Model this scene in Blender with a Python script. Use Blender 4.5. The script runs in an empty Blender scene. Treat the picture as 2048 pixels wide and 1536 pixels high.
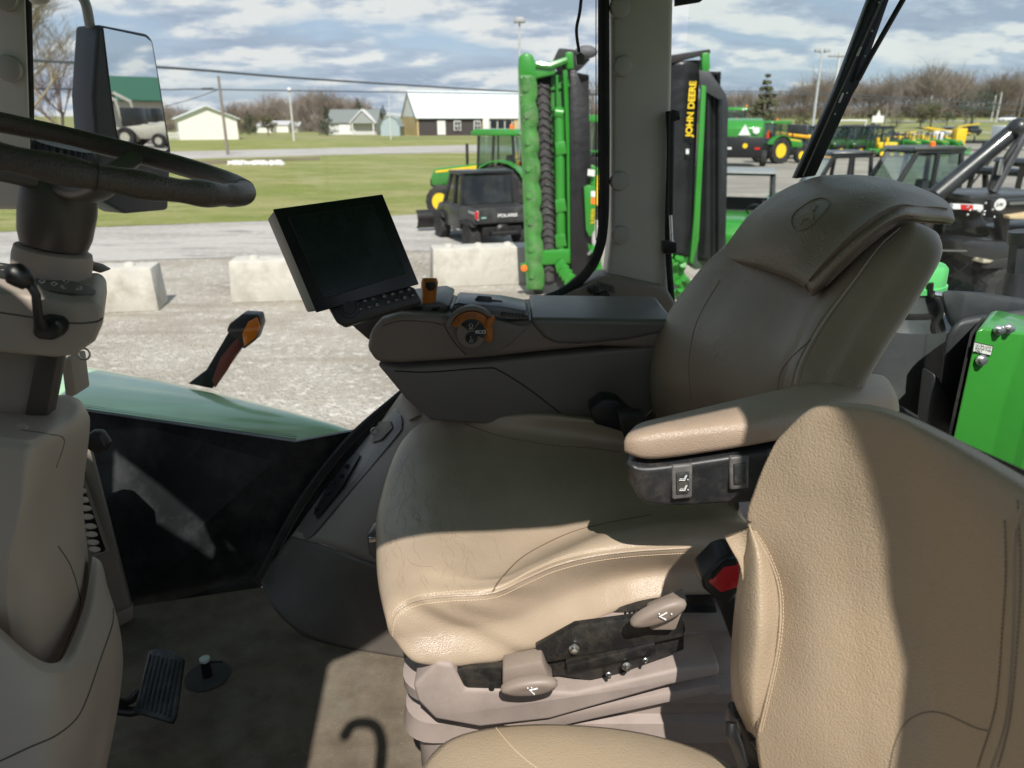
import bpy, bmesh, math, random
from mathutils import Vector, Matrix, noise
R = math.radians
scene = bpy.context.scene
COL = scene.collection
V = Vector
# ---------------------------------------------------------------- camera geometry (survey of the photo)
F = 1480.0; PIT = R(19.6); H = 2.6
CP, SP = math.cos(PIT), math.sin(PIT)
EYE = V((0, 0, H))
def ray(px, py):
    u = (px - 1024) / F; v = (768 - py) / F
    return V((u, CP + v * SP, -SP + v * CP))
def Py(px, py, y):
    d = ray(px, py); return EYE + d * (y / d.y)
def Pz(px, py, z):
    d = ray(px, py); return EYE + d * ((z - H) / d.z)
def Px(px, py, x):
    d = ray(px, py); return EYE + d * (x / d.x)
def pp(s):
    """(px,py,y) or (px,py,'z',z) or a Vector -> point"""
    if isinstance(s, Vector): return s
    if len(s) == 4: return Pz(s[0], s[1], s[3])
    return Py(*s)
def plane_hit(px, py, p0, n):
    d = ray(px, py); return EYE + d * ((p0 - EYE).dot(n) / d.dot(n))

# ---------------------------------------------------------------- mesh builder
WL = {}
def wl(o):
    return WL.get(o.name, V((0, 0, 0))) if o else V((0, 0, 0))
class MB:
    def __init__(s): s.v = []; s.f = []; s.m = []; s.cur = 0
    def add(s, vs, fs):
        b = len(s.v); s.v += [V(p) for p in vs]
        for f in fs: s.f.append([i + b for i in f]); s.m.append(s.cur)
        return s
    def box(s, c, size, rot=None, taper=1.0):
        c = V(c); hx, hy, hz = size[0] / 2, size[1] / 2, size[2] / 2
        vs = []
        for z, t in ((-hz, 1), (hz, taper)):
            for x, y in ((-hx, -hy), (hx, -hy), (hx, hy), (-hx, hy)): vs.append(V((x * t, y * t, z)))
        if rot is not None: vs = [rot @ p for p in vs]
        return s.add([c + p for p in vs], [(3, 2, 1, 0), (4, 5, 6, 7), (0, 1, 5, 4), (1, 2, 6, 5), (2, 3, 7, 6), (3, 0, 4, 7)])
    def hexa(s, b4, t4):
        return s.add(list(b4) + list(t4), [(3, 2, 1, 0), (4, 5, 6, 7), (0, 1, 5, 4), (1, 2, 6, 5), (2, 3, 7, 6), (3, 0, 4, 7)])
    def ring(s, c, ax, r, n, ph=0, squash=None):
        ax = V(ax).normalized(); a = ax.orthogonal().normalized() if squash is None else squash[0]; b = ax.cross(a).normalized()
        k = 1 if squash is None else squash[1]
        return [V(c) + (a * math.cos(t) * k + b * math.sin(t)) * r for t in [ph + 2 * math.pi * i / n for i in range(n)]]
    def loft(s, rings, cap=True, closed=True):
        b = len(s.v); n = len(rings[0])
        for r in rings: s.v += [V(p) for p in r]
        for i in range(len(rings) - 1):
            for j in range(n if closed else n - 1):
                k = (j + 1) % n
                s.f.append([b + i * n + j, b + i * n + k, b + (i + 1) * n + k, b + (i + 1) * n + j]); s.m.append(s.cur)
        if cap and closed:
            s.f.append([b + j for j in range(n)][::-1]); s.m.append(s.cur)
            s.f.append([b + (len(rings) - 1) * n + j for j in range(n)]); s.m.append(s.cur)
        return s
    def cyl(s, p, q, r, r2=None, n=16):
        p, q = V(p), V(q); ax = q - p
        return s.loft([s.ring(p, ax, r, n), s.ring(q, ax, r if r2 is None else r2, n)])
    def tube(s, pts, r, n=8, closed=False, flat=None):
        pts = [V(p) for p in pts]; N = len(pts); rings = []; prev = None
        for i, p in enumerate(pts):
            if closed: t = pts[(i + 1) % N] - pts[i - 1]
            else: t = pts[min(i + 1, N - 1)] - pts[max(i - 1, 0)]
            t.normalize()
            if prev is None: a = t.orthogonal().normalized()
            else:
                a = prev - t * prev.dot(t)
                a = a.normalized() if a.length > 1e-6 else t.orthogonal().normalized()
            prev = a; b = t.cross(a); rr = r[i] if isinstance(r, (list, tuple)) else r
            rings.append([p + (a * math.cos(w) + b * math.sin(w)) * rr for w in [2 * math.pi * k / n for k in range(n)]])
        if closed: rings.append(rings[0])
        return s.loft(rings, cap=not closed)
    def sphere(s, c, r, n=12, m=8, sc=(1, 1, 1)):
        c = V(c); rings = []
        for i in range(m + 1):
            th = math.pi * (i / m) if 0 < i < m else (0.02 if i == 0 else math.pi - 0.02)
            rings.append([c + V((math.sin(th) * math.cos(a) * sc[0], math.sin(th) * math.sin(a) * sc[1], -math.cos(th) * sc[2])) * r for a in [2 * math.pi * k / n for k in range(n)]])
        return s.loft(rings)
    def prism(s, outline, ext):
        """outline: list of 3D points (planar-ish), ext: vector"""
        n = len(outline); vs = [V(p) for p in outline] + [V(p) + V(ext) for p in outline]
        fs = [list(range(n))[::-1], [n + i for i in range(n)]] + [[i, (i + 1) % n, n + (i + 1) % n, n + i] for i in range(n)]
        return s.add(vs, fs)
    def lathe(s, c, ax, prof, n=24, cap=True):
        ax = V(ax).normalized(); return s.loft([s.ring(V(c) + ax * h, ax, max(r, 1e-4), n) for r, h in prof], cap=cap)
    def build(s, name, mat, parent=None, smooth=40, bevel=0, seg=2, sub=0, label=None):
        me = bpy.data.meshes.new(name)
        off = wl(parent)
        me.from_pydata([p - off for p in s.v], [], s.f)
        mats = mat if isinstance(mat, (list, tuple)) else [mat]
        for m in mats: me.materials.append(m)
        if len(mats) > 1: me.polygons.foreach_set('material_index', s.m)
        bm = bmesh.new(); bm.from_mesh(me)
        bmesh.ops.recalc_face_normals(bm, faces=bm.faces)
        if bevel:
            es = [e for e in bm.edges if len(e.link_faces) == 2 and e.calc_face_angle(0) > R(30)]
            bmesh.ops.bevel(bm, geom=es, offset=bevel, segments=seg, profile=0.5, affect='EDGES', clamp_overlap=True)
        bm.to_mesh(me); bm.free()
        if smooth:
            for p in me.polygons: p.use_smooth = True
            if smooth < 180: me.set_sharp_from_angle(angle=R(smooth))
        o = bpy.data.objects.new(name, me); COL.objects.link(o)
        if parent: o.parent = parent
        WL[o.name] = off
        if sub:
            md = o.modifiers.new('sub', 'SUBSURF'); md.levels = md.render_levels = sub
        if label: o['label'] = label
        return o

def tag(o, label=None, cat=None, group=None, kind=None):
    if label: o['label'] = label
    if cat: o['category'] = cat
    if group: o['group'] = group
    if kind: o['kind'] = kind
    return o
def empty(name, loc=(0, 0, 0), rz=0, parent=None):
    o = bpy.data.objects.new(name, None); COL.objects.link(o)
    o.empty_display_size = .1
    loc = V(loc)
    if parent: o.parent = parent; o.location = loc - wl(parent)
    else: o.location = loc
    o.rotation_euler = (0, 0, rz); WL[o.name] = loc
    return o
def copy_tree(o, parent=None):
    c = o.copy(); COL.objects.link(c)
    if parent: c.parent = parent
    for ch in list(o.children): copy_tree(ch, c)
    return c
def place(o, loc, rz=0, sc=1):
    o.location = V(loc); o.rotation_euler = (0, 0, rz); o.scale = (sc, sc, sc); return o

# ---------------------------------------------------------------- splines
def cr(p0, p1, p2, p3, t):
    return 0.5 * ((2 * p1) + (p2 - p0) * t + (2 * p0 - 5 * p1 + 4 * p2 - p3) * t * t + (3 * p1 - p0 - 3 * p2 + p3) * t ** 3)
def sp_eval(pts, t, closed=False):
    n = len(pts)
    if closed:
        t = t % n; i = int(t); return cr(pts[i - 1], pts[i], pts[(i + 1) % n], pts[(i + 2) % n], t - i)
    t = min(max(t, 0), n - 1 - 1e-9); i = int(t)
    p1, p2 = pts[i], pts[i + 1]
    p0 = pts[i - 1] if i > 0 else p1 * 2 - p2
    p3 = pts[i + 2] if i + 2 < n else p2 * 2 - p1
    return cr(p0, p1, p2, p3, t - i)
def spline(pts, n, closed=False):
    pts = [pp(p) for p in pts]; N = len(pts)
    if closed: return [sp_eval(pts, i * N / n, True) for i in range(n)]
    return [sp_eval(pts, i * (N - 1) / (n - 1)) for i in range(n)]
class Surf:
    """Catmull-Rom patch through rows of points; closed_v wraps each row into a ring"""
    def __init__(s, rows, closed=False):
        s.rows = [[pp(p) for p in r] for r in rows]; s.closed = closed
    def at(s, u, v):
        return sp_eval([sp_eval(r, v, s.closed) for r in s.rows], u)
    def normal(s, u, v, e=.02):
        a = s.at(u + e, v) - s.at(u - e, v); b = s.at(u, v + e) - s.at(u, v - e)
        n = a.cross(b); return n.normalized() if n.length > 1e-12 else V((0, 0, 1))
    def grid(s, nu, nv):
        out = []; N = len(s.rows); M = len(s.rows[0])
        fine = []
        for r in s.rows:
            if s.closed: fine.append([sp_eval(r, j * M / nv, True) for j in range(nv)])
            else: fine.append([sp_eval(r, j * (M - 1) / (nv - 1)) for j in range(nv)])
        for i in range(nu):
            t = i * (N - 1) / (nu - 1)
            out.append([sp_eval([f[j] for f in fine], t) for j in range(len(fine[0]))])
        return out
def stitches(mb, pts, gap=.0045, ln=.0032, r=.0006, lift=None):
    """thread stitches along a polyline"""
    acc = 0; pts = [V(p) for p in pts]
    d = [0]
    for a, b in zip(pts, pts[1:]): d.append(d[-1] + (b - a).length)
    def at(x):
        for i in range(len(d) - 1):
            if d[i + 1] >= x: return pts[i].lerp(pts[i + 1], (x - d[i]) / max(d[i + 1] - d[i], 1e-9))
        return pts[-1]
    x = 0
    while x + ln < d[-1]:
        a, b = at(x), at(x + ln); l = lift or V((0, 0, 0))
        mb.tube([a - l * .3, a + (b - a) * .25 + l, a + (b - a) * .75 + l, b - l * .3], r, 5); x += gap
    return mb

# ---------------------------------------------------------------- materials
MATS = {}
def nt_new(name):
    m = bpy.data.materials.new(name); m.use_nodes = True
    nt = m.node_tree; nt.nodes.clear()
    out = nt.nodes.new('ShaderNodeOutputMaterial'); return m, nt, out
def nd(nt, typ, **k):
    n = nt.nodes.new(typ)
    for a, b in k.items():
        if a.startswith('i_'):
            key = a[2:].replace('_', ' ')
            n.inputs[key].default_value = b
        else: setattr(n, a, b)
    return n
def lk(nt, a, ao, b, bi): nt.links.new(a.outputs[ao], b.inputs[bi])
def pm(name, col, rough=.5, metal=0, var=.12, vscale=6, bump=0, bscale=200, coat=0, spec=.5, kind='noise', dirt=None, trans=0, emit=None, rvar=.15, streak=False, coords='Object'):
    """procedural principled material with tone / gloss variation and a fine relief"""
    if name in MATS: return MATS[name]
    m, nt, out = nt_new(name)
    b = nd(nt, 'ShaderNodeBsdfPrincipled'); lk(nt, b, 0, out, 0)
    tc = nd(nt, 'ShaderNodeTexCoord')
    n1 = nd(nt, 'ShaderNodeTexNoise'); n1.inputs['Scale'].default_value = vscale; n1.inputs['Detail'].default_value = 5; n1.inputs['Roughness'].default_value = .6
    mp = nd(nt, 'ShaderNodeMapping'); lk(nt, tc, coords, mp, 'Vector')
    if streak: mp.inputs['Scale'].default_value = (1, 1, .12)
    lk(nt, mp, 0, n1, 'Vector')
    mr = nd(nt, 'ShaderNodeMapRange'); mr.inputs['From Min'].default_value = .3; mr.inputs['From Max'].default_value = .7
    mr.inputs['To Min'].default_value = 1 - var; mr.inputs['To Max'].default_value = 1 + var; lk(nt, n1, 0, mr, 'Value')
    mx = nd(nt, 'ShaderNodeVectorMath', operation='SCALE'); mx.inputs[0].default_value = col[:3]; lk(nt, mr, 0, mx, 'Scale')
    src = (mx, 0)
    if dirt:
        dc, amt, dsc = dirt
        n3 = nd(nt, 'ShaderNodeTexNoise'); n3.inputs['Scale'].default_value = dsc; n3.inputs['Detail'].default_value = 8; n3.inputs['Roughness'].default_value = .7
        lk(nt, tc, coords, n3, 'Vector')
        r3 = nd(nt, 'ShaderNodeMapRange'); r3.inputs['From Min'].default_value = .48; r3.inputs['From Max'].default_value = .72; r3.inputs['To Max'].default_value = amt
        lk(nt, n3, 0, r3, 'Value')
        mix = nd(nt, 'ShaderNodeMix', data_type='RGBA'); lk(nt, r3, 0, mix, 'Factor'); lk(nt, mx, 0, mix, 'A'); mix.inputs['B'].default_value = (*dc, 1)
        src = (mix, 'Result')
    lk(nt, src[0], src[1], b, 'Base Color')
    r2 = nd(nt, 'ShaderNodeMapRange'); r2.inputs['From Min'].default_value = .3; r2.inputs['From Max'].default_value = .7
    r2.inputs['To Min'].default_value = max(rough * (1 - rvar), .02); r2.inputs['To Max'].default_value = min(rough * (1 + rvar), 1); lk(nt, n1, 0, r2, 'Value'); lk(nt, r2, 0, b, 'Roughness')
    b.inputs['Metallic'].default_value = metal; b.inputs['Specular IOR Level'].default_value = spec
    b.inputs['Coat Weight'].default_value = coat; b.inputs['Coat Roughness'].default_value = .06
    if trans: b.inputs['Transmission Weight'].default_value = trans
    if emit: b.inputs['Emission Color'].default_value = (*emit[0], 1); b.inputs['Emission Strength'].default_value = emit[1]
    if bump:
        if kind == 'leather':
            vo = nd(nt, 'ShaderNodeTexVoronoi', feature='SMOOTH_F1'); vo.inputs['Scale'].default_value = bscale; vo.inputs['Smoothness'].default_value = .25
            n4 = nd(nt, 'ShaderNodeTexNoise'); n4.inputs['Scale'].default_value = 11; n4.inputs['Detail'].default_value = 4; lk(nt, tc, coords, n4, 'Vector')
            wn = nd(nt, 'ShaderNodeTexNoise'); wn.inputs['Scale'].default_value = 90; lk(nt, tc, coords, wn, 'Vector')
            wa = nd(nt, 'ShaderNodeVectorMath', operation='MULTIPLY_ADD'); lk(nt, wn, 'Color', wa, 0); wa.inputs[1].default_value = (.003,) * 3; lk(nt, tc, coords, wa, 2); lk(nt, wa, 0, vo, 'Vector')
            ng = nd(nt, 'ShaderNodeMath', operation='MULTIPLY'); lk(nt, vo, 'Distance', ng, 0); ng.inputs[1].default_value = -1.6
            ad = nd(nt, 'ShaderNodeMath', operation='MULTIPLY_ADD'); lk(nt, n4, 0, ad, 0); ad.inputs[1].default_value = 8.0; lk(nt, ng, 0, ad, 2)
            h = (ad, 0)
        elif kind == 'voro':
            vo = nd(nt, 'ShaderNodeTexVoronoi'); vo.inputs['Scale'].default_value = bscale; lk(nt, tc, coords, vo, 'Vector'); h = (vo, 'Distance')
        else:
            n4 = nd(nt, 'ShaderNodeTexNoise'); n4.inputs['Scale'].default_value = bscale; n4.inputs['Detail'].default_value = 3; lk(nt, tc, coords, n4, 'Vector'); h = (n4, 0)
        bp = nd(nt, 'ShaderNodeBump'); bp.inputs['Strength'].default_value = 1; bp.inputs['Distance'].default_value = bump
        lk(nt, h[0], h[1], bp, 'Height'); lk(nt, bp, 0, b, 'Normal')
    MATS[name] = m; return m

def glass_mat(name, tint=(.9, .95, .93), refl=.06, dirt=.02):
    if name in MATS: return MATS[name]
    m, nt, out = nt_new(name)
    t = nd(nt, 'ShaderNodeBsdfTransparent'); t.inputs[0].default_value = (*tint, 1)
    g = nd(nt, 'ShaderNodeBsdfGlossy'); g.inputs['Roughness'].default_value = .02; g.inputs[0].default_value = (1, 1, 1, 1)
    fr = nd(nt, 'ShaderNodeFresnel'); fr.inputs['IOR'].default_value = 1.45
    # fresnel is only right from the outside, the pane is a single thin sheet seen from both: use facing instead
    lw = nd(nt, 'ShaderNodeLayerWeight'); lw.inputs['Blend'].default_value = .25
    mr = nd(nt, 'ShaderNodeMapRange'); mr.inputs['To Min'].default_value = refl * .5; mr.inputs['To Max'].default_value = refl * 6; lk(nt, lw, 'Facing', mr, 'Value')
    mx = nd(nt, 'ShaderNodeMixShader'); lk(nt, mr, 0, mx, 0); lk(nt, t, 0, mx, 1); lk(nt, g, 0, mx, 2)
    d = nd(nt, 'ShaderNodeBsdfDiffuse'); d.inputs[0].default_value = (.6, .62, .58, 1)
    tc = nd(nt, 'ShaderNodeTexCoord'); no = nd(nt, 'ShaderNodeTexNoise'); no.inputs['Scale'].default_value = 3; no.inputs['Detail'].default_value = 9; lk(nt, tc, 'Object', no, 'Vector')
    m2 = nd(nt, 'ShaderNodeMapRange'); m2.inputs['From Min'].default_value = .4; m2.inputs['From Max'].default_value = .8; m2.inputs['To Max'].default_value = dirt; lk(nt, no, 0, m2, 'Value')
    mx2 = nd(nt, 'ShaderNodeMixShader'); lk(nt, m2, 0, mx2, 0); lk(nt, mx, 0, mx2, 1); lk(nt, d, 0, mx2, 2)
    lk(nt, mx2, 0, out, 0)
    MATS[name] = m; return m

def text_obj(s, origin, xdir, ydir, size, mat, name, parent=None, depth=.0006, align='LEFT', sx=1.0, bold=0):
    """flat raised lettering standing on a surface"""
    cu = bpy.data.curves.new(name, 'FONT'); cu.body = s; cu.size = size; cu.extrude = depth / 2; cu.align_x = align; cu.offset = bold
    tmp = bpy.data.objects.new('tmp', cu); COL.objects.link(tmp)
    bpy.context.view_layer.update()
    me = bpy.data.meshes.new_from_object(tmp.evaluated_get(bpy.context.evaluated_depsgraph_get()))
    bpy.data.objects.remove(tmp); bpy.data.curves.remove(cu)
    X = V(xdir).normalized(); Z = X.cross(V(ydir)).normalized(); Yd = Z.cross(X)
    off = wl(parent)
    for v in me.vertices: v.co = V(origin) - off + X * v.co.x * sx + Yd * v.co.y + Z * v.co.z
    me.materials.clear(); me.materials.append(mat); me.name = name
    o = bpy.data.objects.new(name, me); COL.objects.link(o)
    if parent: o.parent = parent
    return o

# palette
LEATHER = pm('tan_leather', (.39, .303, .22), .33, var=.10, vscale=5, bump=.00025, bscale=620, kind='leather', spec=.5, dirt=((.30, .24, .17), .3, 6))
LEATHER2 = pm('grained_tan_leather', (.385, .30, .208), .42, var=.08, vscale=4, bump=.00032, bscale=480, kind='leather', spec=.4, dirt=((.36, .22, .09), .3, 4))
VINYL = pm('armrest_vinyl', (.36, .27, .2), .4, var=.1, vscale=10, bump=.0003, bscale=600, kind='leather', spec=.5)
TAUPE = pm('taupe_plastic', (.37, .315, .268), .55, var=.06, vscale=4, bump=.00015, bscale=900, spec=.4)
TAUPE_D = pm('dark_taupe_plastic', (.215, .175, .145), .5, var=.08, vscale=4, bump=.00015, bscale=900, spec=.45)
TAUPE_L = pm('pinkish_taupe_plastic', (.33, .27, .24), .6, var=.1, vscale=9, bump=.0002, bscale=700, spec=.3, dirt=((.16, .13, .1), .35, 14))
BLACKP = pm('black_plastic', (.012, .012, .013), .42, var=.25, vscale=12, bump=.0001, bscale=800, spec=.45)
BLACKM = pm('black_metal', (.012, .012, .012), .4, var=.3, vscale=20, bump=.0003, bscale=300, spec=.5, dirt=((.10, .08, .055), .35, 40))
RUBBER = pm('rubber', (.018, .018, .018), .75, var=.2, vscale=10, bump=.0004, bscale=150, spec=.3, dirt=((.09, .08, .065), .6, 5))
CHROME = pm('zinc_metal', (.6, .6, .58), .3, metal=1, var=.15, vscale=60)
WHITEP = pm('white_print', (.75, .75, .73), .6, var=.05)
SWITCH = pm('switch_black', (.03, .032, .033), .5, var=.2, vscale=60, dirt=((.2, .17, .13), .4, 60))
JGREEN = pm('tractor_green', (.028, .22, .022), .3, var=.12, vscale=2, coat=.5, spec=.5, dirt=((.10, .16, .06), .3, 5))
JYELLOW = pm('wheel_yellow', (.85, .58, .02), .35, var=.08, coat=.3)
ORANGE = pm('orange_plastic', (.42, .13, .012), .38, var=.1, vscale=30)
AMBER = pm('amber_lens', (.85, .22, .01), .15, var=.1, coat=.6)
REDP = pm('red_plastic', (.42, .012, .018), .3, var=.1, vscale=40)
from mathutils.bvhtree import BVHTree
TR = empty('tractor', (0.3, 1.0, 0.0))
tag(TR, 'green tractor whose tan leather and taupe cab interior fills the view', 'tractor')

def proj(p):
    q = V(p) - EYE; d = q.y * CP - q.z * SP; return (1024 + F * q.x / d, 768 - F * (q.y * SP + q.z * CP) / d)
def bvh_of(o):
    off = wl(o.parent) if o.parent else V((0, 0, 0))
    off = WL.get(o.name, V((0, 0, 0)))
    me = o.data; return BVHTree.FromPolygons([v.co + off for v in me.vertices], [tuple(p.vertices) for p in me.polygons])
def drape(o, path, lift=.0005, n=None):
    """3D points on a built surface under a surveyed path"""
    b = bvh_of(o) if not isinstance(o, BVHTree) else o
    pts = [V((a[0], a[1], 0)) for a in path]
    if n: pts = [sp_eval(pts, i * (len(pts) - 1) / (n - 1)) for i in range(n)]
    out = []
    for a in pts:
        d = ray(a.x, a.y).normalized(); h = b.ray_cast(EYE, d, 30)
        if h[0] is None: continue
        nn = h[1] if h[1].dot(d) < 0 else -h[1]
        out.append(h[0] + nn * lift)
    return out
def surf_obj(rows, nu, nv, name, mat, parent, closed=False, thick=0, sub=0, smooth=180, label=None, off=-1):
    S = Surf(rows, closed); g = S.grid(nu, nv); mb = MB(); mb.loft(g, cap=closed, closed=closed)
    o = mb.build(name, mat, parent, smooth=smooth, label=label)
    if thick:
        solid(o, thick)
    if sub:
        md = o.modifiers.new('sub', 'SUBSURF'); md.levels = md.render_levels = sub
    return o
def solid(o, th):
    """thicken a sheet on the side away from the viewer"""
    off = wl(o.parent) if o.parent else V((0, 0, 0)); me = o.data; s_ = 0
    for p in me.polygons:
        c = p.center + off; s_ += p.normal.dot((EYE - c).normalized()) * p.area
    md = o.modifiers.new('thick', 'SOLIDIFY'); md.thickness = th; md.offset = -1 if s_ > 0 else 1; return o
def quadring(q, n=28, e=3.2):
    q = [pp(a) for a in q]; out = []
    for i in range(n):
        t = 2 * math.pi * i / n; c, s_ = math.cos(t), math.sin(t)
        a = math.copysign(abs(c) ** (2 / e), c); b = math.copysign(abs(s_) ** (2 / e), s_)
        a = (a + 1) / 2; b = (b + 1) / 2
        out.append((q[0] * (1 - a) + q[3] * a) * (1 - b) + (q[1] * (1 - a) + q[2] * a) * b)
    return out
def quadloft(sts, n=28, e=3.2, m=40):
    """smooth body through quad stations (near-bottom, near-top, far-top, far-bottom)"""
    qs = [[pp(a) for a in s] for s in sts]; rings = []
    for i in range(m):
        t = i * (len(qs) - 1) / (m - 1)
        rings.append(quadring([sp_eval([q[k] for q in qs], t) for k in range(4)], n, e))
    c0 = sum(rings[0], V()) / n; c1 = sum(rings[-1], V()) / n
    mb = MB(); mb.loft([[c0.lerp(p, .6) for p in rings[0]]] + rings + [[c1.lerp(p, .6) for p in rings[-1]]]); return mb
def outl(pts, n=0, y=None):
    """outline of px points at one depth; n>0 smooths it"""
    P = [pp((a[0], a[1], y)) if y is not None else pp(a) for a in pts]
    return [sp_eval(P, i * len(P) / n, True) for i in range(n)] if n else P
def slab(pts, y, ext, name, mat, parent, n=0, bevel=.003, seg=2, smooth=40, label=None):
    mb = MB(); mb.prism(outl(pts, n, y), ext if isinstance(ext, (tuple, list, Vector)) else (0, ext, 0))
    return mb.build(name, mat, parent, bevel=bevel, seg=seg, smooth=smooth, label=label)
def groove(o, path, r, name, parent, mat=None, n=40, lift=0):
    pts = drape(o, path, lift, n)
    if len(pts) > 1: return MB().tube(pts, r, 6).build(name, mat or BLACKP, parent)

# =============================================================== floor, walls, roof
CARPET = pm('cab_carpet', (.15, .122, .09), .95, var=.3, vscale=14, bump=.0015, bscale=420, spec=.1, dirt=((.2, .19, .15), .6, 9))
mb = MB(); mb.prism([V((-1.2, .1, 1.46)), V((.95, .1, 1.46)), V((.95, 1.66, 1.46)), V((-.3, 1.66, 1.46)), V((-1.2, 1.42, 1.46))], (0, 0, .04))
mb.build('cab_floor', CARPET, TR, label='worn grey brown carpet with sunlit dusty patch')
random.seed(77); mb = MB()
for k in range(420):
    q = V((random.uniform(-.75, -.12), random.uniform(.95, 1.5), 1.5005)) if k % 3 else V((random.gauss(-.42, .08), random.gauss(1.06, .05), 1.5005))
    r_ = random.uniform(.0003, .0009); mb.sphere(q, r_, 5, 3)
mb.build('floor_grit', pm('grit', (.3, .27, .21), .9, var=.3), TR)['kind'] = 'stuff'
# roof with an edge shaped to throw the shade line across the seats
ROOFM = pm('roof_green', (.03, .2, .03), .35, coat=.3)
mb = MB(); mb.prism([V((-1.25, .95, 3.0)), V((-.76, .57, 3.0)), V((-.49, .33, 3.0)), V((-.28, .03, 3.0)), V((-.13, .13, 3.0)), V((.15, .19, 3.0)), V((.6, .34, 3.0)), V((.87, .45, 3.0)), V((.87, 2.05, 3.0)), V((-1.1, 2.0, 3.0))], (0, 0, .16))
mb.build('cab_roof', ROOFM, TR, bevel=.02)
mb = MB(); mb.loft([[V((x_, .14, z_)), V((.62, .14, z_)), V((.62, .20 + max(0, z_ - 2.6) * .3, z_)), V((x_ + .005, .20 + max(0, z_ - 2.6) * .2, z_))] for x_, z_ in ((.40, 1.45), (.385, 2.2), (.392, 2.45), (.398, 2.62), (.385, 2.78), (.362, 2.94), (.352, 3.05))])
mb.build('rear_door_pillar', TAUPE, TR)
mb = MB(); mb.prism([V((-1.3, .72, 3.0)), V((-.80, .43, 3.0)), V((-.55, .27, 3.0)), V((-.42, .15, 3.0)), V((-.27, .04, 3.0)), V((-1.3, .04, 3.0))], (0, 0, .1)); mb.build('shade_overhang', ROOFM, TR)  # added out of view, leaves only a sliver of sun for the black panel
MB().box((-.79, .03, 2.76), (1.03, .02, .64)).build('shade_panel', TAUPE_D, TR)  # unseen panel added to keep sun off the column and floor
mb = MB(); mb.tube([V((-.98, .62, 1.4)), V((-.96, .64, 2.2)), V((-.92, .68, 3.02))], .045, 12)
mb.build('front_door_pillar', TAUPE, TR)

mb = MB(); mb.box((-.35, -.22, .95), (1.5, .55, .9)); mb.build('fuel_tank', BLACKP, TR, bevel=.06)
for k in range(4): MB().box((-.1, -.62, .35 + k * .33), (.5, .22, .03)).build('step', BLACKM, TR, bevel=.005)
rg = []
for k in range(13):
    a = R(20 + k * 13); c = V((1.35 + math.cos(a) * 1.08, 0, 1.05 + math.sin(a) * 1.08)); c2 = V((1.35 + math.cos(a) * 1.12, 0, 1.05 + math.sin(a) * 1.12)); rg.append([c + V((0, -.62, 0)), c + V((0, .1, 0)), c2 + V((0, .1, 0)), c2 + V((0, -.62, 0))])
MB().loft(rg).build('rear_fender', JGREEN, TR)
MB().lathe((1.35, -.35, 1.0), (0, 1, 0), [(.55, -.24), (.92, -.3), (.99, -.2), (1.0, 0), (.99, .2), (.92, .3), (.55, .24)], 48).build('rear_wheel', RUBBER, TR)
MB().box((-.3, .13, 1.6), (1.9, .06, .3)).build('door_sill', TAUPE_D, TR, bevel=.01)
sd = V((.0935, -1, 1.19)) ; hp = []
for a_, b_ in ((752, 1600), (760, 1540), (764, 1480), (752, 1448), (728, 1440), (704, 1446), (690, 1468)):
    q = Pz(a_, b_, 1.5); hp.append(q + sd * (q.y - .04))
MB().tube(spline(hp, 30), .011, 10).build('grab_handle', BLACKP, TR)
MB().box((-1.27, .72, 1.78), (.04, 1.24, .76)).build('front_light_block', TAUPE_D, TR, bevel=.01)  # unseen, added to block ambient light from the open front end
mb = MB(); mb.add([V((-1.27, .1, 2.16)), V((-1.27, 1.5, 2.16)), V((-1.22, 1.6, 3.0)), V((-1.22, .1, 3.0))], [(0, 1, 2, 3)]); mb.build('windshield_glass', glass_mat('tinted_windshield', (.80, .76, .74), .04, .02), TR, smooth=0)
# windshield / side glass lower black print area
FRIT = pm('black_glass_print', (.010, .011, .012), .35, var=.2, vscale=8, spec=.25, dirt=((.16, .17, .17), .25, 5))
low = [(120, 815), (300, 842), (590, 884), (712, 861), (805, 785), (522, 1175), (250, 1250), (180, 1260)]
lowY = [1.66, 1.66, 1.68, 1.72, 1.74, 1.62, 1.52, 1.49]
mb = MB(); P = [Py(a[0], a[1], y) for a, y in zip(low, lowY)]
mb.prism(P, (0, .012, 0)); mb.build('lower_black_panel', FRIT, TR, smooth=0)
# dotted print border above it
mb = MB()
for k in range(150):
    t = k / 149; a = V((150, 818)).lerp(V((590, 882)), t) if False else None
for row in range(3):
    for k in range(110):
        t = k / 109; x = 150 + (590 - 150) * t; y0 = 819 + 63 * t - 4 - row * 4
        c = Py(x + (row % 2) * 2, y0, 1.665 + .015 * t); s_ = .0016 - row * .0004
        mb.box(c, (s_ * 2, .001, s_ * 2))
mb.build('printed_dots', FRIT, TR, smooth=0)
GL = glass_mat('cab_glass', (.955, .95, .945), .045, .008)
# right side pane: one big sheet out to the pillar
mb = MB(); P = [V((-1.25, 1.62, 1.95)), V((-.6, 1.70, 1.95)), V((.0, 1.78, 1.95)), V((.22, 1.84, 2.05)), V((.245, 1.86, 2.3)), V((.245, 1.86, 3.0)), V((-1.25, 1.62, 3.0))]
mb.add(P, [list(range(7))]); mb.build('side_window_glass', GL, TR, smooth=0)
mb = MB(); mb.add([V((.40, 1.86, 2.02)), V((.85, 1.78, 2.0)), V((1.04, 1.30, 1.7)), V((1.04, .6, 1.6)), V((1.04, .6, 3.0)), V((1.04, 1.30, 3.0)), V((.85, 1.78, 3.0)), V((.40, 1.86, 3.0))], [(0, 1, 6, 7), (1, 2, 5, 6), (2, 3, 4, 5)])
GL2 = glass_mat('rear_glass', (.905, .935, .915), .022, .012)
mb.build('rear_window_glass', GL2, TR, smooth=0)

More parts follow.
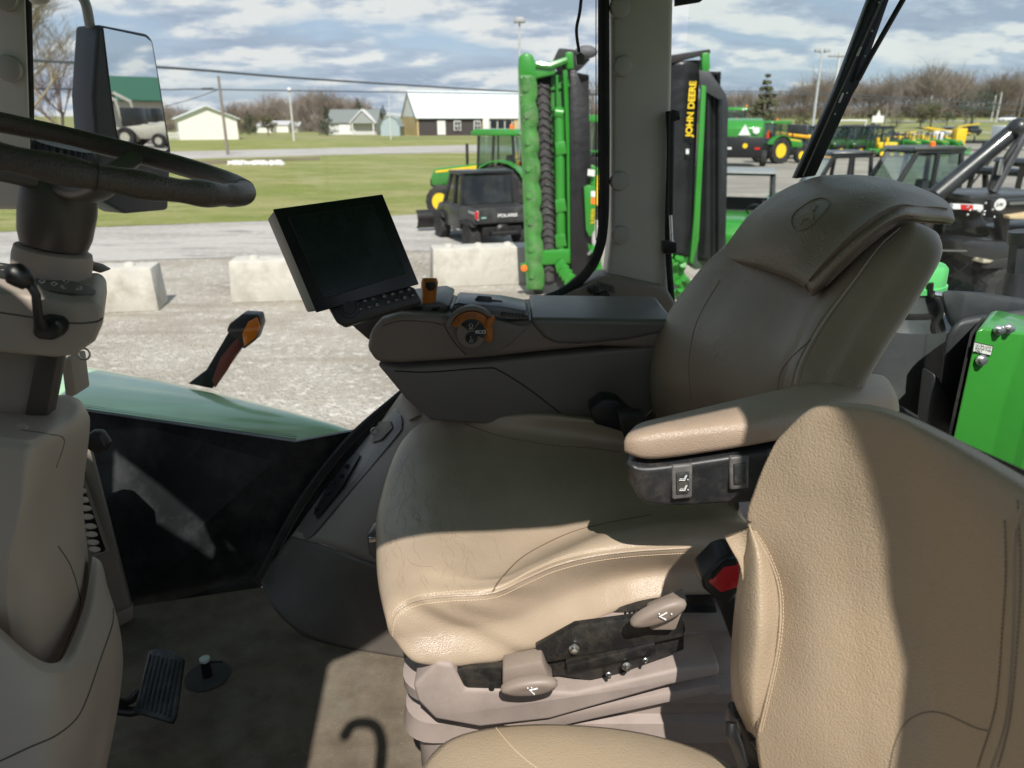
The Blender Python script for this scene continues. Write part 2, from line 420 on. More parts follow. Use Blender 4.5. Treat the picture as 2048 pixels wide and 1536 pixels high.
# gaskets
gk = spline([(1207, -60, 1.845), (1208, 120, 1.845), (1209, 300, 1.845), (1207, 440, 1.845), (1196, 505, 1.84), (1168, 552, 1.83), (1125, 585, 1.82), (1070, 608, 1.80), (1000, 640, 1.78)], 60)
MB().tube(gk, .013, 10).build('window_seal', RUBBER, TR)
mb = MB()
for i in range(260):   # printed dot fringe along the seal
    t = i / 259
    c = Py(1192, -20 + 500 * t, 1.843); mb.box(c, (.0022, .001, .0022))
    c = Py(1197, -17 + 500 * t, 1.843); mb.box(c, (.0028, .001, .0028))
mb.build('printed_dots', FRIT, TR, smooth=0)
MB().tube(spline([(810, 783, 1.70), (700, 880, 1.67), (600, 1010, 1.63), (521, 1156, 1.60)], 30), .012, 8).build('window_seal', RUBBER, TR)

# right rear pillar of the cab
pil = slab([(1221, -90), (1349, -90), (1343, 200), (1337, 380), (1334, 480), (1338, 560), (1346, 640), (1200, 640), (1214, 540), (1222, 470), (1223, 300)], 1.85, .09, 'rear_pillar', pm('pillar_taupe', (.56, .515, .465), .6, var=.06, bump=.0001, bscale=900), TR, bevel=.012, seg=3)
for c, rr in (((1240, 15), 18), ((1244, 133), 17), ((1238, 362), 17), ((1240, 470), 17)):
    p = Py(c[0], c[1], 1.848); r = rr / F * 1.85
    MB().lathe(p, (0.25, -1, 0), [(r * 1.08, -.004), (r * 1.08, .006), (r, .010), (r * .6, .013), (0.001, .0135)], 24).build('screw_cap', pm('cap_taupe', (.36, .335, .3), .5), pil)
MB().tube(spline([(1338, 222, 1.84), (1340, 300, 1.84), (1336, 480, 1.84), (1345, 620, 1.83)], 24), .008, 8).build('window_seal', RUBBER, TR)
slab([(1060, 640), (1110, 598), (1165, 575), (1205, 552), (1235, 556), (1335, 578), (1350, 605), (1356, 645), (1200, 660)], 1.80, .1, 'pillar_base', TAUPE_D, TR, bevel=.01, seg=3)
mb = MB()
for i in range(7):
    for j in range(3):
        a = Py(1195 + i * 5 + j * 1, 566 + i * 1.6 + j * 5, 1.794); b = Py(1196 + i * 5 + j * 1, 562 + i * 1.6 + j * 5, 1.796); mb.tube([a, b], .0016, 5)
mb.build('speaker_grille', BLACKP, TR)
slab([(1186, 592), (1214, 583), (1222, 594), (1196, 604)], 1.785, .02, 'window_switch', BLACKP, TR, bevel=.002)
slab([(1172, 577), (1190, 572), (1200, 584), (1182, 590)], 1.78, .02, 'window_latch', BLACKP, TR, bevel=.004)
# gas strut with latch in front of the rear pane
MB().cyl(Py(1344, 226, 1.80), Py(1341, 430, 1.79), .0075).build('gas_strut', BLACKP, TR)
MB().cyl(Py(1341, 430, 1.79), Py(1344, 500, 1.78), .004).build('strut_rod', CHROME, TR)
slab([(1326, 484), (1354, 484), (1354, 508), (1326, 508)], 1.77, .03, 'window_latch', BLACKP, TR, bevel=.003)
slab([(1345, 218), (1360, 222), (1362, 240), (1346, 244)], 1.79, .02, 'strut_mount', BLACKP, TR, bevel=.003)

# right front pillar with caps and grab tube of mirror
fp = slab([(-160, -90), (52, -90), (62, 215), (64, 300), (58, 420), (-160, 420)], 1.60, V((-.09, .08, 0)), 'front_pillar', MATS['pillar_taupe'], TR, bevel=.012, seg=3)
for c in ((20, 137), (12, -6)):
    p = Py(c[0], c[1], 1.598); r = 22 / F * 1.6
    MB().lathe(p, (0.1, -1, 0), [(r * 1.08, -.004), (r * 1.08, .006), (r, .011), (r * .6, .014), (0.001, .0145)], 24).build('screw_cap', MATS['cap_taupe'], fp)
MB().tube([Py(52, -90, 1.63), Py(60, 215, 1.63), Py(56, 420, 1.63)], .008, 8).build('window_seal', RUBBER, TR)
MB().sphere(Py(78, -4, 1.5), .017, 16, 10, (1.2, .6, .7)).build('dome_lamp', pm('lamp_lens', (.6, .58, .5), .2), TR)
# lower front pillar trim with louvres
ft = slab([(150, 880), (178, 884), (262, 1208), (262, 1236), (236, 1256), (120, 1262), (110, 900)], 1.36, Py(262, 1208, 1.46) - Py(262, 1222, 1.36), 'front_pillar_trim', pm('front_trim_taupe', (.19, .165, .135), .6, var=.06), TR, bevel=.008)  # even taupe shared by the trim and its vent frame
slab([(216, 1236), (266, 1214), (268, 1238), (224, 1262)], 1.34, Py(262, 1208, 1.40) - Py(262, 1222, 1.34), 'trim_foot', TAUPE_D, TR, bevel=.003)
vf = slab([(146, 960), (164, 948), (212, 1096), (206, 1106), (186, 1104)], 1.352, V((-.01, .02, 0)), 'air_vent', BLACKP, TR, bevel=.001)
for k, (x, y) in enumerate([(163, 985), (169, 1003), (172, 1020), (176, 1037), (182, 1056), (184, 1072), (187, 1088), (190, 1102)]):
    mb = MB(); c = Py(x, y, 1.34); w = .016
    mb.loft([[c + V((math.cos(a) * w * s_ * .8, -.004 * (1 - s_), math.sin(a) * w * .45 * s_ + .004 * s_)) for a in [2 * math.pi * q / 14 for q in range(14)]] for s_ in (1, .8, .5, .15)])
    mb.build('vent_louvre', pm('louvre_cream', (.5, .45, .38), .5), vf)
MB().tube([Py(148, 958, 1.345), Py(163, 946, 1.345), Py(216, 1102, 1.335), Py(190, 1112, 1.335)], .0035, 6).build('vent_frame', MATS['front_trim_taupe'], vf)

# rear right lower trim: a quarter cone down to the floor
rows = [[(805, 782, 1.66), (835, 760, 1.6), (880, 790, 1.5), (960, 830, 1.45)],
        [(745, 865, 1.64), (790, 850, 1.56), (840, 880, 1.48), (960, 960, 1.43)],
        [(660, 970, 1.62), (720, 960, 1.52), (800, 990, 1.42), (960, 1050, 1.37)],
        [(580, 1075, 1.60), (650, 1090, 1.48), (760, 1130, 1.38), (960, 1180, 1.33)]]
tr = surf_obj(rows, 30, 24, 'lower_side_trim', pm('trim_taupe', (.23, .2, .17), .55, var=.08, bump=.0001, bscale=800), TR, thick=.01)
rows = [[(582, 1072, 1.598), (650, 1092, 1.478), (760, 1132, 1.378), (960, 1182, 1.328)],
        [(545, 1120, 1.60), (610, 1170, 1.46), (740, 1215, 1.36), (960, 1250, 1.31)],
        [(524, 1160, 'z', 1.56), (560, 1232, 'z', 1.52), (660, 1290, 'z', 1.5), (960, 1340, 'z', 1.5)]]
surf_obj(rows, 24, 24, 'kick_panel', pm('kick_plastic', (.085, .074, .063), .55, var=.1, bump=.0002, bscale=500, dirt=((.2, .17, .13), .3, 9)), TR, thick=.01)
# oblong pocket with tool loops in that trim
pk = drape(tr, [(610, 1040), (640, 985), (745, 862), (772, 838), (800, 832), (806, 852), (790, 880), (680, 1010), (622, 1076), (608, 1066)], .004)
if len(pk) > 5:
    o = MB().prism([sp_eval(pk, i * len(pk) / 50, True) for i in range(50)], (0, .02, 0)).build('storage_pocket', pm('pocket_rim', (.12, .11, .1), .35), TR, bevel=.003)
    pk2 = drape(tr, [(632, 1028), (660, 975), (700, 925), (716, 908), (724, 915), (690, 975), (640, 1040)], .0075)
    if len(pk2) > 3: MB().prism(pk2, (0, .004, 0)).build('pocket_recess', BLACKP, o)
    pk3 = drape(tr, [(738, 868), (762, 848), (786, 846), (790, 858), (768, 882), (748, 888)], .008)
    if len(pk3) > 3: MB().prism(pk3, (0, .004, 0)).build('pocket_socket', BLACKP, o)
    for px_, py_ in ((700, 936), (690, 955), (674, 970), (664, 990), (652, 1005), (643, 1020)):
        q = drape(tr, [(px_, py_)], .010)
        if q: MB().sphere(q[0], .007, 10, 6, (1.2, .5, .8)).build('pocket_clip', RUBBER, o)
    q = drape(tr, [(757, 867), (768, 861)], .011)
    if len(q) == 2: MB().tube(MB().ring(q[0], (0, -1, .3), .008, 16), .0015, 6, closed=True).build('pocket_key', CHROME, o)
    q = drape(tr, [(700, 905), (722, 900), (744, 893)], .010)
    if len(q) == 3: MB().tube(q, .004, 6).build('pocket_strap', MATS['pocket_rim'], o)
MB().cyl(Py(822, 790, 1.55), Py(836, 836, 1.52), .022, .02).build('trim_post', TAUPE, TR)

# =============================================================== driver seat
DS = empty('driver_seat', (.1, 1.1, 1.5), parent=TR); DS['label'] = 'worn tan leather driver seat with padded headrest'
z = lambda a, b, c: (a, b, 'z', c)
rows = [
 [V((-.13, 1.40, 1.90)), V((-.15, 1.40, 1.91)), V((-.16, 1.32, 1.89)), V((-.17, 1.12, 1.885)), V((-.165, .98, 1.885)), V((-.15, .92, 1.885)), V((-.13, .90, 1.885)), V((-.12, .90, 1.88)), V((-.10, .91, 1.87)), V((-.10, 1.1, 1.87))],
 [z(868, 862, 1.93), z(850, 848, 1.985), z(800, 890, 1.985), z(757, 1010, 1.975), z(753, 1100, 1.965), z(757, 1170, 1.955), z(770, 1232, 1.945), z(788, 1276, 1.915), z(850, 1312, 1.88), V((-.1, 1.1, 1.86))],
 [z(905, 862, 1.94), z(900, 842, 2.0), z(885, 862, 2.0), z(850, 1000, 2.0), z(850, 1110, 2.0), z(850, 1160, 1.99), z(850, 1200, 1.975), z(880, 1260, 1.93), z(930, 1322, 1.87), V((-.04, 1.1, 1.86))],
 [z(1060, 850, 1.96), z(1050, 828, 2.035), z(1000, 872, 2.0), z(1000, 980, 1.99), z(985, 1130, 1.985), z(990, 1162, 1.99), z(985, 1187, 1.985), z(1010, 1240, 1.93), z(1030, 1315, 1.865), V((.03, 1.1, 1.86))],
 [z(1160, 860, 1.96), z(1150, 835, 2.04), z(1130, 880, 1.995), z(1120, 960, 1.985), z(1090, 1092, 1.975), z(1110, 1112, 2.0), z(1110, 1134, 1.99), z(1130, 1190, 1.93), z(1150, 1258, 1.88), V((.12, 1.1, 1.86))],
 [z(1255, 880, 1.96), z(1250, 850, 2.035), z(1230, 892, 1.99), z(1230, 960, 1.98), z(1220, 1045, 1.975), z(1245, 1062, 2.01), z(1260, 1105, 1.995), z(1270, 1150, 1.93), z(1280, 1208, 1.89), V((.2, 1.1, 1.86))],
 [z(1340, 890, 1.96), z(1340, 868, 2.02), z(1350, 900, 1.98), z(1370, 950, 1.97), z(1375, 1022, 1.97), z(1395, 1045, 2.01), z(1410, 1094, 1.99), z(1410, 1140, 1.94), z(1400, 1192, 1.9), V((.28, 1.1, 1.86))],
 [z(1400, 900, 1.96), z(1420, 880, 2.0), z(1440, 910, 1.97), z(1470, 950, 1.96), z(1480, 1020, 1.97), z(1500, 1050, 2.0), z(1520, 1100, 1.98), z(1520, 1150, 1.94), z(1510, 1200, 1.9), V((.34, 1.1, 1.86))]]
CUSH = Surf(rows, True)
g = CUSH.grid(90, 110)
# leather slack: shallow folds on the near flank and a little sag
for i, r in enumerate(g):
    for j, p in enumerate(r):
        q = V((p.x * 9 + p.z * 16, p.y * 4, p.z * 3)); n_ = noise.noise(q) * .7 + noise.noise(V((p.x * 26 + p.z * 38, p.y * 8, p.z * 8))) * .35
        flank = max(0, min(1, (.93 - p.y) / .06)) * max(0, min(1, (2.0 - p.z) / .03))
        p.y += n_ * .013 * flank; p.z += noise.noise(V((p.x * 7, p.y * 7, 3.3))) * .003 + (noise.noise(V((p.x * 30, p.y * 14, 9.1))) * .0012)
CUSHO = MB().loft(g).build('seat_cushion', LEATHER, DS, smooth=180)
# crazed leather near the front edge: short dark hairline cracks
random.seed(4)
CRACK = pm('crack_dark', (.2, .135, .085), .8)
mb = MB(); cb = bvh_of(CUSHO)
for k in range(64):
    x0 = random.triangular(762, 1000, 800); y0 = random.uniform(900, 1185); ang = random.choice([1.3, 1.5, 1.7, 1.35, .15, 1.0]); path = [(x0, y0)]
    if y0 < 1000 and x0 > 860: continue
    for s_ in range(random.randint(4, 11)):
        ang += random.uniform(-.75, .75) - (ang - 1.4) * .35; L = random.uniform(4, 9); path.append((path[-1][0] + math.cos(ang) * L, path[-1][1] + math.sin(ang) * L))
    q = drape(cb, path, .0001)
    if len(q) > 3 and all((q[i + 1] - q[i]).length < .03 for i in range(len(q) - 1)): mb.tube(q, .00017, 4)
mb.build('leather_cracks', CRACK, DS)
# double seam along the near edge
seam = [(783, 1262), (790, 1228), (830, 1202), (900, 1192), (985, 1186), (1050, 1158), (1110, 1132), (1180, 1114), (1260, 1103), (1340, 1098), (1405, 1094)]
THREAD = pm('thread', (.6, .47, .32), .6)
MB().tube(drape(cb, seam, -.0008, 60), .0022, 6).build('seam_piping', LEATHER, DS)
mb = MB()
stitches(mb, drape(cb, [(a, b - 9) for a, b in seam], .0002, 60)); stitches(mb, drape(cb, [(a + 2, b + 10) for a, b in seam], .0002, 60))
mb.build('seam_stitching', THREAD, DS)
MB().tube(drape(cb, [(985, 1184), (1000, 1160), (1040, 1118), (1090, 1088), (1150, 1062), (1215, 1046), (1300, 1030)], -.0006, 40), .0016, 6).build('bolster_seam', pm('seam_shadow', (.16, .11, .07), .7), DS)
MB().tube(drape(cb, [(930, 848), (1000, 872), (1100, 890), (1180, 896), (1240, 904)], -.0006, 40), .0016, 6).build('bolster_seam', MATS['seam_shadow'], DS)

rows = [
 [(1322, 900, 1.38), (1420, 925, 1.22), (1530, 960, 1.06), (1560, 955, .98), (1600, 980, .94), (1640, 980, .96), (1450, 900, 1.42)],
 [(1308, 830, 1.39), (1420, 850, 1.225), (1535, 870, 1.06), (1562, 865, .985), (1625, 880, .94), (1668, 870, .96), (1460, 810, 1.43)],
 [(1303, 745, 1.40), (1395, 765, 1.24), (1535, 795, 1.075), (1570, 765, .99), (1650, 785, .94), (1716, 762, .96), (1480, 740, 1.45)],
 [(1324, 650, 1.42), (1420, 665, 1.26), (1560, 695, 1.10), (1606, 685, 1.01), (1700, 690, .96), (1766, 668, .985), (1500, 600, 1.46)],
 [(1388, 555, 1.42), (1480, 570, 1.28), (1605, 600, 1.13), (1660, 595, 1.04), (1755, 600, .99), (1824, 582, 1.01), (1560, 520, 1.47)],
 [(1440, 500, 1.41), (1530, 500, 1.29), (1665, 515, 1.15), (1735, 500, 1.07), (1815, 510, 1.015), (1866, 508, 1.04), (1620, 450, 1.46)],
 [(1520, 440, 1.40), (1600, 430, 1.3), (1705, 455, 1.17), (1775, 455, 1.1), (1835, 452, 1.05), (1866, 470, 1.08), (1680, 410, 1.42)],
 [(1560, 420, 1.38), (1630, 420, 1.31), (1720, 440, 1.2), (1780, 445, 1.13), (1825, 445, 1.09), (1850, 456, 1.11), (1700, 415, 1.38)]]
BACK = surf_obj(rows, 80, 90, 'backrest', pm('shade_tan_leather', (.29, .225, .165), .3, var=.12, vscale=5, bump=.00025, bscale=620, kind='leather', spec=.55, dirt=((.2, .16, .12), .35, 6)), DS, closed=True)  # darker copy of the seat leather, shade put into its base colour
bb = bvh_of(BACK)
for off in (0, 14):
    pth = [(1583 + off, 770), (1596 + off, 725), (1636 + off, 650), (1700 + off, 562), (1752 + off, 495), (1790 + off, 462)]
    q = drape(bb, pth, .0002, 40); mb = MB(); stitches(mb, q, .005, .0035, .0006); mb.build('back_stitching', pm('thread_dark', (.2, .16, .12), .6), DS)
MB().tube(drape(bb, [(1590, 770), (1603, 725), (1643, 650), (1707, 562), (1759, 493), (1800, 456)], -.0005, 40), .0018, 6).build('back_piping', LEATHER, DS)
MB().tube(drape(bb, [(1555, 790), (1562, 745), (1590, 708), (1622, 680)], -.0005, 20), .0014, 6).build('bolster_seam', MATS['seam_shadow'], DS)
MB().tube(drape(bb, [(1382, 800), (1378, 720), (1395, 640), (1440, 560)], -.0006, 30), .0012, 6).build('bolster_seam', MATS['seam_shadow'], DS)

rows = [
 [(1449, 520, 1.375), (1502, 533, 1.275), (1560, 551, 1.185), (1602, 572, 1.125), (1622, 590, 1.085), (1628, 592, 1.09)],
 [(1443, 508, 1.385), (1500, 520, 1.265), (1562, 536, 1.17), (1606, 555, 1.11), (1630, 572, 1.065), (1642, 580, 1.075)],
 [(1470, 465, 1.39), (1515, 478, 1.265), (1580, 490, 1.17), (1640, 510, 1.11), (1675, 522, 1.05), (1690, 530, 1.065)],
 [(1510, 418, 1.39), (1560, 422, 1.27), (1630, 432, 1.175), (1700, 452, 1.11), (1735, 465, 1.045), (1748, 474, 1.06)],
 [(1572, 376, 1.40), (1640, 374, 1.29), (1705, 383, 1.20), (1772, 400, 1.13), (1800, 426, 1.06), (1805, 440, 1.075)],
 [(1640, 352, 1.43), (1700, 351, 1.35), (1760, 360, 1.26), (1822, 384, 1.17), (1850, 425, 1.10), (1855, 441, 1.11)],
 [(1690, 352, 1.48), (1752, 353, 1.41), (1826, 370, 1.32), (1885, 398, 1.22), (1904, 432, 1.14), (1900, 446, 1.15)],
 [(1705, 362, 1.50), (1765, 362, 1.43), (1836, 380, 1.34), (1892, 408, 1.24), (1907, 438, 1.16), (1902, 450, 1.17)]]
HS = Surf(rows); g = HS.grid(60, 60)
for r in g:
    for p in r: p.z += noise.noise(V((p.x * 30, p.y * 12, 1))) * .0012
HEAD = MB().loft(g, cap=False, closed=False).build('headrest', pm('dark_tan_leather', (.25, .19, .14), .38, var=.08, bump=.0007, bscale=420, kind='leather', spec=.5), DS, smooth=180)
solid(HEAD, .02)
hb = bvh_of(HEAD)
# stamped running deer badge: raised rim and figure
EMB = pm('emblem_leather', (.19, .145, .105), .5, var=.08, bump=.0004, bscale=700)
rim = drape(hb, [(1583, 443), (1590, 425), (1622, 402), (1645, 396), (1658, 402), (1656, 416), (1628, 448), (1606, 460), (1590, 459)], .0002)
MB().tube([sp_eval(rim, i * len(rim) / 60, True) for i in range(60)], .0013, 6, closed=True).build('emblem_rim', EMB, DS)
deer = [(1598, 448), (1602, 440), (1600, 436), (1606, 430), (1612, 428), (1619, 426), (1622, 419), (1625, 414), (1623, 408), (1626, 406), (1627, 411), (1630, 405), (1632, 406), (1630, 411), (1635, 408), (1636, 410), (1630, 415), (1631, 419), (1626, 421), (1628, 430), (1626, 438), (1629, 446), (1625, 448), (1621, 440), (1614, 437), (1607, 440), (1603, 449)]
q = drape(hb, deer, .0003)
nrm = (q[0] - q[10]).cross(q[5] - q[20]).normalized(); nrm = nrm if nrm.dot(EYE - q[0]) > 0 else -nrm
MB().prism([p - nrm * .0006 for p in q], nrm * .0014).build('emblem_deer', pm('emblem_light', (.30, .24, .18), .45), DS, smooth=0)

# far armrest visible behind? the near armrest
sts = [[(1250, 903, .865), (1249, 884, .865), (1262, 866, .905), (1264, 880, .905)],
       [(1252, 914, .85), (1252, 872, .85), (1282, 842, .92), (1284, 870, .92)],
       [(1300, 930, .84), (1300, 862, .84), (1350, 822, .93), (1350, 870, .93)],
       [(1430, 914, .845), (1430, 848, .845), (1460, 793, .94), (1460, 850, .94)],
       [(1550, 893, .85), (1550, 832, .85), (1570, 766, .955), (1570, 830, .955)],
       [(1700, 862, .88), (1700, 796, .88), (1705, 740, .99), (1705, 800, .99)],
       [(1780, 842, .92), (1776, 785, .92), (1762, 742, 1.0), (1762, 800, 1.0)],
       [(1800, 828, .94), (1796, 795, .94), (1784, 768, .99), (1784, 800, .99)]]
ARM = quadloft(sts, 40, 3.4, 50).build('armrest_pad', VINYL, DS, smooth=180)
sts = [[(1258, 965, .86), (1252, 926, .86), (1270, 890, .90), (1274, 930, .90)],
       [(1280, 1000, .85), (1262, 930, .845), (1300, 880, .92), (1310, 960, .92)],
       [(1320, 1014, .85), (1300, 936, .842), (1350, 870, .93), (1350, 970, .93)],
       [(1430, 1012, .855), (1430, 918, .847), (1460, 850, .94), (1460, 950, .94)],
       [(1570, 1002, .86), (1570, 894, .852), (1590, 830, .955), (1590, 930, .955)],
       [(1700, 960, .89), (1700, 866, .882), (1705, 800, .99), (1705, 880, .99)],
       [(1770, 900, .92), (1772, 850, .92), (1762, 790, 1.0), (1762, 860, 1.0)]]
AB = quadloft(sts, 64, 9, 50).build('armrest_shell', SWITCH if False else pm('worn_black_shell', (.02, .021, .023), .45, var=.3, vscale=30, dirt=((.15, .13, .11), .35, 35)), DS, smooth=180)
ab = bvh_of(AB)
def bezel(cx0, cy0, w, h, name, icons):
    cc = drape(ab, [(cx0, cy0 + 8)], 0)[0]; n = V((.02, -1, .05)).normalized()
    q = [plane_hit(a_, b_, cc - V((0, .0035, 0)), n) for a_, b_ in ((cx0 - w, cy0 - h + 2), (cx0 + w, cy0 - h - 2), (cx0 + w - 1, cy0 + h - 2), (cx0 - w + 1, cy0 + h + 2))]
    c = sum(q, V()) / 4
    o = MB().prism([p - n * .008 for p in q], n * .010).build(name, pm('switch_frame', (.11, .105, .1), .5, var=.3, vscale=80), DS, bevel=.003, seg=3)
    k = [c + (p - c) * .62 for p in q]
    MB().prism([p + n * .001 for p in k], n * .004).build('rocker', SWITCH, o, bevel=.0015)
    if icons:
        X = (q[1] - q[0]).normalized(); U = (q[0] - q[3]).normalized()
        for sgn in (1, -1):
            b_ = c + U * sgn * .007 + n * .0056; mb = MB()
            mb.tube([b_ + X * -.005 + U * -.002, b_ + X * .002 + U * -.003, b_ + X * .005 + U * .004], .00055, 5)
            mb.tube([b_ + X * -.004 + U * -.0002, b_ + X * .0013 + U * -.001, b_ + X * .0038 + U * .004], .0004, 5)
            mb.sphere(b_ + X * .0062 + U * -.0025, .0009, 8, 5)
            mb.build('seat_icon', WHITEP, o)
bezel(1364, 963, 21, 34, 'tilt_switch', True); bezel(1478, 945, 20, 33, 'blank_switch', False); bezel(1546, 928, 12, 28, 'blank_switch', False)
mb = MB()  # coiled cord at the armrest's rear
mb.tube([Py(1790, 812, .97) + (Py(1835, 838, 1.0) - Py(1790, 812, .97)) * (i / 90) + V((0, math.cos(i * .9) * .004, math.sin(i * .9) * .004)) for i in range(90)], .0012, 5)
mb.build('coiled_cord', BLACKP, DS)

# belt anchor beyond cushion and buckle on the near side
slab([(1178, 820), (1205, 798), (1235, 802), (1262, 828), (1285, 840), (1268, 872), (1220, 858), (1190, 850)], 1.30, .05, 'belt_anchor', BLACKP, DS, bevel=.006)
slab([(1236, 830), (1290, 832), (1300, 866), (1250, 880)], 1.24, .04, 'belt_anchor', BLACKM, DS, bevel=.004)
BD = 14
slab([(1150, 790), (1345, 770), (1345, 900), (1150, 880)], 1.52, .04, 'seat_back_cover', BLACKP, DS, bevel=.004)
bk = slab([(a_, b_ + BD) for a_, b_ in [(1402, 1144), (1440, 1106), (1466, 1098), (1484, 1110), (1486, 1160), (1458, 1198), (1428, 1184), (1408, 1166)]], .845, .05, 'belt_buckle', BLACKP, DS, bevel=.006, seg=3)
slab([(a_, b_ + BD) for a_, b_ in [(1416, 1150), (1446, 1118), (1478, 1112), (1480, 1160), (1442, 1172)]], .8435, .01, 'release_button', REDP, bk, bevel=.002)
slab([(a_, b_ + BD) for a_, b_ in [(1424, 1135), (1452, 1108), (1472, 1106), (1474, 1116), (1448, 1120), (1424, 1146)]], .8425, .006, 'buckle_slot', pm('slot_black', (.003, .003, .003), .8), bk, bevel=0)
slab([(1428, 1184), (1470, 1190), (1510, 1290), (1470, 1296)], .87, .03, 'buckle_stalk', BLACKP, DS, bevel=.004)

# frame, rails and levers below the cushion
slab([(868, 1318), (960, 1322), (1130, 1262), (1240, 1218), (1430, 1206), (1440, 1250), (1380, 1290), (1180, 1330), (1000, 1350), (880, 1340)], .95, .35, 'cushion_frame', BLACKM, DS, bevel=.003)
slab([(1070, 1296), (1150, 1252), (1360, 1224), (1372, 1262), (1366, 1274), (1330, 1282), (1092, 1326)], .838, .012, 'slide_plate', BLACKM, DS, bevel=.002)
slab([(895, 1350), (925, 1338), (1006, 1332), (1006, 1378), (968, 1404), (902, 1372)], .84, .01, 'front_bracket', BLACKM, DS, bevel=.0015)
slab([(1000, 1345), (1030, 1326), (1300, 1286), (1368, 1270), (1368, 1300), (1320, 1318), (1250, 1345), (1200, 1366), (1120, 1350), (1000, 1362)], .852, .02, 'slide_rail', BLACKM, DS, bevel=.002)
slab([(1132, 1332), (1310, 1288), (1312, 1306), (1150, 1344), (1136, 1346)], .834, .02, 'slide_rail', BLACKM, DS, bevel=.002)
for x, y, r in ((1148, 1296, 12), (1253, 1331, 11), (1217, 1347, 7), (1290, 1318, 6)):
    MB().lathe(Py(x, y, .836), (0, -1, .1), [(r / F * .93, 0), (r / F * .93, .003), (r / F * .55, .004), (r / F * .5, .009), (.0005, .0095)], 14).build('bolt', CHROME, DS)
for x, y in ((1103, 1305), (1124, 1300), (1172, 1291), (983, 1377)):
    MB().lathe(Py(x, y, .8372), (0, -1, .1), [(.0042, 0), (.0042, .0006), (.0005, .0007)], 14).build('plate_hole', MATS['slot_black'], DS)
mb = MB()
for i in range(6): mb.tube([Py(1250 + i * 9, 1224 - i * 1.5, .90), Py(1251 + i * 9, 1234 - i * 1.5, .90)], .0018, 6)
mb.build('lumbar_slots', MATS['slot_black'], DS)
def lever(cx0, cy0, ang, name, icon, stem):
    c = Py(cx0, cy0, .80); X = V((math.cos(ang), 0, math.sin(ang))); U = V((-math.sin(ang), -.25, math.cos(ang))).normalized(); N = X.cross(U); N = N if N.y < 0 else -N
    rings = []
    for s_, k in ((.93, -.006), (1, -.003), (1, .002), (.92, .006), (.7, .008), (.3, .0075)):
        rings.append([c + X * (math.cos(a) * .0385 * s_) + U * (math.sin(a) * .0145 * s_ * (1 + .12 * math.cos(a))) + N * k for a in [2 * math.pi * i / 40 for i in range(40)]])
    o = MB().loft(rings).build(name, pm('lever_taupe', (.25, .2, .165), .5, var=.1, vscale=30, dirt=((.12, .1, .08), .35, 60)), DS, smooth=50)
    slab(stem, .815, .03, 'lever_stem', MATS['lever_taupe'], o, bevel=.004)
    mb = MB(); k = c + N * .0092
    mb.tube([k + X * .006 + U * -.006, k + X * .001 + U * .004, k + X * .012 + U * .006], .0011, 5)
    for q in icon: mb.sphere(k + X * q[0] + U * q[1], .0012, 8, 5)
    mb.build('seat_icon', WHITEP, o)
lever(1058, 1372, .14, 'slide_lever', ((-.001, .009), (.004, .009)), [(1005, 1338), (1085, 1322), (1096, 1352), (1108, 1366), (1004, 1384)])
lever(1316, 1226, .45, 'recline_lever', ((.016, .0), (.002, .009)), [(1300, 1232), (1376, 1200), (1352, 1262), (1300, 1262)])
# suspension plinth, pinkish plastic with folds
rings = []
for zz, gx0, gx1, gy0, gy1 in ((1.50, -.125, .50, .93, 1.36), (1.60, -.15, .5, .90, 1.38), (1.70, -.15, .5, .885, 1.39), (1.715, -.17, .5, .87, 1.4), (1.75, -.165, .5, .872, 1.4), (1.757, -.15, .5, .885, 1.39), (1.79, -.15, .5, .885, 1.39), (1.795, -.165, .5, .865, 1.4), (1.815, -.165, .5, .862, 1.4), (1.83, -.14, .5, .885, 1.39), (1.86, -.13, .5, .895, 1.38), (1.89, -.12, .48, .905, 1.36)):
    rr = .05
    ring = []
    for cx0, cy0, a0 in ((gx0 + rr, gy0 + rr, math.pi), (gx1 - rr, gy0 + rr, 1.5 * math.pi), (gx1 - rr, gy1 - rr, 0), (gx0 + rr, gy1 - rr, .5 * math.pi)):
        for k in range(7): a = a0 + k * math.pi / 12; ring.append(V((cx0 + rr * math.cos(a), cy0 + rr * math.sin(a), zz)))
    rings.append(ring)
MB().loft(rings).build('suspension_cover', TAUPE_L, DS, smooth=35)
slab([(826, 1372), (872, 1325), (905, 1330), (930, 1380), (1150, 1386), (1350, 1340), (1440, 1330), (1440, 1352), (1340, 1372), (1100, 1440), (960, 1456), (870, 1440), (834, 1402)], .835, .08, 'plinth_tray', TAUPE_L, DS, n=0, bevel=.006, seg=3)
slab([(1000, 1452), (1340, 1385), (1440, 1368), (1440, 1385), (1340, 1405), (1100, 1458)], .85, .05, 'plinth_step', TAUPE_L, DS, bevel=.003)
# chrome tipped height knob poking out left of the cushion
kb = slab([(733, 1072), (742, 1062), (760, 1060), (772, 1110), (750, 1122), (736, 1108)], 1.1, .03, 'height_knob', pm('grey_plastic', (.1, .1, .1), .3), DS, bevel=.004)
slab([(737, 1076), (752, 1074), (752, 1084), (738, 1086)], 1.095, .01, 'knob_button', CHROME, kb, bevel=.001)

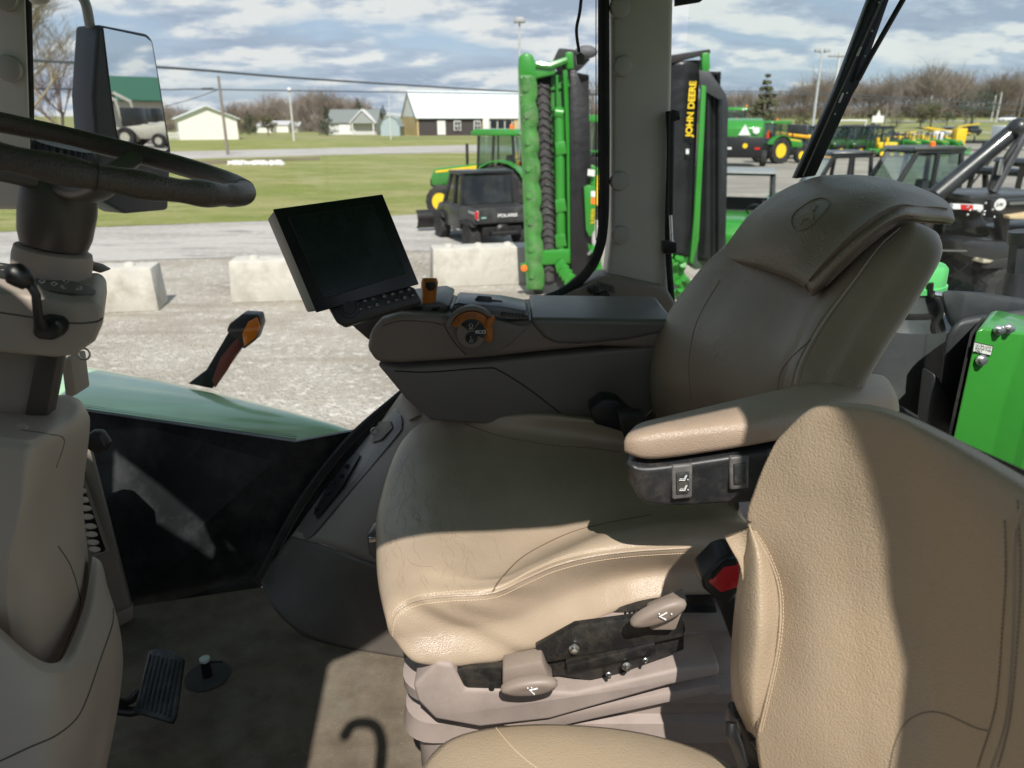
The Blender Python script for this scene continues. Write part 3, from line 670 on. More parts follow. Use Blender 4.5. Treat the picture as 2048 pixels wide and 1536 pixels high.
# =============================================================== instructor seat (nearest, right)
IS = empty('instructor_seat', (.2, .6, 1.5), parent=TR); IS['label'] = 'grained tan leather side seat nearest the door, half in sun'
rows = [
 [(1585, 848, .705), (1634, 811, .70), (1702, 806, .665), (1783, 819, .625), (1882, 860, .575), (2060, 962, .50), (2300, 1120, .42)],
 [(1548, 890, .70), (1612, 835, .685), (1692, 826, .65), (1782, 842, .605), (1886, 890, .55), (2066, 996, .475), (2310, 1150, .40)],
 [(1508, 980, .70), (1596, 930, .67), (1696, 920, .635), (1795, 935, .592), (1908, 980, .53), (2082, 1080, .456), (2320, 1215, .385)],
 [(1494, 1060, .695), (1588, 1045, .66), (1700, 1040, .622), (1808, 1055, .58), (1926, 1092, .52), (2095, 1175, .444), (2330, 1290, .375)],
 [(1548, 1180, .67), (1612, 1180, .635), (1720, 1180, .60), (1830, 1190, .562), (1942, 1212, .507), (2100, 1266, .433), (2330, 1350, .366)],
 [(1545, 1300, .645), (1620, 1310, .608), (1730, 1320, .575), (1845, 1330, .54), (1955, 1342, .49), (2095, 1370, .421), (2330, 1430, .358)],
 [(1512, 1450, .63), (1620, 1465, .585), (1740, 1478, .55), (1860, 1488, .515), (1965, 1495, .468), (2085, 1505, .41), (2300, 1540, .35)],
 [(1530, 1600, .61), (1650, 1620, .565), (1760, 1630, .53), (1870, 1630, .495), (1970, 1635, .45), (2080, 1640, .40), (2300, 1670, .34)]]
g = Surf(rows).grid(90, 90)
for r in g:
    for p in r: p.x += noise.noise(V((p.y * 14, p.z * 10, 2))) * .0025
IB = MB().loft(g, cap=False, closed=False).build('backrest', LEATHER2, IS, smooth=180)
solid(IB, .016)
rows = [
 [(1497, 1040, .705), (1495, 1042, .695), (1500, 1050, .69), (1506, 1060, .69)],
 [(1486, 1110, .71), (1492, 1110, .685), (1515, 1108, .668), (1538, 1118, .675)],
 [(1472, 1190, .715), (1480, 1190, .68), (1518, 1190, .65), (1560, 1195, .662)],
 [(1464, 1270, .71), (1472, 1270, .67), (1515, 1270, .635), (1556, 1275, .645)],
 [(1461, 1350, .705), (1470, 1352, .66), (1505, 1355, .63), (1543, 1360, .634)],
 [(1466, 1410, .70), (1478, 1415, .655), (1503, 1420, .63), (1526, 1430, .63)],
 [(1482, 1452, .69), (1492, 1460, .66), (1505, 1468, .64), (1514, 1478, .635)]]
g = Surf(rows).grid(60, 30)
o = MB().loft(g, cap=False, closed=False).build('side_bolster', LEATHER2, IS, smooth=180)
solid(o, .03)
ib = bvh_of(IB); bo = bvh_of(o)
crease = [(1503, 1062), (1530, 1105), (1552, 1160), (1559, 1215), (1554, 1290), (1538, 1370), (1516, 1462)]
MB().tube(drape(ib, [(a + 3, b) for a, b in crease], .0002, 50), .0018, 6).build('bolster_piping', LEATHER2, IS)
mb = MB(); stitches(mb, drape(ib, [(a + 8, b) for a, b in crease], .0004, 60), .004, .0028, .0005); mb.build('seam_stitching', THREAD, IS)
for pth in ([(2010, 1040), (2012, 1150), (2005, 1260), (1998, 1360), (1988, 1430), (1955, 1536)], [(2036, 1000), (2042, 1150), (2034, 1300), (2020, 1440), (1996, 1536)]):
    mb = MB(); stitches(mb, drape(ib, pth, .0004, 60), .004, .0028, .0006); mb.build('seam_stitching', MATS['thread_dark'], IS)
MB().tube(drape(ib, [(2046, 1010), (2028, 1080), (2026, 1200), (2022, 1320), (2010, 1440), (1980, 1536)], .0002, 50), .002, 6).build('back_piping', LEATHER2, IS)
mb = MB(); stitches(mb, drape(ib, [(1778, 1545), (1790, 1490), (1812, 1445), (1850, 1425), (1890, 1428), (1950, 1455), (1980, 1462)], .0004, 60), .004, .0028, .0006); mb.build('seam_stitching', MATS['thread_dark'], IS)
# piping seam along the top silhouette
def puff(out, z0, bulge, under, n=60, rings=10):
    P = [V((a, b, 0)) for a, b in out]; pts = [sp_eval(P, i * len(P) / n, True) for i in range(n)]
    c = sum(pts, V()) / n; L = []
    L.append([V((c.x + (p.x - c.x) * .8, c.y + (p.y - c.y) * .8, z0 - under)) for p in pts])
    L.append([V((c.x + (p.x - c.x) * .96, c.y + (p.y - c.y) * .96, z0 - under * .9)) for p in pts])
    L.append([V((p.x, p.y, z0 - under * .5)) for p in pts])
    for k in range(rings + 1):
        s_ = 1 - .97 * (k / rings) ** 1.3; h = bulge * (1 - s_ ** 4)
        L.append([V((c.x + (p.x - c.x) * s_, c.y + (p.y - c.y) * s_, z0 + h)) for p in pts])
    return L
IC = MB().loft(puff([(-.125, .62), (-.10, .70), (-.06, .735), (.02, .75), (.12, .745), (.20, .725), (.26, .69), (.30, .64), (.32, .5), (.28, .38), (.0, .36), (-.12, .42), (-.14, .54)], 1.868, .022, .07)).build('seat_cushion', LEATHER2, IS, smooth=180)
ic = bvh_of(IC)
mb = MB(); stitches(mb, drape(ic, [(985, 1446), (1003, 1470), (1030, 1500), (1065, 1530), (1100, 1550)], .0004, 50), .004, .0028, .0006)
stitches(mb, drape(ic, [(950, 1452), (1000, 1447), (1140, 1446), (1250, 1456), (1340, 1470), (1420, 1496), (1470, 1530)], .0004, 80), .004, .0028, .0006)
mb.build('seam_stitching', THREAD, IS)
# hinge hardware between the two
slab([(1468, 1440), (1486, 1436), (1510, 1470), (1540, 1536), (1560, 1600), (1500, 1600), (1476, 1500), (1462, 1470)], .66, .03, 'hinge_cover', BLACKM, IS, bevel=.006, seg=3)
MB().tube([Py(1462, 1445, .655), Py(1462, 1465, .65), Py(1474, 1490, .65), Py(1486, 1530, .65)], [.006, .008, .007, .006], 10).build('hinge_lever', BLACKP, IS)
MB().tube([Py(1508, 1478, .64), Py(1545, 1540, .62), Py(1570, 1600, .6)], .005, 8).build('hinge_rod', CHROME if False else BLACKP, IS)

# =============================================================== steering wheel and column
Cw = Py(128, 300, .86); NW = V((.254, .075, .96)).normalized(); XW = V((.967, 0, -.254)); XW = (XW - NW * XW.dot(NW)).normalized(); YW = NW.cross(XW)
RIMM = pm('wheel_leather', (.06, .047, .038), .42, var=.15, bump=.0005, bscale=500, kind='leather', spec=.5)
SW = MB().tube([Cw + (XW * math.cos(a) + YW * math.sin(a)) * .191 + NW * (-.0016 * (k % 2) if 0 else 0) for k, a in enumerate([2 * math.pi * i / 120 for i in range(120)])], [.0130 + (.0012 * math.sin(i * .9) if 90 < i < 118 else 0) for i in range(120)], 18, closed=True).build('steering_wheel', RIMM, TR, smooth=180)
mb = MB()
for i in range(8, 58):
    a = 2 * math.pi * i / 120 * 1.02; c = Cw + (XW * math.cos(a) + YW * math.sin(a)) * .1795 + NW * -.002
    t = (XW * -math.sin(a) + YW * math.cos(a)); mb.tube([c - t * .002 + NW * .004, c + t * .002 - NW * .004], .0007, 4); mb.tube([c + t * .002 + NW * .004, c - t * .002 - NW * .004], .0007, 4)
mb.build('rim_stitching', pm('thread_black', (.02, .018, .016), .7), SW)
for a in (.40, 5.35):
    MB().tube(MB().ring(Cw + (XW * math.cos(a) + YW * math.sin(a)) * .190, XW * -math.sin(a) + YW * math.cos(a), .0136, 20), .0005, 5, closed=True).build('rim_joint', MATS['thread_black'], SW)
hubc = Cw - NW * .030
for a, w in ((-.85, .013), (-2.2, .014), (1.6, .014)):
    e = Cw + (XW * math.cos(a) + YW * math.sin(a)) * .188; d_ = (e - hubc); s0 = hubc + d_ * .16
    t = NW.cross(d_).normalized(); rings = []
    for k in range(9):
        f = k / 8; c = s0.lerp(e, f) - NW * (.010 * math.sin(f * math.pi) + .012 * (1 - f)); ww = w * (1.25 - .45 * f); hh = .008
        rings.append([c + t * ww * math.copysign(abs(math.cos(q)) ** .6, math.cos(q)) + NW * hh * math.copysign(abs(math.sin(q)) ** .6, math.sin(q)) for q in [2 * math.pi * m_ / 16 for m_ in range(16)]])
    MB().loft(rings).build('spoke', pm('hub_taupe', (.085, .073, .062), .45, bump=.0001, bscale=900), SW, smooth=60)
mb = MB(); mb.lathe(hubc - NW * .115, NW, [(.034, .037), (.0375, .050), (.0395, .078), (.038, .10), (.032, .112), (.02, .115), (.001, .116)], 40); mb.build('wheel_hub', MATS['hub_taupe'], SW, smooth=50)
rb = []
for h in (.0, .012):
    rb.append([hubc + NW * (.018 + h) + (XW * math.cos(a) + YW * math.sin(a)) * (.030 + .0012 * math.cos(a * 26)) for a in [2 * math.pi * i / 208 for i in range(208)]])
MB().loft([[hubc + NW * .0 + (p - hubc - NW * .018) * .9 for p in rb[0]]] + rb + [[hubc + NW * .034 + (p - hubc - NW * .03) * .9 for p in rb[1]]]).build('horn_knob', BLACKP, SW, smooth=30)
colc = hubc - NW * .113
MB().lathe(colc - NW * .05, NW, [(.0405, .05), (.0405, .072), (.039, .080), (.034, .082)], 36).build('column_collar', TAUPE, TR, smooth=50)
sc = slab([(-170, 560), (60, 592), (140, 604), (186, 600), (204, 616), (206, 648), (190, 684), (150, 712), (110, 716), (-170, 690)], .715, Py(213, 547, .90) - Py(204, 604, .715), 'column_cover', TAUPE, TR, bevel=.014, seg=4)
scb = bvh_of(sc)
groove(sc, [(-20, 622), (60, 634), (140, 646), (190, 644), (206, 636)], .0009, 'cover_seam', TR, pm('seam_grey', (.06, .052, .045), .7))
q = [Py(a, b, y) for a, b, y in ((64, 543, .80), (110, 536, .86), (140, 545, .86), (178, 568, .78), (176, 576, .765), (150, 577, .76))]
ctl = None
q = drape(scb, [(66, 562), (112, 557), (150, 566), (190, 582), (186, 591), (156, 591), (100, 583)], .0004)
if len(q) > 4:
    ctl = MB().prism([sp_eval(q, i * len(q) / 40, True) for i in range(40)], (0, 0, .0012)).build('touch_pad', pm('pad_taupe', (.11, .1, .088), .4), sc, bevel=0)
    mb = MB()
    for (a, b) in ((84, 567), (108, 572), (132, 567)):
        w = drape(scb, [(a - 6, b), (a, b - 4), (a + 6, b), (a, b + 4), (a - 6, b)], .0025)
        if len(w) > 3: mb.tube(w, .0005, 4)
    for (a, b) in ((130, 578), (158, 580)):
        w = drape(scb, [(a - 8, b + 3), (a - 6, b - 3), (a + 6, b - 3), (a + 8, b + 3)], .0025)
        if len(w) > 3: mb.tube(w, .0005, 4)
        for k in (-4, 0, 4):
            w = drape(scb, [(a + k, b), (a + k + 1, b + 5)], .0025)
            if len(w) > 1: mb.tube(w, .0005, 4)
    mb.build('pad_symbols', WHITEP, ctl)
slab([(148, 522), (190, 533), (208, 543), (200, 547), (150, 532)], .90, .02, 'cover_flap', TAUPE_D, sc, bevel=.002)
# stalk with knob
st = MB().tube([Py(84, 650, .70), Py(76, 630, .685), Py(72, 590, .68), Py(64, 574, .68), Py(44, 558, .68)], [.007, .0042, .004, .0045, .005], 12).build('shuttle_stalk', BLACKP, TR)
MB().tube([Py(58, 570, .68), Py(44, 556, .678), Py(28, 546, .676), Py(16, 540, .676)], [.007, .0105, .011, .007], 14).build('stalk_knob', BLACKP, st, smooth=180)
slab([(64, 640), (80, 634), (112, 640), (122, 652), (120, 668), (106, 682), (74, 680), (62, 668)], .700, .02, 'stalk_boot', BLACKP, st, bevel=.006, seg=3)
slab([(-170, 690), (118, 702), (92, 842), (-170, 836)], .79, Py(122, 702, .9) - Py(118, 712, .79), 'steering_column', TAUPE, TR, bevel=.006, seg=3)
slab([(72, 704), (118, 706), (94, 832), (46, 838)], .782, .02, 'column_strip', TAUPE_D if False else MATS['hub_taupe'], TR, bevel=.003)
MB().tube(MB().ring(Py(168, 708, .86), (0, -1, .2), .007, 18), .0012, 6, closed=True).build('key_ring', CHROME, TR)
slab([(120, 720), (142, 715), (152, 790), (130, 800)], 1.0, .04, 'column_bracket', TAUPE, TR, bevel=.004)
# cowling: upper shell narrowing to a tongue, lower shell around it
sts = [[(-260, 905, .66), (-260, 820, .67), (-260, 770, .92), (-260, 850, .92)],
       [(-60, 905, .66), (-60, 835, .67), (-60, 785, .92), (-60, 850, .92)],
       [(60, 912, .665), (60, 848, .675), (70, 786, .92), (70, 860, .92)],
       [(112, 905, .69), (112, 852, .70), (130, 790, .92), (140, 860, .92)],
       [(152, 890, .76), (152, 840, .76), (158, 800, .90), (160, 860, .90)],
       [(168, 880, .80), (170, 845, .80), (170, 815, .88), (170, 850, .88)]]
def coldloft(rings, name, mat, **k):
    L = [[pp(a) for a in r] for r in rings]; n = len(L[0]); S2 = Surf(L, False)
    g = S2.grid(k.get('nu', 60), k.get('nv', 60)); o = MB().loft(g, cap=False, closed=False).build(name, mat, TR, smooth=180)
    solid(o, .006)
    return o
up = coldloft([
 [(-200, 780, .90), (0, 790, .90), (70, 792, .91), (130, 790, .91), (150, 795, .92), (162, 802, .93)],
 [(-200, 846, .70), (0, 858, .70), (70, 862, .705), (126, 836, .78), (160, 818, .84), (176, 826, .90)],
 [(-200, 868, .672), (0, 884, .668), (72, 888, .675), (130, 862, .75), (164, 840, .82), (180, 845, .90)],
 [(-200, 920, .664), (0, 926, .66), (66, 932, .666), (124, 910, .74), (160, 890, .81), (176, 895, .90)],
 [(-200, 1010, .656), (0, 1014, .652), (54, 1020, .658), (108, 1010, .73), (146, 995, .80), (166, 1000, .88)],
 [(-200, 1100, .65), (-10, 1110, .645), (30, 1125, .652), (100, 1130, .70), (150, 1110, .77), (176, 1110, .86)],
 [(-200, 1180, .66), (-10, 1190, .655), (24, 1192, .66), (92, 1205, .69), (145, 1190, .755), (176, 1180, .84)],
 [(-200, 1290, .68), (-10, 1275, .675), (30, 1285, .672), (80, 1300, .69), (125, 1290, .74), (160, 1260, .82)],
 [(-200, 1380, .69), (0, 1360, .69), (50, 1350, .685), (90, 1345, .70), (112, 1340, .73), (140, 1320, .80)]], 'cowling', TAUPE)
lowc = coldloft([
 [(-200, 1140, .655), (-40, 1225, .65), (60, 1308, .65), (108, 1326, .66), (134, 1300, .70), (168, 1210, .77), (184, 1120, .83), (186, 1116, .86), (190, 1116, .92)],
 [(-200, 1150, .645), (-40, 1240, .638), (60, 1326, .636), (112, 1342, .648), (148, 1310, .69), (186, 1215, .765), (199, 1128, .83), (206, 1140, .86), (200, 1150, .92)],
 [(-200, 1180, .64), (-40, 1262, .632), (60, 1342, .632), (118, 1352, .646), (160, 1322, .69), (198, 1235, .765), (208, 1160, .82), (216, 1180, .86), (212, 1190, .92)],
 [(-200, 1300, .632), (-40, 1340, .622), (60, 1400, .62), (120, 1410, .635), (172, 1370, .68), (212, 1300, .745), (236, 1260, .80), (244, 1290, .86), (236, 1300, .92)],
 [(-200, 1420, .622), (-40, 1430, .612), (60, 1460, .612), (120, 1465, .63), (170, 1440, .67), (208, 1400, .73), (234, 1370, .78), (240, 1390, .84), (232, 1400, .92)],
 [(-200, 1560, .612), (-40, 1560, .602), (60, 1570, .602), (110, 1570, .62), (150, 1560, .66), (180, 1550, .71), (206, 1536, .75), (212, 1540, .82), (206, 1550, .92)],
 [(-200, 1680, .60), (-40, 1680, .592), (60, 1690, .592), (100, 1690, .61), (130, 1680, .65), (160, 1670, .70), (180, 1650, .74), (186, 1660, .82), (180, 1670, .92)]], 'lower_cowling', TAUPE, nu=80, nv=80)
groove(lowc, [(0, 1522), (60, 1494), (110, 1472), (150, 1440), (172, 1400), (200, 1320), (224, 1250), (226, 1218)], .0011, 'panel_gap', TR, MATS['seam_grey'])
groove(up, [(42, 860), (96, 868), (128, 880), (112, 936)], .0006, 'panel_gap', TR, MATS['seam_grey'])
groove(up, [(116, 1092), (140, 1130), (156, 1180), (158, 1222), (120, 1320)], .0008, 'panel_gap', TR, MATS['seam_grey'])
q = drape(up, [(42, 856)], 0)
if q: MB().lathe(q[0], (0, -.5, 1), [(.006, -.002), (.006, .0012), (.0005, .0014)], 18).build('push_pin', TAUPE, up)
slab([(176, 866), (196, 868), (212, 892), (206, 905), (196, 912), (170, 898)], .95, .02, 'tilt_pedal', BLACKP, TR, bevel=.004)
# brake pedal
pz = 1.56
ped = [Pz(298, 1302, 1.62), Pz(318, 1296, 1.625), Pz(350, 1303, 1.625), Pz(368, 1318, 1.62), Pz(352, 1432, 1.58), Pz(344, 1446, 1.575), Pz(268, 1424, 1.575), Pz(274, 1400, 1.585)]
nP = (ped[2] - ped[6]).cross(ped[3] - ped[0]).normalized(); nP = nP if nP.dot(EYE - ped[0]) > 0 else -nP
pd = MB().prism([p - nP * .008 for p in ped], nP * .010).build('brake_pedal', pm('pedal_rubber', (.02, .022, .024), .4, var=.2, dirt=((.16, .16, .15), .4, 30)), TR, bevel=.002)
mb = MB()
for k in range(8):
    f = (k + .7) / 8.4; a = ped[0].lerp(ped[3], f) * .93 + (ped[6].lerp(ped[5], f)) * .07; b = ped[0].lerp(ped[3], f) * .07 + (ped[6].lerp(ped[5], f)) * .93
    mb.tube([a + nP * .003, b + nP * .003], .0026, 6)
mb.build('pedal_ribs', MATS['pedal_rubber'], pd, label='raised rubber ribs')
MB().tube([Pz(220, 1402, 1.60), Pz(250, 1406, 1.58), Pz(262, 1400, 1.575), Pz(276, 1385, 1.575)], .008, 10).build('pedal_arm', BLACKM, pd)
MB().tube([Pz(220, 1418, 1.57), Pz(262, 1424, 1.56), Pz(290, 1418, 1.56)], .009, 10).build('pedal_arm', BLACKP, pd)
b0 = Pz(415, 1352, 1.502); MB().lathe(b0, (0, 0, 1), [(.045, 0), (.045, .0015), (.001, .0016)], 28).build('floor_cutout', pm('floor_rubber', (.05, .05, .045), .8), TR)
po = MB().lathe(b0, (-.0, 0, 1), [(.010, 0), (.0095, .035), (.0095, .04)], 20).build('floor_post', BLACKP, TR)
MB().lathe(b0 + V((0, 0, .0395)), (0, 0, 1), [(.0105, 0), (.0105, .006), (.006, .0075), (.001, .0075)], 20).build('post_cap', pm('cap_white', (.55, .6, .55), .5), po)
MB().tube([b0 + V((.008, 0, .035)), b0 + V((.035, .004, .034))], .002, 6).build('post_lever', BLACKP, po)

# =============================================================== right hand console
CO = empty('armrest_console', (.0, 1.5, 1.9), parent=TR); CO['label'] = 'dark taupe control console beyond the driver seat'
body = slab([(733, 700), (740, 662), (762, 640), (800, 628), (892, 632), (912, 640), (1000, 646), (1065, 642), (1330, 655), (1345, 700), (1200, 694), (1100, 703), (960, 718), (800, 728), (752, 726)], 1.40, .2, 'console_body', TAUPE_D, CO, bevel=.012, seg=4)
lowb = slab([(752, 728), (800, 736), (960, 726), (1100, 711), (1200, 702), (1345, 690), (1330, 800), (1290, 838), (1190, 866), (860, 842), (812, 800)], 1.405, .18, 'console_side', pm('console_side_taupe', (.165, .143, .124), .5, var=.08, bump=.0001, bscale=900), CO, bevel=.008, seg=3)
groove(lowb, [(790, 742), (860, 744), (970, 736), (1000, 742), (1060, 780), (1130, 834)], .0014, 'panel_gap', CO, MATS['slot_black'])
groove(body, [(886, 646), (905, 680), (932, 710)], .0009, 'panel_gap', CO, MATS['slot_black'])
groove(body, [(765, 652), (800, 642), (860, 644), (884, 650)], .0007, 'panel_gap', CO, MATS['slot_black'])
lid = slab([(1060, 636), (1066, 652), (1088, 678), (1114, 689), (1160, 690), (1250, 682), (1352, 662), (1352, 640)], 1.392, .21, 'console_lid', pm('lid_vinyl', (.14, .13, .12), .42, var=.1, bump=.0002, bscale=500), CO, bevel=.012, seg=4)
# throttle dial
dc = (943, 667); yD = 1.384
def arc(r0, r1, a0, a1, y, th, name, mat, par, n=28, bev=.0015):
    o_ = [(dc[0] + math.cos(R(a)) * r1, dc[1] - math.sin(R(a)) * r1) for a in [a0 + (a1 - a0) * i / n for i in range(n + 1)]]
    i_ = [(dc[0] + math.cos(R(a)) * r0, dc[1] - math.sin(R(a)) * r0) for a in [a1 + (a0 - a1) * i / n for i in range(n + 1)]]
    return slab(o_ + i_, y, th, name, mat, par, bevel=bev)
dial = slab([(900, 636), (915, 618), (940, 611), (970, 618), (990, 640), (1040, 652), (1062, 650), (1020, 690), (992, 706), (935, 710), (914, 680)], 1.392, .02, 'dial_recess', MATS['console_side_taupe'], CO, bevel=.003)
arc(0.5, 29, 0, 359, yD, .008, 'dial_face', TAUPE_D, dial, 40, 0)
orr = arc(29, 44, -28, 158, yD - .004, .012, 'throttle_ring', ORANGE, CO, 36, .0022)
arc(45, 54, 30, 165, yD - .006, .02, 'ring_hood', MATS['console_side_taupe'], CO, 30, .003)
mb = MB()
for i in range(13):
    a = R(150 - i * 6.2); p = [Py(dc[0] + math.cos(a) * r, dc[1] - math.sin(a) * r, yD - .0042) for r in (32, 42)]; mb.tube(p, .0008, 4)
mb.build('ring_ribs', pm('orange_groove', (.16, .05, .006), .5), orr)
slab([(972, 640), (987, 630), (991, 640), (983, 652), (972, 655)], yD - .012, .012, 'ring_tab', ORANGE, orr, bevel=.003)
arc(8, 27, -22, 52, yD - .002, .004, 'eco_key', BLACKP, dial, 14, .0005)
arc(8, 27, 62, 140, yD - .002, .004, 'cruise_key', BLACKP, dial, 14, .0005)
slab([(943 + 12 * math.cos(R(a)), 676 - 12 * math.sin(R(a))) for a in range(0, 360, 20)], yD - .003, .004, 'field_key', BLACKP, dial, bevel=.0005)
text_obj('ECO', Py(951, 667, yD - .0034), (1, 0, .0), (0, .3, 1), .0098, WHITEP, 'eco_lettering', dial, depth=.0008, bold=.0003)
mb = MB(); k = Py(942, 651, yD - .003); mb.tube(MB().ring(k, (0, -1, 0), .0035, 14), .0005, 5, closed=True); mb.tube([k + V((-.004, 0, -.006)), k + V((.004, 0, -.006))], .0005, 4)
k = Py(942, 678, yD - .004); mb.tube([k + V((-.004, 0, -.003)), k + V((.003, 0, -.002)), k + V((-.001, 0, .002)), k + V((0, 0, .006))], .0005, 4); mb.tube([k + V((-.004, 0, -.006)), k + V((.004, 0, -.006))], .0005, 4)
mb.build('key_symbols', WHITEP, dial)
# orange gear lever
gl = quadloft([[(850, 625, 1.44), (850, 625, 1.44), (866, 625, 1.46), (866, 625, 1.46)],
               [(845, 616, 1.437), (845, 616, 1.465), (870, 616, 1.465), (870, 616, 1.437)],
               [(843, 590, 1.43), (843, 590, 1.467), (873, 590, 1.467), (873, 590, 1.43)],
               [(842, 566, 1.427), (842, 566, 1.467), (876, 566, 1.467), (876, 566, 1.427)],
               [(845, 556, 1.433), (845, 556, 1.464), (873, 556, 1.464), (873, 556, 1.433)]], 28, 3.4, 30).build('speed_lever', ORANGE, CO, smooth=60)
slab([(851, 565), (871, 564), (872, 575), (866, 582), (857, 582), (851, 575)], 1.424, .02, 'thumb_button', BLACKP, gl, bevel=.002)
MB().cyl(Py(859, 620, 1.45), Py(859, 640, 1.46), .007).build('lever_stem', BLACKP, gl)
# gate plate and hydraulic levers slot on top
top = slab([(775, 628), (800, 612), (880, 604), (900, 612), (892, 630), (800, 632)], 1.43, .16, 'gate_plate', pm('gate_grey', (.07, .068, .065), .4), CO, bevel=.006)
zt = Py(762, 640, 1.40).z
mb = MB()
for a, b in (((790, 622), (812, 616)), ((818, 618), (842, 616)), ((862, 622), (876, 616))):
    mb.prism([Py(a[0], a[1], 1.428), Py(a[0] + 3, a[1] - 6, 1.428), Py(b[0] + 5, b[1] - 2, 1.428), Py(b[0], b[1] + 5, 1.428)], (0, .003, 0))
mb.build('gate_slots', MATS['slot_black'], top)
# grey palm pad with buttons behind the dial
GREYP = pm('cool_grey_plastic', (.12, .125, .13), .32, var=.1, bump=.0001, bscale=900)
quadloft([[(870, 625, 1.44), (872, 606, 1.46), (876, 592, 1.62), (874, 615, 1.62)],
          [(900, 632, 1.43), (900, 608, 1.46), (910, 590, 1.64), (905, 620, 1.64)],
          [(960, 640, 1.43), (958, 612, 1.46), (970, 589, 1.64), (965, 625, 1.64)],
          [(1010, 645, 1.44), (1008, 620, 1.47), (1014, 596, 1.62), (1010, 630, 1.62)],
          [(1030, 648, 1.46), (1028, 632, 1.48), (1034, 616, 1.6), (1030, 640, 1.6)]], 24, 3, 24).build('palm_rest', GREYP, CO, smooth=180)
kk = slab([(902, 622), (912, 606), (1000, 612), (1052, 622), (1060, 640), (1000, 640), (916, 632)], 1.405, .1, 'key_panel', GREYP, CO, bevel=.004)
for (a, b, w) in ((964, 604, 26), (990, 612, 22)):
    slab([(a - w, b + 8), (a - w + 18, b - 12), (a + w - 8, b - 10), (a + w, b + 8)], 1.44, .01, 'paddle_button', pm('button_dark', (.03, .031, .034), .35), kk, bevel=.002)
for i in range(4):
    slab([(1003 + i * 14, 626 + i * 1), (1014 + i * 14, 627 + i * 1), (1012 + i * 14, 634 + i * 1), (1002 + i * 14, 633 + i * 1)], 1.398, .01, 'panel_button', MATS['button_dark'], kk, bevel=.001)
MB().tube([Py(a[0], a[1], 1.40) for a in [(918 + 12 * math.cos(R(t)), 614 - 7 * math.sin(R(t))) for t in range(0, 360, 20)]], .0011, 5, closed=True).build('button_ring', BLACKP, kk)

# =============================================================== monitor
MO = empty('display_monitor', (-.3, 1.3, 2.2), parent=TR); MO['label'] = 'switched off touch screen in a black bezel'
def onp(px, py, k=0):  # front plane of the monitor
    p0 = Py(700, 500, 1.28); n = V((.18, -.90, .38)).normalized(); d = ray(px, py); t = (p0 - EYE + n * k).dot(n) / d.dot(n); return EYE + d * t
nM = V((.18, -.90, .38)).normalized()
fr = [onp(545, 418), onp(765, 388), onp(838, 568), onp(632, 625)]
case = MB().prism([onp(547, 420, -.003), onp(764, 391, -.003), onp(836, 567, -.003), onp(633, 622, -.003)], Py(533, 436, 1.37) - onp(546, 419)).build('monitor_case', TAUPE if False else pm('case_grey', (.04, .037, .033), .5), MO, bevel=.004, seg=3)
MB().prism(fr, -nM * .004).build('bezel', pm('bezel_black', (.006, .007, .009), .35, var=.2), MO, bevel=.0018)
scrm = pm('dark_screen', (.012, .016, .018), .2, var=.2, spec=.5, dirt=((.07, .085, .09), .45, 5))  # paler smudges and lifted base paint in the screen's reflections
MB().prism([onp(577, 434, .0005), onp(746, 408, .0005), onp(812, 546, .0005), onp(648, 598, .0005)], nM * .0004).build('screen', scrm, MO, smooth=0)
mb = MB(); q = [onp(577, 434, .0012), onp(746, 408, .0012), onp(812, 546, .0012), onp(648, 598, .0012)]; mb.tube(q, .0009, 5, closed=True); mb.tube([onp(728, 464, .001), onp(748, 467, .001), onp(764, 470, .001)], .0003, 4); mb.build('screen_edge', pm('edge_grey', (.02, .021, .022), .3), MO)
kp = MB().prism([onp(652, 606, -.01), onp(672, 642, -.01), onp(690, 652, -.01), onp(845, 604, -.01), onp(828, 574, -.01), onp(790, 566, -.01)], -nM * .03).build('key_strip', pm('strip_black', (.028, .027, .026), .45), MO, bevel=.004)
for r_ in range(2):
    for c_ in range(7):
        a = 712 + c_ * 16.5 + r_ * 8 + (6 if c_ > 2 else 0); b = 607 - c_ * 4.4 + r_ * 12 - (1 if c_ > 2 else 0)
        k = MB().prism([onp(a - 6, b - 3, -.0095), onp(a + 5, b - 6, -.0095), onp(a + 8, b + 2, -.0095), onp(a - 3, b + 5, -.0095)], nM * .002).build('key', MATS['button_dark'], kp, bevel=.0008)
        mb = MB(); rr = random.uniform(.0012, .0022); c0 = onp(a + 1, b - 1, -.007)
        if (c_ + r_) % 3 == 0: mb.tube(MB().ring(c0, nM, rr, 10), .0003, 4, closed=True)
        elif (c_ + r_) % 3 == 1: mb.tube([c0 + V((-.002, 0, 0)), c0 + V((.0022, 0, .0006))], .0004, 4); mb.tube([c0 + V((-.001, 0, -.0013)), c0 + V((.0015, 0, .0016))], .0003, 4)
        else: mb.tube([c0 + V((-.002, 0, .001)), c0, c0 + V((.0022, 0, .0014)), c0 + V((.001, 0, -.0013))], .0003, 4)
        mb.build('key_icon', WHITEP, kp)
kc = onp(699, 617, -.008)
MB().lathe(kc, nM, [(.017, 0), (.017, .006), (.0115, .0065), (.011, .010), (.001, .0102)], 28).build('scroll_knob', BLACKP, kp)
slab([(698, 648), (780, 626), (800, 640), (770, 690), (735, 680)], 1.44, .08, 'monitor_arm', MATS['hub_taupe'], MO, bevel=.006)

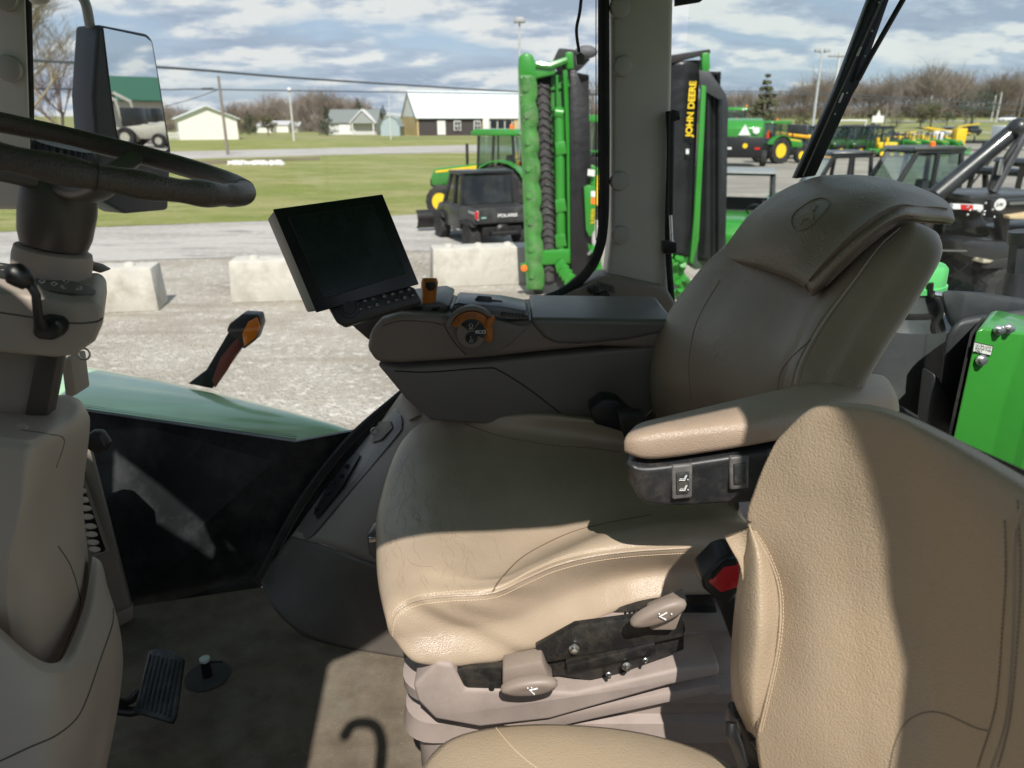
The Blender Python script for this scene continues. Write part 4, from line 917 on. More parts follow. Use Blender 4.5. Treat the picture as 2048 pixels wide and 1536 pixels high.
# =============================================================== outside parts of the tractor
# hood seen through the glass
rows = [[(60, 700, 'z', 1.815), (150, 728, 'z', 1.815), (350, 766, 'z', 1.81), (520, 806, 'z', 1.80), (640, 838, 'z', 1.795), (700, 858, 'z', 1.79), (716, 864, 'z', 1.785)],
        [(60, 712, 'z', 1.835), (150, 736, 'z', 1.835), (350, 774, 'z', 1.83), (520, 813, 'z', 1.82), (640, 844, 'z', 1.81), (704, 863, 'z', 1.795), (720, 870, 'z', 1.785)],
        [(60, 780, 'z', 1.83), (170, 790, 'z', 1.83), (350, 815, 'z', 1.82), (520, 845, 'z', 1.805), (640, 868, 'z', 1.79), (700, 880, 'z', 1.78), (716, 884, 'z', 1.77)],
        [(60, 880, 'z', 1.76), (180, 882, 'z', 1.76), (350, 896, 'z', 1.75), (520, 912, 'z', 1.735), (600, 920, 'z', 1.73), (650, 925, 'z', 1.72), (680, 930, 'z', 1.71)]]
FEN = surf_obj(rows, 40, 50, 'front_fender', pm('glare_pale_green', (.38, .60, .34), .24, var=.15, vscale=3, coat=1.0), TR, thick=.02, label='glossy green panel, painted pale for glare, seen through the glass over the black print')  # sky glare on the glass is mixed into this pale base
fa = MB().prism([Py(a, b, 2.15) for a, b in ((375, 768), (412, 740), (452, 672), (470, 640), (510, 655), (480, 700), (446, 748), (424, 778))], (0, .03, 0)).build('lamp_arm', BLACKP, TR, bevel=.004)
MB().prism([Py(a, b, 2.148) for a, b in ((424, 760), (440, 716), (474, 676), (484, 688), (455, 740), (430, 776))], (0, .005, 0)).build('side_reflector', pm('dull_red', (.22, .05, .035), .4), fa, bevel=.001)
hl = MB().prism([Py(a, b, 2.14) for a, b in ((452, 662), (458, 648), (484, 628), (518, 630), (522, 650), (512, 680), (486, 700), (478, 682), (462, 674))], (0, .05, 0)).build('marker_lamp', BLACKP, fa, bevel=.006)
MB().prism([Py(a, b, 2.138) for a, b in ((484, 668), (496, 644), (514, 634), (520, 652), (510, 676), (488, 694))], (0, .006, 0)).build('amber_lens', AMBER, hl, bevel=.002)
# mirror
mr_ = [Py(155, 62, 1.98), Py(172, 50, 2.0), Py(205, 52, 2.02)]
wdir = V((.45, .89, 0)).normalized(); nMi = V((.89, -.45, -.008)).normalized()
def mp_(px, py, k=0):
    p0 = Py(268, 170, 2.1); d = ray(px, py); return EYE + d * ((p0 + nMi * k - EYE).dot(nMi) / d.dot(nMi))
mq = [(206, 56), (290, 74), (302, 84), (312, 140), (336, 296), (330, 302), (240, 292), (234, 270), (222, 190)]
mh = MB().prism([mp_(a, b, .0) for a, b in ((196, 48), (298, 68), (308, 82), (320, 150), (344, 300), (338, 420), (250, 428), (200, 400), (186, 190))], -nMi * .09).build('side_mirror', pm('mirror_shell', (.035, .037, .042), .5, var=.15, bump=.0002, bscale=700), TR, bevel=.012, seg=3)
MIR, nt_, out_ = nt_new('mirror_glass'); b_ = nd(nt_, 'ShaderNodeBsdfGlossy'); b_.inputs['Roughness'].default_value = .005; b_.inputs[0].default_value = (.82, .85, .86, 1); lk(nt_, b_, 0, out_, 0)
MB().prism([sp_eval([mp_(a, b, .001) for a, b in mq], i * len(mq) / 60, True) for i in range(60)] if False else [mp_(a, b, .001) for a, b in mq], nMi * .002).build('mirror_glass', MIR, mh, smooth=0)
MB().tube(spline([(150, -60, 2.02), (158, -20, 2.02), (172, 10, 2.02), (180, 52, 2.04)], 20), .012, 10).build('mirror_bracket', pm('bracket_grey', (.22, .23, .22), .45), TR)
# cable dangling by the side pane
MB().tube(spline([(1168, -60, 1.78), (1160, 20, 1.78), (1153, 60, 1.78), (1158, 105, 1.78)], 24), .0035, 8).build('antenna_cable', BLACKP, TR)
slab([(1152, 110), (1162, 104), (1170, 112), (1168, 130), (1154, 130)], 1.775, .018, 'cable_plug', pm('plug_grey', (.1, .09, .08), .4), TR, bevel=.002)
# rear window frame members and wiper crossing the right pane
RW = MB().prism([Py(1778, -60, 1.52), Py(1836, -60, 1.47), Py(1745, 85, 1.47), Py(1712, 178, 1.48), Py(1650, 305, 1.50), Py(1610, 352, 1.52), Py(1592, 352, 1.53)], (.0, .02, 0))
RW = MB(); RW.prism([Py(1762, -60, 1.50), Py(1800, -60, 1.50), Py(1735, 125, 1.50), Py(1718, 170, 1.50), Py(1706, 190, 1.5), Py(1632, 352, 1.50), Py(1590, 358, 1.50), Py(1672, 180, 1.5)], (0, .022, 0))
rwo = RW.build('rear_wiper', pm('wiper_black', (.006, .008, .008), .35), TR, bevel=.003)
MB().tube([Py(1840, -60, 1.47), Py(1738, 118, 1.48), Py(1716, 160, 1.49)], .0052, 8).build('wiper_arm', BLACKP, rwo)
MB().tube([Py(1768, -10, 1.494), Py(1682, 180, 1.494), Py(1606, 352, 1.494)], .0014, 6).build('wiper_edge', pm('edge_tan', (.14, .13, .10), .5), rwo)
clipm = pm('clip_white', (.6, .62, .58), .4)
for a, b, c_, d_ in ((1714, 112, 1722, 94), (1678, 205, 1686, 186)): MB().tube([Py(a, b, 1.492), Py(c_, d_, 1.492)], .002, 6).build('wiper_clip', clipm, rwo)
for a, b in ((1730, 112), (1758, 5), (1744, 62), (1694, 186), (1670, 228)): MB().sphere(Py(a, b, 1.494), .0018, 8, 5).build('wiper_clip', clipm, rwo)
# roof glass print strip at the top of the right pane
slab([(1350, -40), (1460, -40), (1400, 4), (1350, 12)], 1.88, .01, 'roof_print', FRIT, TR, bevel=0)

# tank with green cap, fender plastics and green console panel behind the seat
TK = pm('tank_plastic', (.06, .068, .07), .38, var=.15, vscale=5, bump=.0002, bscale=200, dirt=((.16, .16, .14), .2, 8))
tx = Py(1812, 560, 1.72); ax_ = V((0, 0, 1))
def zat(py, y): return Py(1812, py, y).z
tk = MB().lathe(V((tx.x, 1.74, 1.55)), ax_, [(.13, 0), (.16, .1), (.155, .45), (.145, .60), (.11, zat(628, 1.72) - 1.575), (.095, zat(618, 1.72) - 1.55), (.092, zat(575, 1.72) - 1.55), (.07, zat(560, 1.72) - 1.55)], 40).build('air_cleaner_body', TK, TR, smooth=45)
zc = zat(575, 1.72)
cap = MB().lathe(V((tx.x, 1.74, zc - .002)), ax_, [(.098, 0), (.098, .012), (.094, .014), (.093, .050), (.086, .058), (.001, .060)], 44).build('green_cap', pm('cap_green', (.12, .55, .16), .45, var=.08), tk)
MB().lathe(V((tx.x, 1.74, zat(622, 1.72))), ax_, [(.1, 0), (.101, .006), (.1, .012)], 40).build('tank_band', CHROME if False else BLACKP, tk)
MB().lathe(Py(1862, 560, 1.66), (0.2, -1, 0), [(.006, 0), (.006, .006), (.001, .007)], 14).build('band_bolt', CHROME, tk)
hose = spline([(1862, 566, 1.64), (1862, 590, 1.64), (1876, 600, 1.63), (1882, 625, 1.63), (1872, 650, 1.63), (1876, 690, 1.63)], 30)
MB().tube(hose, .006, 8).build('drain_hose', BLACKP, tk)
MB().tube([Py(1866, 588, 1.635), Py(1890, 592, 1.635)], .008, 8).build('hose_clip', CHROME, tk)
PL = pm('matte_black_plastic', (.028, .031, .034), .55, var=.15, bump=.0003, bscale=400, dirt=((.13, .13, .12), .25, 6))
slab([(1872, 800), (1885, 700), (1890, 670), (1915, 635), (1950, 630), (2100, 610), (2200, 640), (2200, 1000), (1880, 1000)], 1.48, V((.16, .2, -.07)), 'fender_plastic', PL, TR, bevel=.02, seg=4)
slab([(1870, 575), (1960, 580), (2100, 600), (2200, 620), (2200, 680), (1960, 640), (1900, 660), (1885, 620)], 1.62, V((.10, .12, -.06)), 'fender_beam', PL, TR, bevel=.02, seg=3)
slab([(1868, 745), (1882, 760), (1908, 820), (1906, 900), (1850, 900)], 1.44, .05, 'plastic_cover', PL, TR, bevel=.008, seg=3)
gp = slab([(1952, 662), (1966, 655), (2100, 672), (2200, 700), (2200, 1010), (1905, 880)], 1.36, V((.11, .14, 0)), 'hitch_console', pm('panel_green', (.035, .24, .03), .32, var=.06, coat=.5, bump=.0003, bscale=60), TR, bevel=.008, seg=4, label='bright green panel with fuel sticker behind the seat')
slab([(1940, 664), (1950, 658), (1902, 890), (1892, 886)], 1.37, V((.08, .1, 0)), 'panel_seal', RUBBER, gp, bevel=.003)
st_ = slab([(1949, 684), (1986, 692), (1982, 711), (1946, 703)], 1.3575, .0016, 'fuel_sticker', pm('sticker_white', (.62, .66, .6), .4), gp, bevel=0)
mb = MB(); q = [Py(a, b, 1.3572) for a, b in ((1949, 684), (1986, 692), (1982, 711), (1946, 703))]; mb.tube(q, .0007, 4, closed=True); mb.build('sticker_border', BLACKP, st_)
a0, a1 = Py(1951, 690, 1.3568), Py(1984, 697, 1.3568)
for i, t in enumerate(('ULTRA LOW', 'SULFUR FUEL', 'ONLY')):
    text_obj(t, Py(1951 - i * .9, 691.5 + i * 5.6, 1.3568), a1 - a0, (0, .2, 1), .0062, BLACKP, 'sticker_lettering', st_, depth=.0003, sx=.9)
for x, y, r in ((1962, 720, .009), (1997, 660, .008), (2017, 657, .008)):
    q = MB(); q.lathe(Py(x, y, 1.356), (0, -1, .15), [(r * 1.25, 0), (r * 1.25, .003), (r * .75, .0035), (r * .75, .012), (.001, .0125)], 6 if 0 else 12); q.build('hex_bolt', CHROME, gp, smooth=30)
MB().cyl(Py(2026, 600, 1.75), Py(2034, 545, 1.75), .028, .024).build('fender_post', PL, TR)
MB().cyl(Py(2034, 545, 1.75), Py(2040, 486, 1.75), .022, n=6).build('fender_post', PL, TR, smooth=0)
MB().cyl(Py(2040, 486, 1.75), Py(2042, 462, 1.75), .027).build('fender_post', BLACKP, TR)
def G0(px, py): return Pz(px, py, 0)
# =============================================================== ground
def ground_mat(name, cols, scales, bump=0, bs=60, rough=.95, patch=None):
    m, nt, out = nt_new(name); b = nd(nt, 'ShaderNodeBsdfPrincipled'); lk(nt, b, 0, out, 0); b.inputs['Roughness'].default_value = rough; b.inputs['Specular IOR Level'].default_value = .15
    tc = nd(nt, 'ShaderNodeTexCoord'); prev = None
    for i, (c, sc_) in enumerate(zip(cols, scales)):
        if i == 0:
            prev = nd(nt, 'ShaderNodeRGB'); prev.outputs[0].default_value = (*c, 1); po_ = 0; continue
        n = nd(nt, 'ShaderNodeTexNoise'); n.inputs['Scale'].default_value = sc_[0]; n.inputs['Detail'].default_value = 7; n.inputs['Roughness'].default_value = .62
        mp = nd(nt, 'ShaderNodeMapping'); mp.inputs['Location'].default_value = (i * 3.7, i * 1.9, i); mp.inputs['Scale'].default_value = (1, sc_[3] if len(sc_) > 3 else 1, 1); lk(nt, tc, 'Object', mp, 0); lk(nt, mp, 0, n, 'Vector')
        r = nd(nt, 'ShaderNodeMapRange'); r.inputs['From Min'].default_value = sc_[1]; r.inputs['From Max'].default_value = sc_[2]; lk(nt, n, 0, r, 'Value')
        mx = nd(nt, 'ShaderNodeMix', data_type='RGBA'); lk(nt, r, 0, mx, 'Factor'); lk(nt, prev, po_, mx, 'A'); mx.inputs['B'].default_value = (*c, 1); prev = mx; po_ = 'Result'
    lk(nt, prev, po_, b, 'Base Color')
    if bump:
        v = nd(nt, 'ShaderNodeTexVoronoi'); v.inputs['Scale'].default_value = bs; lk(nt, tc, 'Object', v, 'Vector')
        bp = nd(nt, 'ShaderNodeBump'); bp.inputs['Distance'].default_value = bump; lk(nt, v, 'Distance', bp, 'Height'); lk(nt, bp, 0, b, 'Normal')
    return m
GRAVEL = ground_mat('gravel', [(.46, .425, .365), (.30, .27, .22), (.63, .59, .52), (.19, .17, .135), (.65, .62, .56), (.38, .345, .28), (.35, .315, .255)],
                    [None, (.35, .45, .62), (9, .52, .62), (22, .58, .66), (45, .6, .68), (1.2, .5, .68), (.3, .52, .64, 5)], .03, 34)
LOT = ground_mat('packed_lot', [(.30, .275, .235), (.22, .205, .18), (.37, .34, .29), (.2, .19, .17)], [None, (.09, .42, .6, 3), (.3, .5, .65, 2), (3, .5, .75)], .01, 30)
ASPH = ground_mat('asphalt', [(.42, .405, .37), (.32, .305, .275), (.49, .47, .43), (.25, .24, .225)], [None, (.25, .42, .6, 4), (6, .5, .7), (.6, .58, .66, 6)], .006, 60)
GRASS = ground_mat('grass', [(.225, .265, .07), (.38, .355, .165), (.165, .215, .05), (.42, .385, .22), (.27, .295, .08)], [None, (.12, .42, .6, 2.2), (.5, .5, .66, 2), (1.8, .55, .7, 2), (7, .5, .6)], .06, 20)
GRASS2 = ground_mat('far_grass', [(.18, .21, .07), (.29, .26, .13), (.14, .18, .05)], [None, (.05, .4, .6, 3), (.3, .5, .66, 3)], 0)
def sheet(name, pts, z, mat, **k):
    mb = MB(); P = [V((p.x, p.y, z)) if isinstance(p, Vector) else V((p[0], p[1], z)) for p in pts]
    mb.add(P, [list(range(len(P)))]); return tag(mb.build(name, mat, smooth=0), kind='structure', **k)
# base sheet, rising gently to the far right
mb = MB(); xs = [-900, -500, -250, -120, -60, -30, -10, 10, 30, 60, 90, 120, 160, 220, 320, 500, 900]; ys = [-300, -100, -30, -8, 0, 6, 12, 20, 30, 45, 60, 80, 95, 110, 140, 180, 230, 300, 400, 700, 1400]
def terr(x, y):
    a = max(0, min(1, (x - 20) / 80)); b = max(0, (y - 98)); return a * min(b * .020, 6) + (max(0, y - 450) * .01)
vs_ = [V((x, y, terr(x, y))) for y in ys for x in xs]; n_ = len(xs)
mb.add(vs_, [(j * n_ + i, j * n_ + i + 1, (j + 1) * n_ + i + 1, (j + 1) * n_ + i) for j in range(len(ys) - 1) for i in range(n_ - 1)])
# near part gravel, far part grass by height of row
for k, f in enumerate(mb.f): mb.m[k] = 1 if mb.v[f[0]].y >= 94 else 0
tag(mb.build('gravel_ground', [GRAVEL, GRASS2], smooth=30), kind='structure')
sheet('packed_lot', [(5.5, 21), (140, 15), (160, 93), (60, 94), (8, 94), (4.5, 60), (2.2, 30)], .004, LOT)
sheet('access_road', [G0(-400, 562), G0(180, 524), G0(830, 503), (2.0, 15.4), (12, 16), (12, 21.5), (0, 20.6), G0(860, 428), G0(170, 457), G0(-400, 485)], .008, ASPH)
sheet('lawn', [G0(-500, 492), G0(170, 455), G0(700, 437), G0(840, 429), (0, 20.8), (2.0, 24), (3.5, 45), (7, 68.6), (-20, 60.9), (-60, 48)], .012, GRASS)
sheet('grass_verge', [(-120, 40), (-20, 69.5), (8, 77), (10, 110), (-160, 110)], .006, GRASS)
sheet('highway', [(-120, 27.5), (-60, 46), G0(360, 319), G0(640, 311), G0(940, 303), (9, 68.6), (9, 74.5), G0(940, 290), G0(640, 297), G0(360, 303), (-60, 55), (-120, 34)], .016, ASPH)
sheet('dirt_strip', [G0(380, 323), G0(640, 314), G0(640, 320), G0(380, 331)], .02, ground_mat('dirt', [(.20, .16, .11), (.14, .13, .06)], [None, (.4, .4, .6)]))
mb = MB(); random.seed(9)
for k in range(160):
    p = G0(random.uniform(457, 566), random.uniform(324, 331)); mb.sphere(p + V((0, 0, .04)), random.uniform(.08, .2), 6, 4, (1, 1, .6))
tag(mb.build('white_stones', pm('white_stone', (.62, .6, .56), .8, var=.3)), kind='stuff')
# wet / dusty wheel tracks: none needed beyond the material
# far right bank with road
def tsheet(name, pts, dz, mat):
    mb = MB(); P = [V((x, y, terr(x, y) + dz)) for x, y in pts]; mb.add(P, [list(range(len(P)))]); tag(mb.build(name, mat, smooth=0), kind='structure')
tsheet('far_road', [(100, 206), (220, 206), (220, 216), (100, 216)], .1, ASPH)
tsheet('far_drive', [(55, 128), (100, 135), (160, 140), (160, 146), (100, 141), (55, 134)], .05, ASPH)
# concrete barrier blocks
CONC = pm('cast_concrete', (.53, .51, .45), .85, var=.12, vscale=3, bump=.004, bscale=30, spec=.2, dirt=((.30, .27, .2), .7, 2.5))
def barrier(name, label, n0, n1, h=.62, d=.60, knobs=4):
    a, b = G0(*n0), G0(*n1); X = (b - a); L = X.length; X.normalize(); Yv = V((-X.y, X.x, 0))
    e = empty(name, (a + b) / 2); tag(e, label, 'barrier', 'concrete barrier blocks lining the gravel')
    mb = MB(); mb.hexa([a, b, b + Yv * d, a + Yv * d], [p + V((0, 0, h)) for p in (a + X * .03 + Yv * .03, b - X * .03 + Yv * .03, b - X * .03 + Yv * (d - .03), a + X * .03 + Yv * (d - .03))])
    mb.build('block', CONC, e, bevel=.02)
    for k in range(knobs):
        c = a + X * L * (k + .6) / (knobs + .2) + Yv * d * .5 + V((0, 0, h - .005))
        MB().lathe(c, (0, 0, 1), [(.09, 0), (.075, .04), (.03, .06), (.001, .06)], 14).build('casting_lug', CONC, e)
    return e
barrier('concrete_barrier', 'pale concrete block behind the steering column, leftmost of the three', (-90, 640), (318, 622))
barrier('concrete_barrier', 'pale concrete block partly hidden by the left edge of the display', (462, 607), (790, 596))
barrier('concrete_barrier', 'pale concrete block in front of the black utility vehicle', (866, 576), (1115, 566))
# wheel chocks' shadows etc. left out

# =============================================================== trees
BARK = pm('grey_bark', (.16, .13, .10), .9, var=.2, bump=.01, bscale=6)
TWIG = pm('bare_twigs', (.20, .165, .13), .9, var=.2, vscale=.2)
TWIG2 = pm('budding_twigs', (.27, .23, .15), .9, var=.2)
def branchy(mb, p, d, L, r, lev, rnd, spread=.55, kids=4, sides=3):
    n = 3; pts = [p]; q = p; dd = d
    for i in range(n):
        dd = (dd + V((rnd.uniform(-1, 1), rnd.uniform(-1, 1), rnd.uniform(-.4, .8))) * .16).normalized(); q = q + dd * L / n; pts.append(q)
    mb.tube(pts, [r, r * .8, r * .6, r * .35], sides if lev < 3 else 6)
    if lev <= 0: return
    for k in range(kids):
        t = rnd.uniform(.3, 1); i = min(int(t * n), n - 1); b = pts[i].lerp(pts[i + 1], t * n - i)
        side = V((rnd.uniform(-1, 1), rnd.uniform(-1, 1), rnd.uniform(-.25, .9))).normalized()
        branchy(mb, b, (dd + side * spread * 1.7).normalized(), L * rnd.uniform(.5, .75), r * .5, lev - 1, rnd, spread, kids, sides)
def bare_tree(name, label, base, h, seed, mat=TWIG, lev=4, kids=5, r=.16, spread=.55, cat='tree', group=None):
    rnd = random.Random(seed); e = empty(name, base); tag(e, label, cat, group)
    t = MB(); t.tube([V(base) + V((0, 0, z_ * h * .4)) + V((rnd.uniform(-.1, .1), rnd.uniform(-.1, .1), 0)) for z_ in (0, .35, .7, 1)], [r * 1.3, r, r * .9, r * .7], 8); t.build('trunk', BARK, e)
    c = MB()
    for k in range(kids + 2):
        b = V(base) + V((0, 0, h * rnd.uniform(.15, .4))); s_ = V((rnd.uniform(-1, 1), rnd.uniform(-1, 1), rnd.uniform(.3, 1.6))).normalized()
        branchy(c, b, s_, h * rnd.uniform(.25, .38), r * .5, lev - 1, rnd, spread, kids)
    branchy(c, V(base) + V((0, 0, h * .4)), V((0, 0, 1)), h * .4, r * .7, lev - 1, rnd, spread, kids)
    c.build('crown', mat, e); return e
def leafclump(mb, c, r, n, size, rnd, flat=1.0):
    for i in range(n):
        v = V((rnd.gauss(0, 1), rnd.gauss(0, 1), rnd.gauss(0, 1))); v.normalize(); p = c + V((v.x, v.y, v.z * flat)) * r * rnd.random() ** .4
        a = V((rnd.uniform(-1, 1), rnd.uniform(-1, 1), rnd.uniform(-1, 1))).normalized(); b = a.orthogonal(); s_ = size * rnd.uniform(.5, 1.3)
        mb.add([p - a * s_, p + b * s_ * .5, p + a * s_, p - b * s_ * .5], [(0, 1, 2, 3)])
def conifer(name, label, base, h, r, seed, mat, dens=1.0, group=None):
    rnd = random.Random(seed); e = empty(name, base); tag(e, label, 'tree', group); base = V(base)
    MB().tube([base, base + V((0, 0, h * .9))], [h * .03, h * .006], 8).build('trunk', BARK, e)
    mb = MB(); L = int(11)
    for i in range(L):
        f = i / (L - 1); zz = h * (.12 + .86 * f); rr = r * (1 - f) ** .75 * rnd.uniform(.8, 1.15) + .05 * h * .3
        for k in range(int(5 + 5 * (1 - f))):
            a = rnd.uniform(0, 6.28); q = rnd.uniform(.35, 1); c = base + V((math.cos(a) * rr * q, math.sin(a) * rr * q, zz - q * rr * .15))
            leafclump(mb, c, rr * .32 + h * .02, int(16 * dens), h * .028, rnd, .6)
    mb.build('crown', mat, e, smooth=0); return e
def bush_tree(name, label, base, h, r, seed, mat, group=None):
    rnd = random.Random(seed); e = empty(name, base); tag(e, label, 'tree', group); base = V(base)
    MB().tube([base, base + V((0, 0, h * .6))], [h * .04, h * .02], 8).build('trunk', BARK, e)
    mb = MB()
    for i in range(34):
        v = V((rnd.gauss(0, 1), rnd.gauss(0, 1), rnd.gauss(0, 1))).normalized() * rnd.random() ** .5
        leafclump(mb, base + V((v.x * r, v.y * r, h * .55 + v.z * h * .42)), r * .3, 22, h * .035, rnd)
    mb.build('crown', mat, e, smooth=0); return e
EVG = pm('evergreen_needles', (.035, .055, .022), .8, var=.35, vscale=.8)
EVG2 = pm('olive_needles', (.085, .085, .035), .8, var=.35, vscale=.8)
EVG3 = pm('dark_needles', (.03, .05, .03), .8, var=.35, vscale=.8)
def at(px, py, y): return Py(px, py, y)
def gz(px, y):  # ground point under px at depth y
    u = (px - 1024) / F; x = u * (y * CP + H * SP); return V((x, y, terr(x, y)))
bare_tree('bare_tree', 'tall bare tree rising behind the steering wheel at the far left', gz(66, 52), 14.5, 3, TWIG2, lev=5, kids=5, r=.22, spread=.62)
bare_tree('bare_tree', 'smaller reddish bare tree between the tall one and the mirror', gz(140, 60), 8.0, 8, pm('reddish_twigs', (.24, .17, .14), .9), lev=4, kids=5, r=.12)
bare_tree('bare_tree', 'bare tree showing between the raised mower and the window seal', gz(1180, 72), 6.6, 21, TWIG, lev=4, kids=5, r=.14)
def woods(name, label, x0, x1, y, h, n, seed, mat, tops=None, dep=30):
    rnd = random.Random(seed); protos = []
    for s_ in range(4):
        m = MB(); r2 = random.Random(seed * 10 + s_)
        branchy(m, V((0, 0, 0)), V((0, 0, 1)), .62, .014, 3, r2, .45, 6); protos.append(m)
    big = MB(); mats_ = [mat, pm('brown_twigs', (.17, .125, .095), .9, var=.2, vscale=.2), pm('pale_twigs', (.24, .205, .17), .9, var=.2, vscale=.2)]
    for k in range(n):
        f = (k + rnd.random()) / n; px = x0 + (x1 - x0) * f; yy = y + rnd.uniform(0, dep); g_ = gz(px, yy)
        hh = (h if tops is None else tops(f)) * rnd.uniform(.75, 1.08); m = protos[k % 4]; a = rnd.uniform(0, 6.28); ca, sa = math.cos(a), math.sin(a); w_ = rnd.uniform(.9, 1.4)
        big.cur = rnd.choice((0, 0, 1, 2))
        g2_ = gz(px + rnd.uniform(-6, 6), yy - 3); h2 = hh * rnd.uniform(.25, .5)
        big.add([V((p.x * 2.6 * h2, p.y * 2.6 * h2, p.z * h2 - h2 * .25)) + g2_ for p in m.v], m.f)
        big.add([V(((p.x * ca - p.y * sa) * hh * w_, (p.x * sa + p.y * ca) * hh * w_, p.z * hh * .95)) + g_ for p in m.v], m.f)
    return tag(big.build(name, mats_, smooth=0), label=label, kind='stuff', cat='woods')
woods('leafless_woods', 'brown grey leafless woods beyond the fields on the left', 448, 752, 185, 8, 150, 5, TWIG, lambda f: 5.6 + 2.9 * math.sin(min(f, .75) * 2.1) + .6 * math.sin(f * 23) - (3 * max(0, f - .8) / .2), 30)
woods('leafless_woods', 'low brown scrub at the far left of the horizon', 330, 372, 190, 5.5, 22, 6, TWIG)
woods('leafless_woods', 'long leafless woods on the rise along the right horizon', 1150, 2200, 262, 15, 420, 7, TWIG, lambda f: 6.5 + 7.5 * min(1, max(0, (f - .15) / .5)) + 1.2 * math.sin(f * 31), 50)
for i, (px, y, h, r, m, lab) in enumerate([(500, 150, 4.4, 1.6, EVG, 'dark conical evergreen right of the white gabled barn'),
    (655, 140, 5.0, 1.5, EVG, 'evergreen on the left side of the grey house'), (720, 165, 6.8, 1.7, EVG, 'tallest evergreen behind the grey house'),
    (700, 168, 4.6, 1.3, EVG, 'short evergreen left of the tallest one'), (742, 168, 5.2, 1.4, EVG, 'evergreen right of the tallest one'),
    (768, 170, 5.6, 1.8, EVG3, 'broad evergreen above the blue grey shed')]):
    conifer('evergreen_tree', lab, gz(px, y), h, r, 30 + i, m, .8, 'evergreens by the grey house' if px > 600 else None)
bush_tree('shrubby_tree', 'olive green round tree in the field left of the white pole', gz(537, 145), 4.2, 1.5, 3, EVG2)
conifer('cedar_tree', 'ragged tall cedar above the baler on the lot', gz(1521, 88), 7.4, 2.5, 50, EVG2, 1.6)
for i, (px, y, h, r, m, lab) in enumerate([(1745, 170, 5.0, 1.3, EVG2, 'thin evergreen over the row of utility vehicles'), (1604, 150, 4.0, 1.5, EVG2, 'olive shrub tree beside the lot lamp post'), (1790, 165, 3.4, 2.0, EVG2, 'low olive bush tree near the white sign'),
    (1838, 165, 5.0, 2.2, EVG2, 'olive tree, left of a pair above the loader tractors'), (1858, 165, 6.0, 2.2, EVG2, 'olive tree, right of a pair above the loader tractors'), (1890, 170, 3.4, 1.6, EVG, 'small dark bush tree before the woods'), (1939, 170, 7.6, 4.6, EVG3, 'large rounded evergreen before the woods on the right')]):
    bush_tree('evergreen_tree', lab, gz(px, y), h, r, 60 + i, m, 'evergreens along the far road')

# =============================================================== buildings
WHITEB = pm('cream_siding', (.74, .74, .66), .7, var=.05, vscale=2); ROOFW = pm('white_metal_roof', (.62, .68, .68), .45, var=.05, vscale=1)
DARKB = pm('dark_brown_siding', (.055, .045, .045), .6, var=.1); YELB = pm('yellow_siding', (.55, .42, .2), .7, var=.06); GREYB = pm('grey_siding', (.30, .32, .31), .7, var=.06)
GLD = pm('window_dark', (.02, .025, .03), .1, var=.1); WTR = pm('white_trim', (.7, .7, .68), .6)
def house(name, label, c, w, d, eh, rh, rot, wall, roof, over=.3, axis='x', gambrel=False, cat='building'):
    """gable building, ridge along local x (axis 'x') or y; local frame rotated by rot about c"""
    e = empty(name, c, rot); tag(e, label, cat); M = Matrix.Rotation(rot, 4, 'Z'); 
    if axis == 'y':
        prof = [(-w / 2, eh), (0, eh + rh), (w / 2, eh)] if not gambrel else [(-w / 2, eh), (-w * .33, eh + rh * .62), (0, eh + rh), (w * .33, eh + rh * .62), (w / 2, eh)]
        mb = MB(); mb.prism([V((-w / 2, -d / 2, 0)), V((w / 2, -d / 2, 0))] + [V((a, -d / 2, b)) for a, b in prof[::-1]], (0, d, 0)); L_ = (0, d + 2 * over, 0); st = -d / 2 - over; f = lambda a, b, s_: V((a, s_, b))
    else:
        prof = [(-d / 2, eh), (0, eh + rh), (d / 2, eh)]
        mb = MB(); mb.prism([V((-w / 2, -d / 2, 0)), V((-w / 2, d / 2, 0))] + [V((-w / 2, a, b)) for a, b in prof[::-1]], (w, 0, 0)); L_ = (w + 2 * over, 0, 0); st = -w / 2 - over; f = lambda a, b, s_: V((s_, a, b))
    o = mb.build('wall', wall, None, smooth=0); o.parent = e
    rf = MB()
    for (a0, b0), (a1, b1) in zip(prof, prof[1:]):
        up = .12
        ex0 = ex1 = 0
        if (a0, b0) == prof[0]: k = (b1 - b0) / (a1 - a0); a0 -= over; b0 -= k * over
        if (a1, b1) == prof[-1]: k = (b1 - b0) / (a1 - a0); a1 += over; b1 += k * over
        rf.prism([f(a0, b0 + .03, st), f(a1, b1 + .03, st), f(a1, b1 + .03 + up, st), f(a0, b0 + .03 + up, st)], L_)
    o = rf.build('roof', roof, None, smooth=0); o.parent = e
    return e
def wallbox(e, name, c, s_, mat, **k):
    o = MB().box(c, s_).build(name, mat, None, smooth=0, **k); o.parent = e; return o
p0, p1 = gz(362, 112), gz(474, 112); wb = (p1 - p0).length
house('white_barn', 'plain white gabled barn standing in the field on the left', (p0 + p1) / 2 + V((-2.8, 6.4, 0)), wb * .98, 14, 2.9, 1.55, .43, WHITEB, ROOFW, .45, 'y')
c0 = gz(838, 141); Lb = 34.0
lb = house('long_building', 'long white roofed building with dark brown and yellow walls', c0 + V((Lb / 2 * .94 - 6.5 * .33, Lb / 2 * .33 + 6.5 * .94, 0)), Lb, 13, 3.25, 4.4, .34, DARKB, ROOFW, .5, 'x')
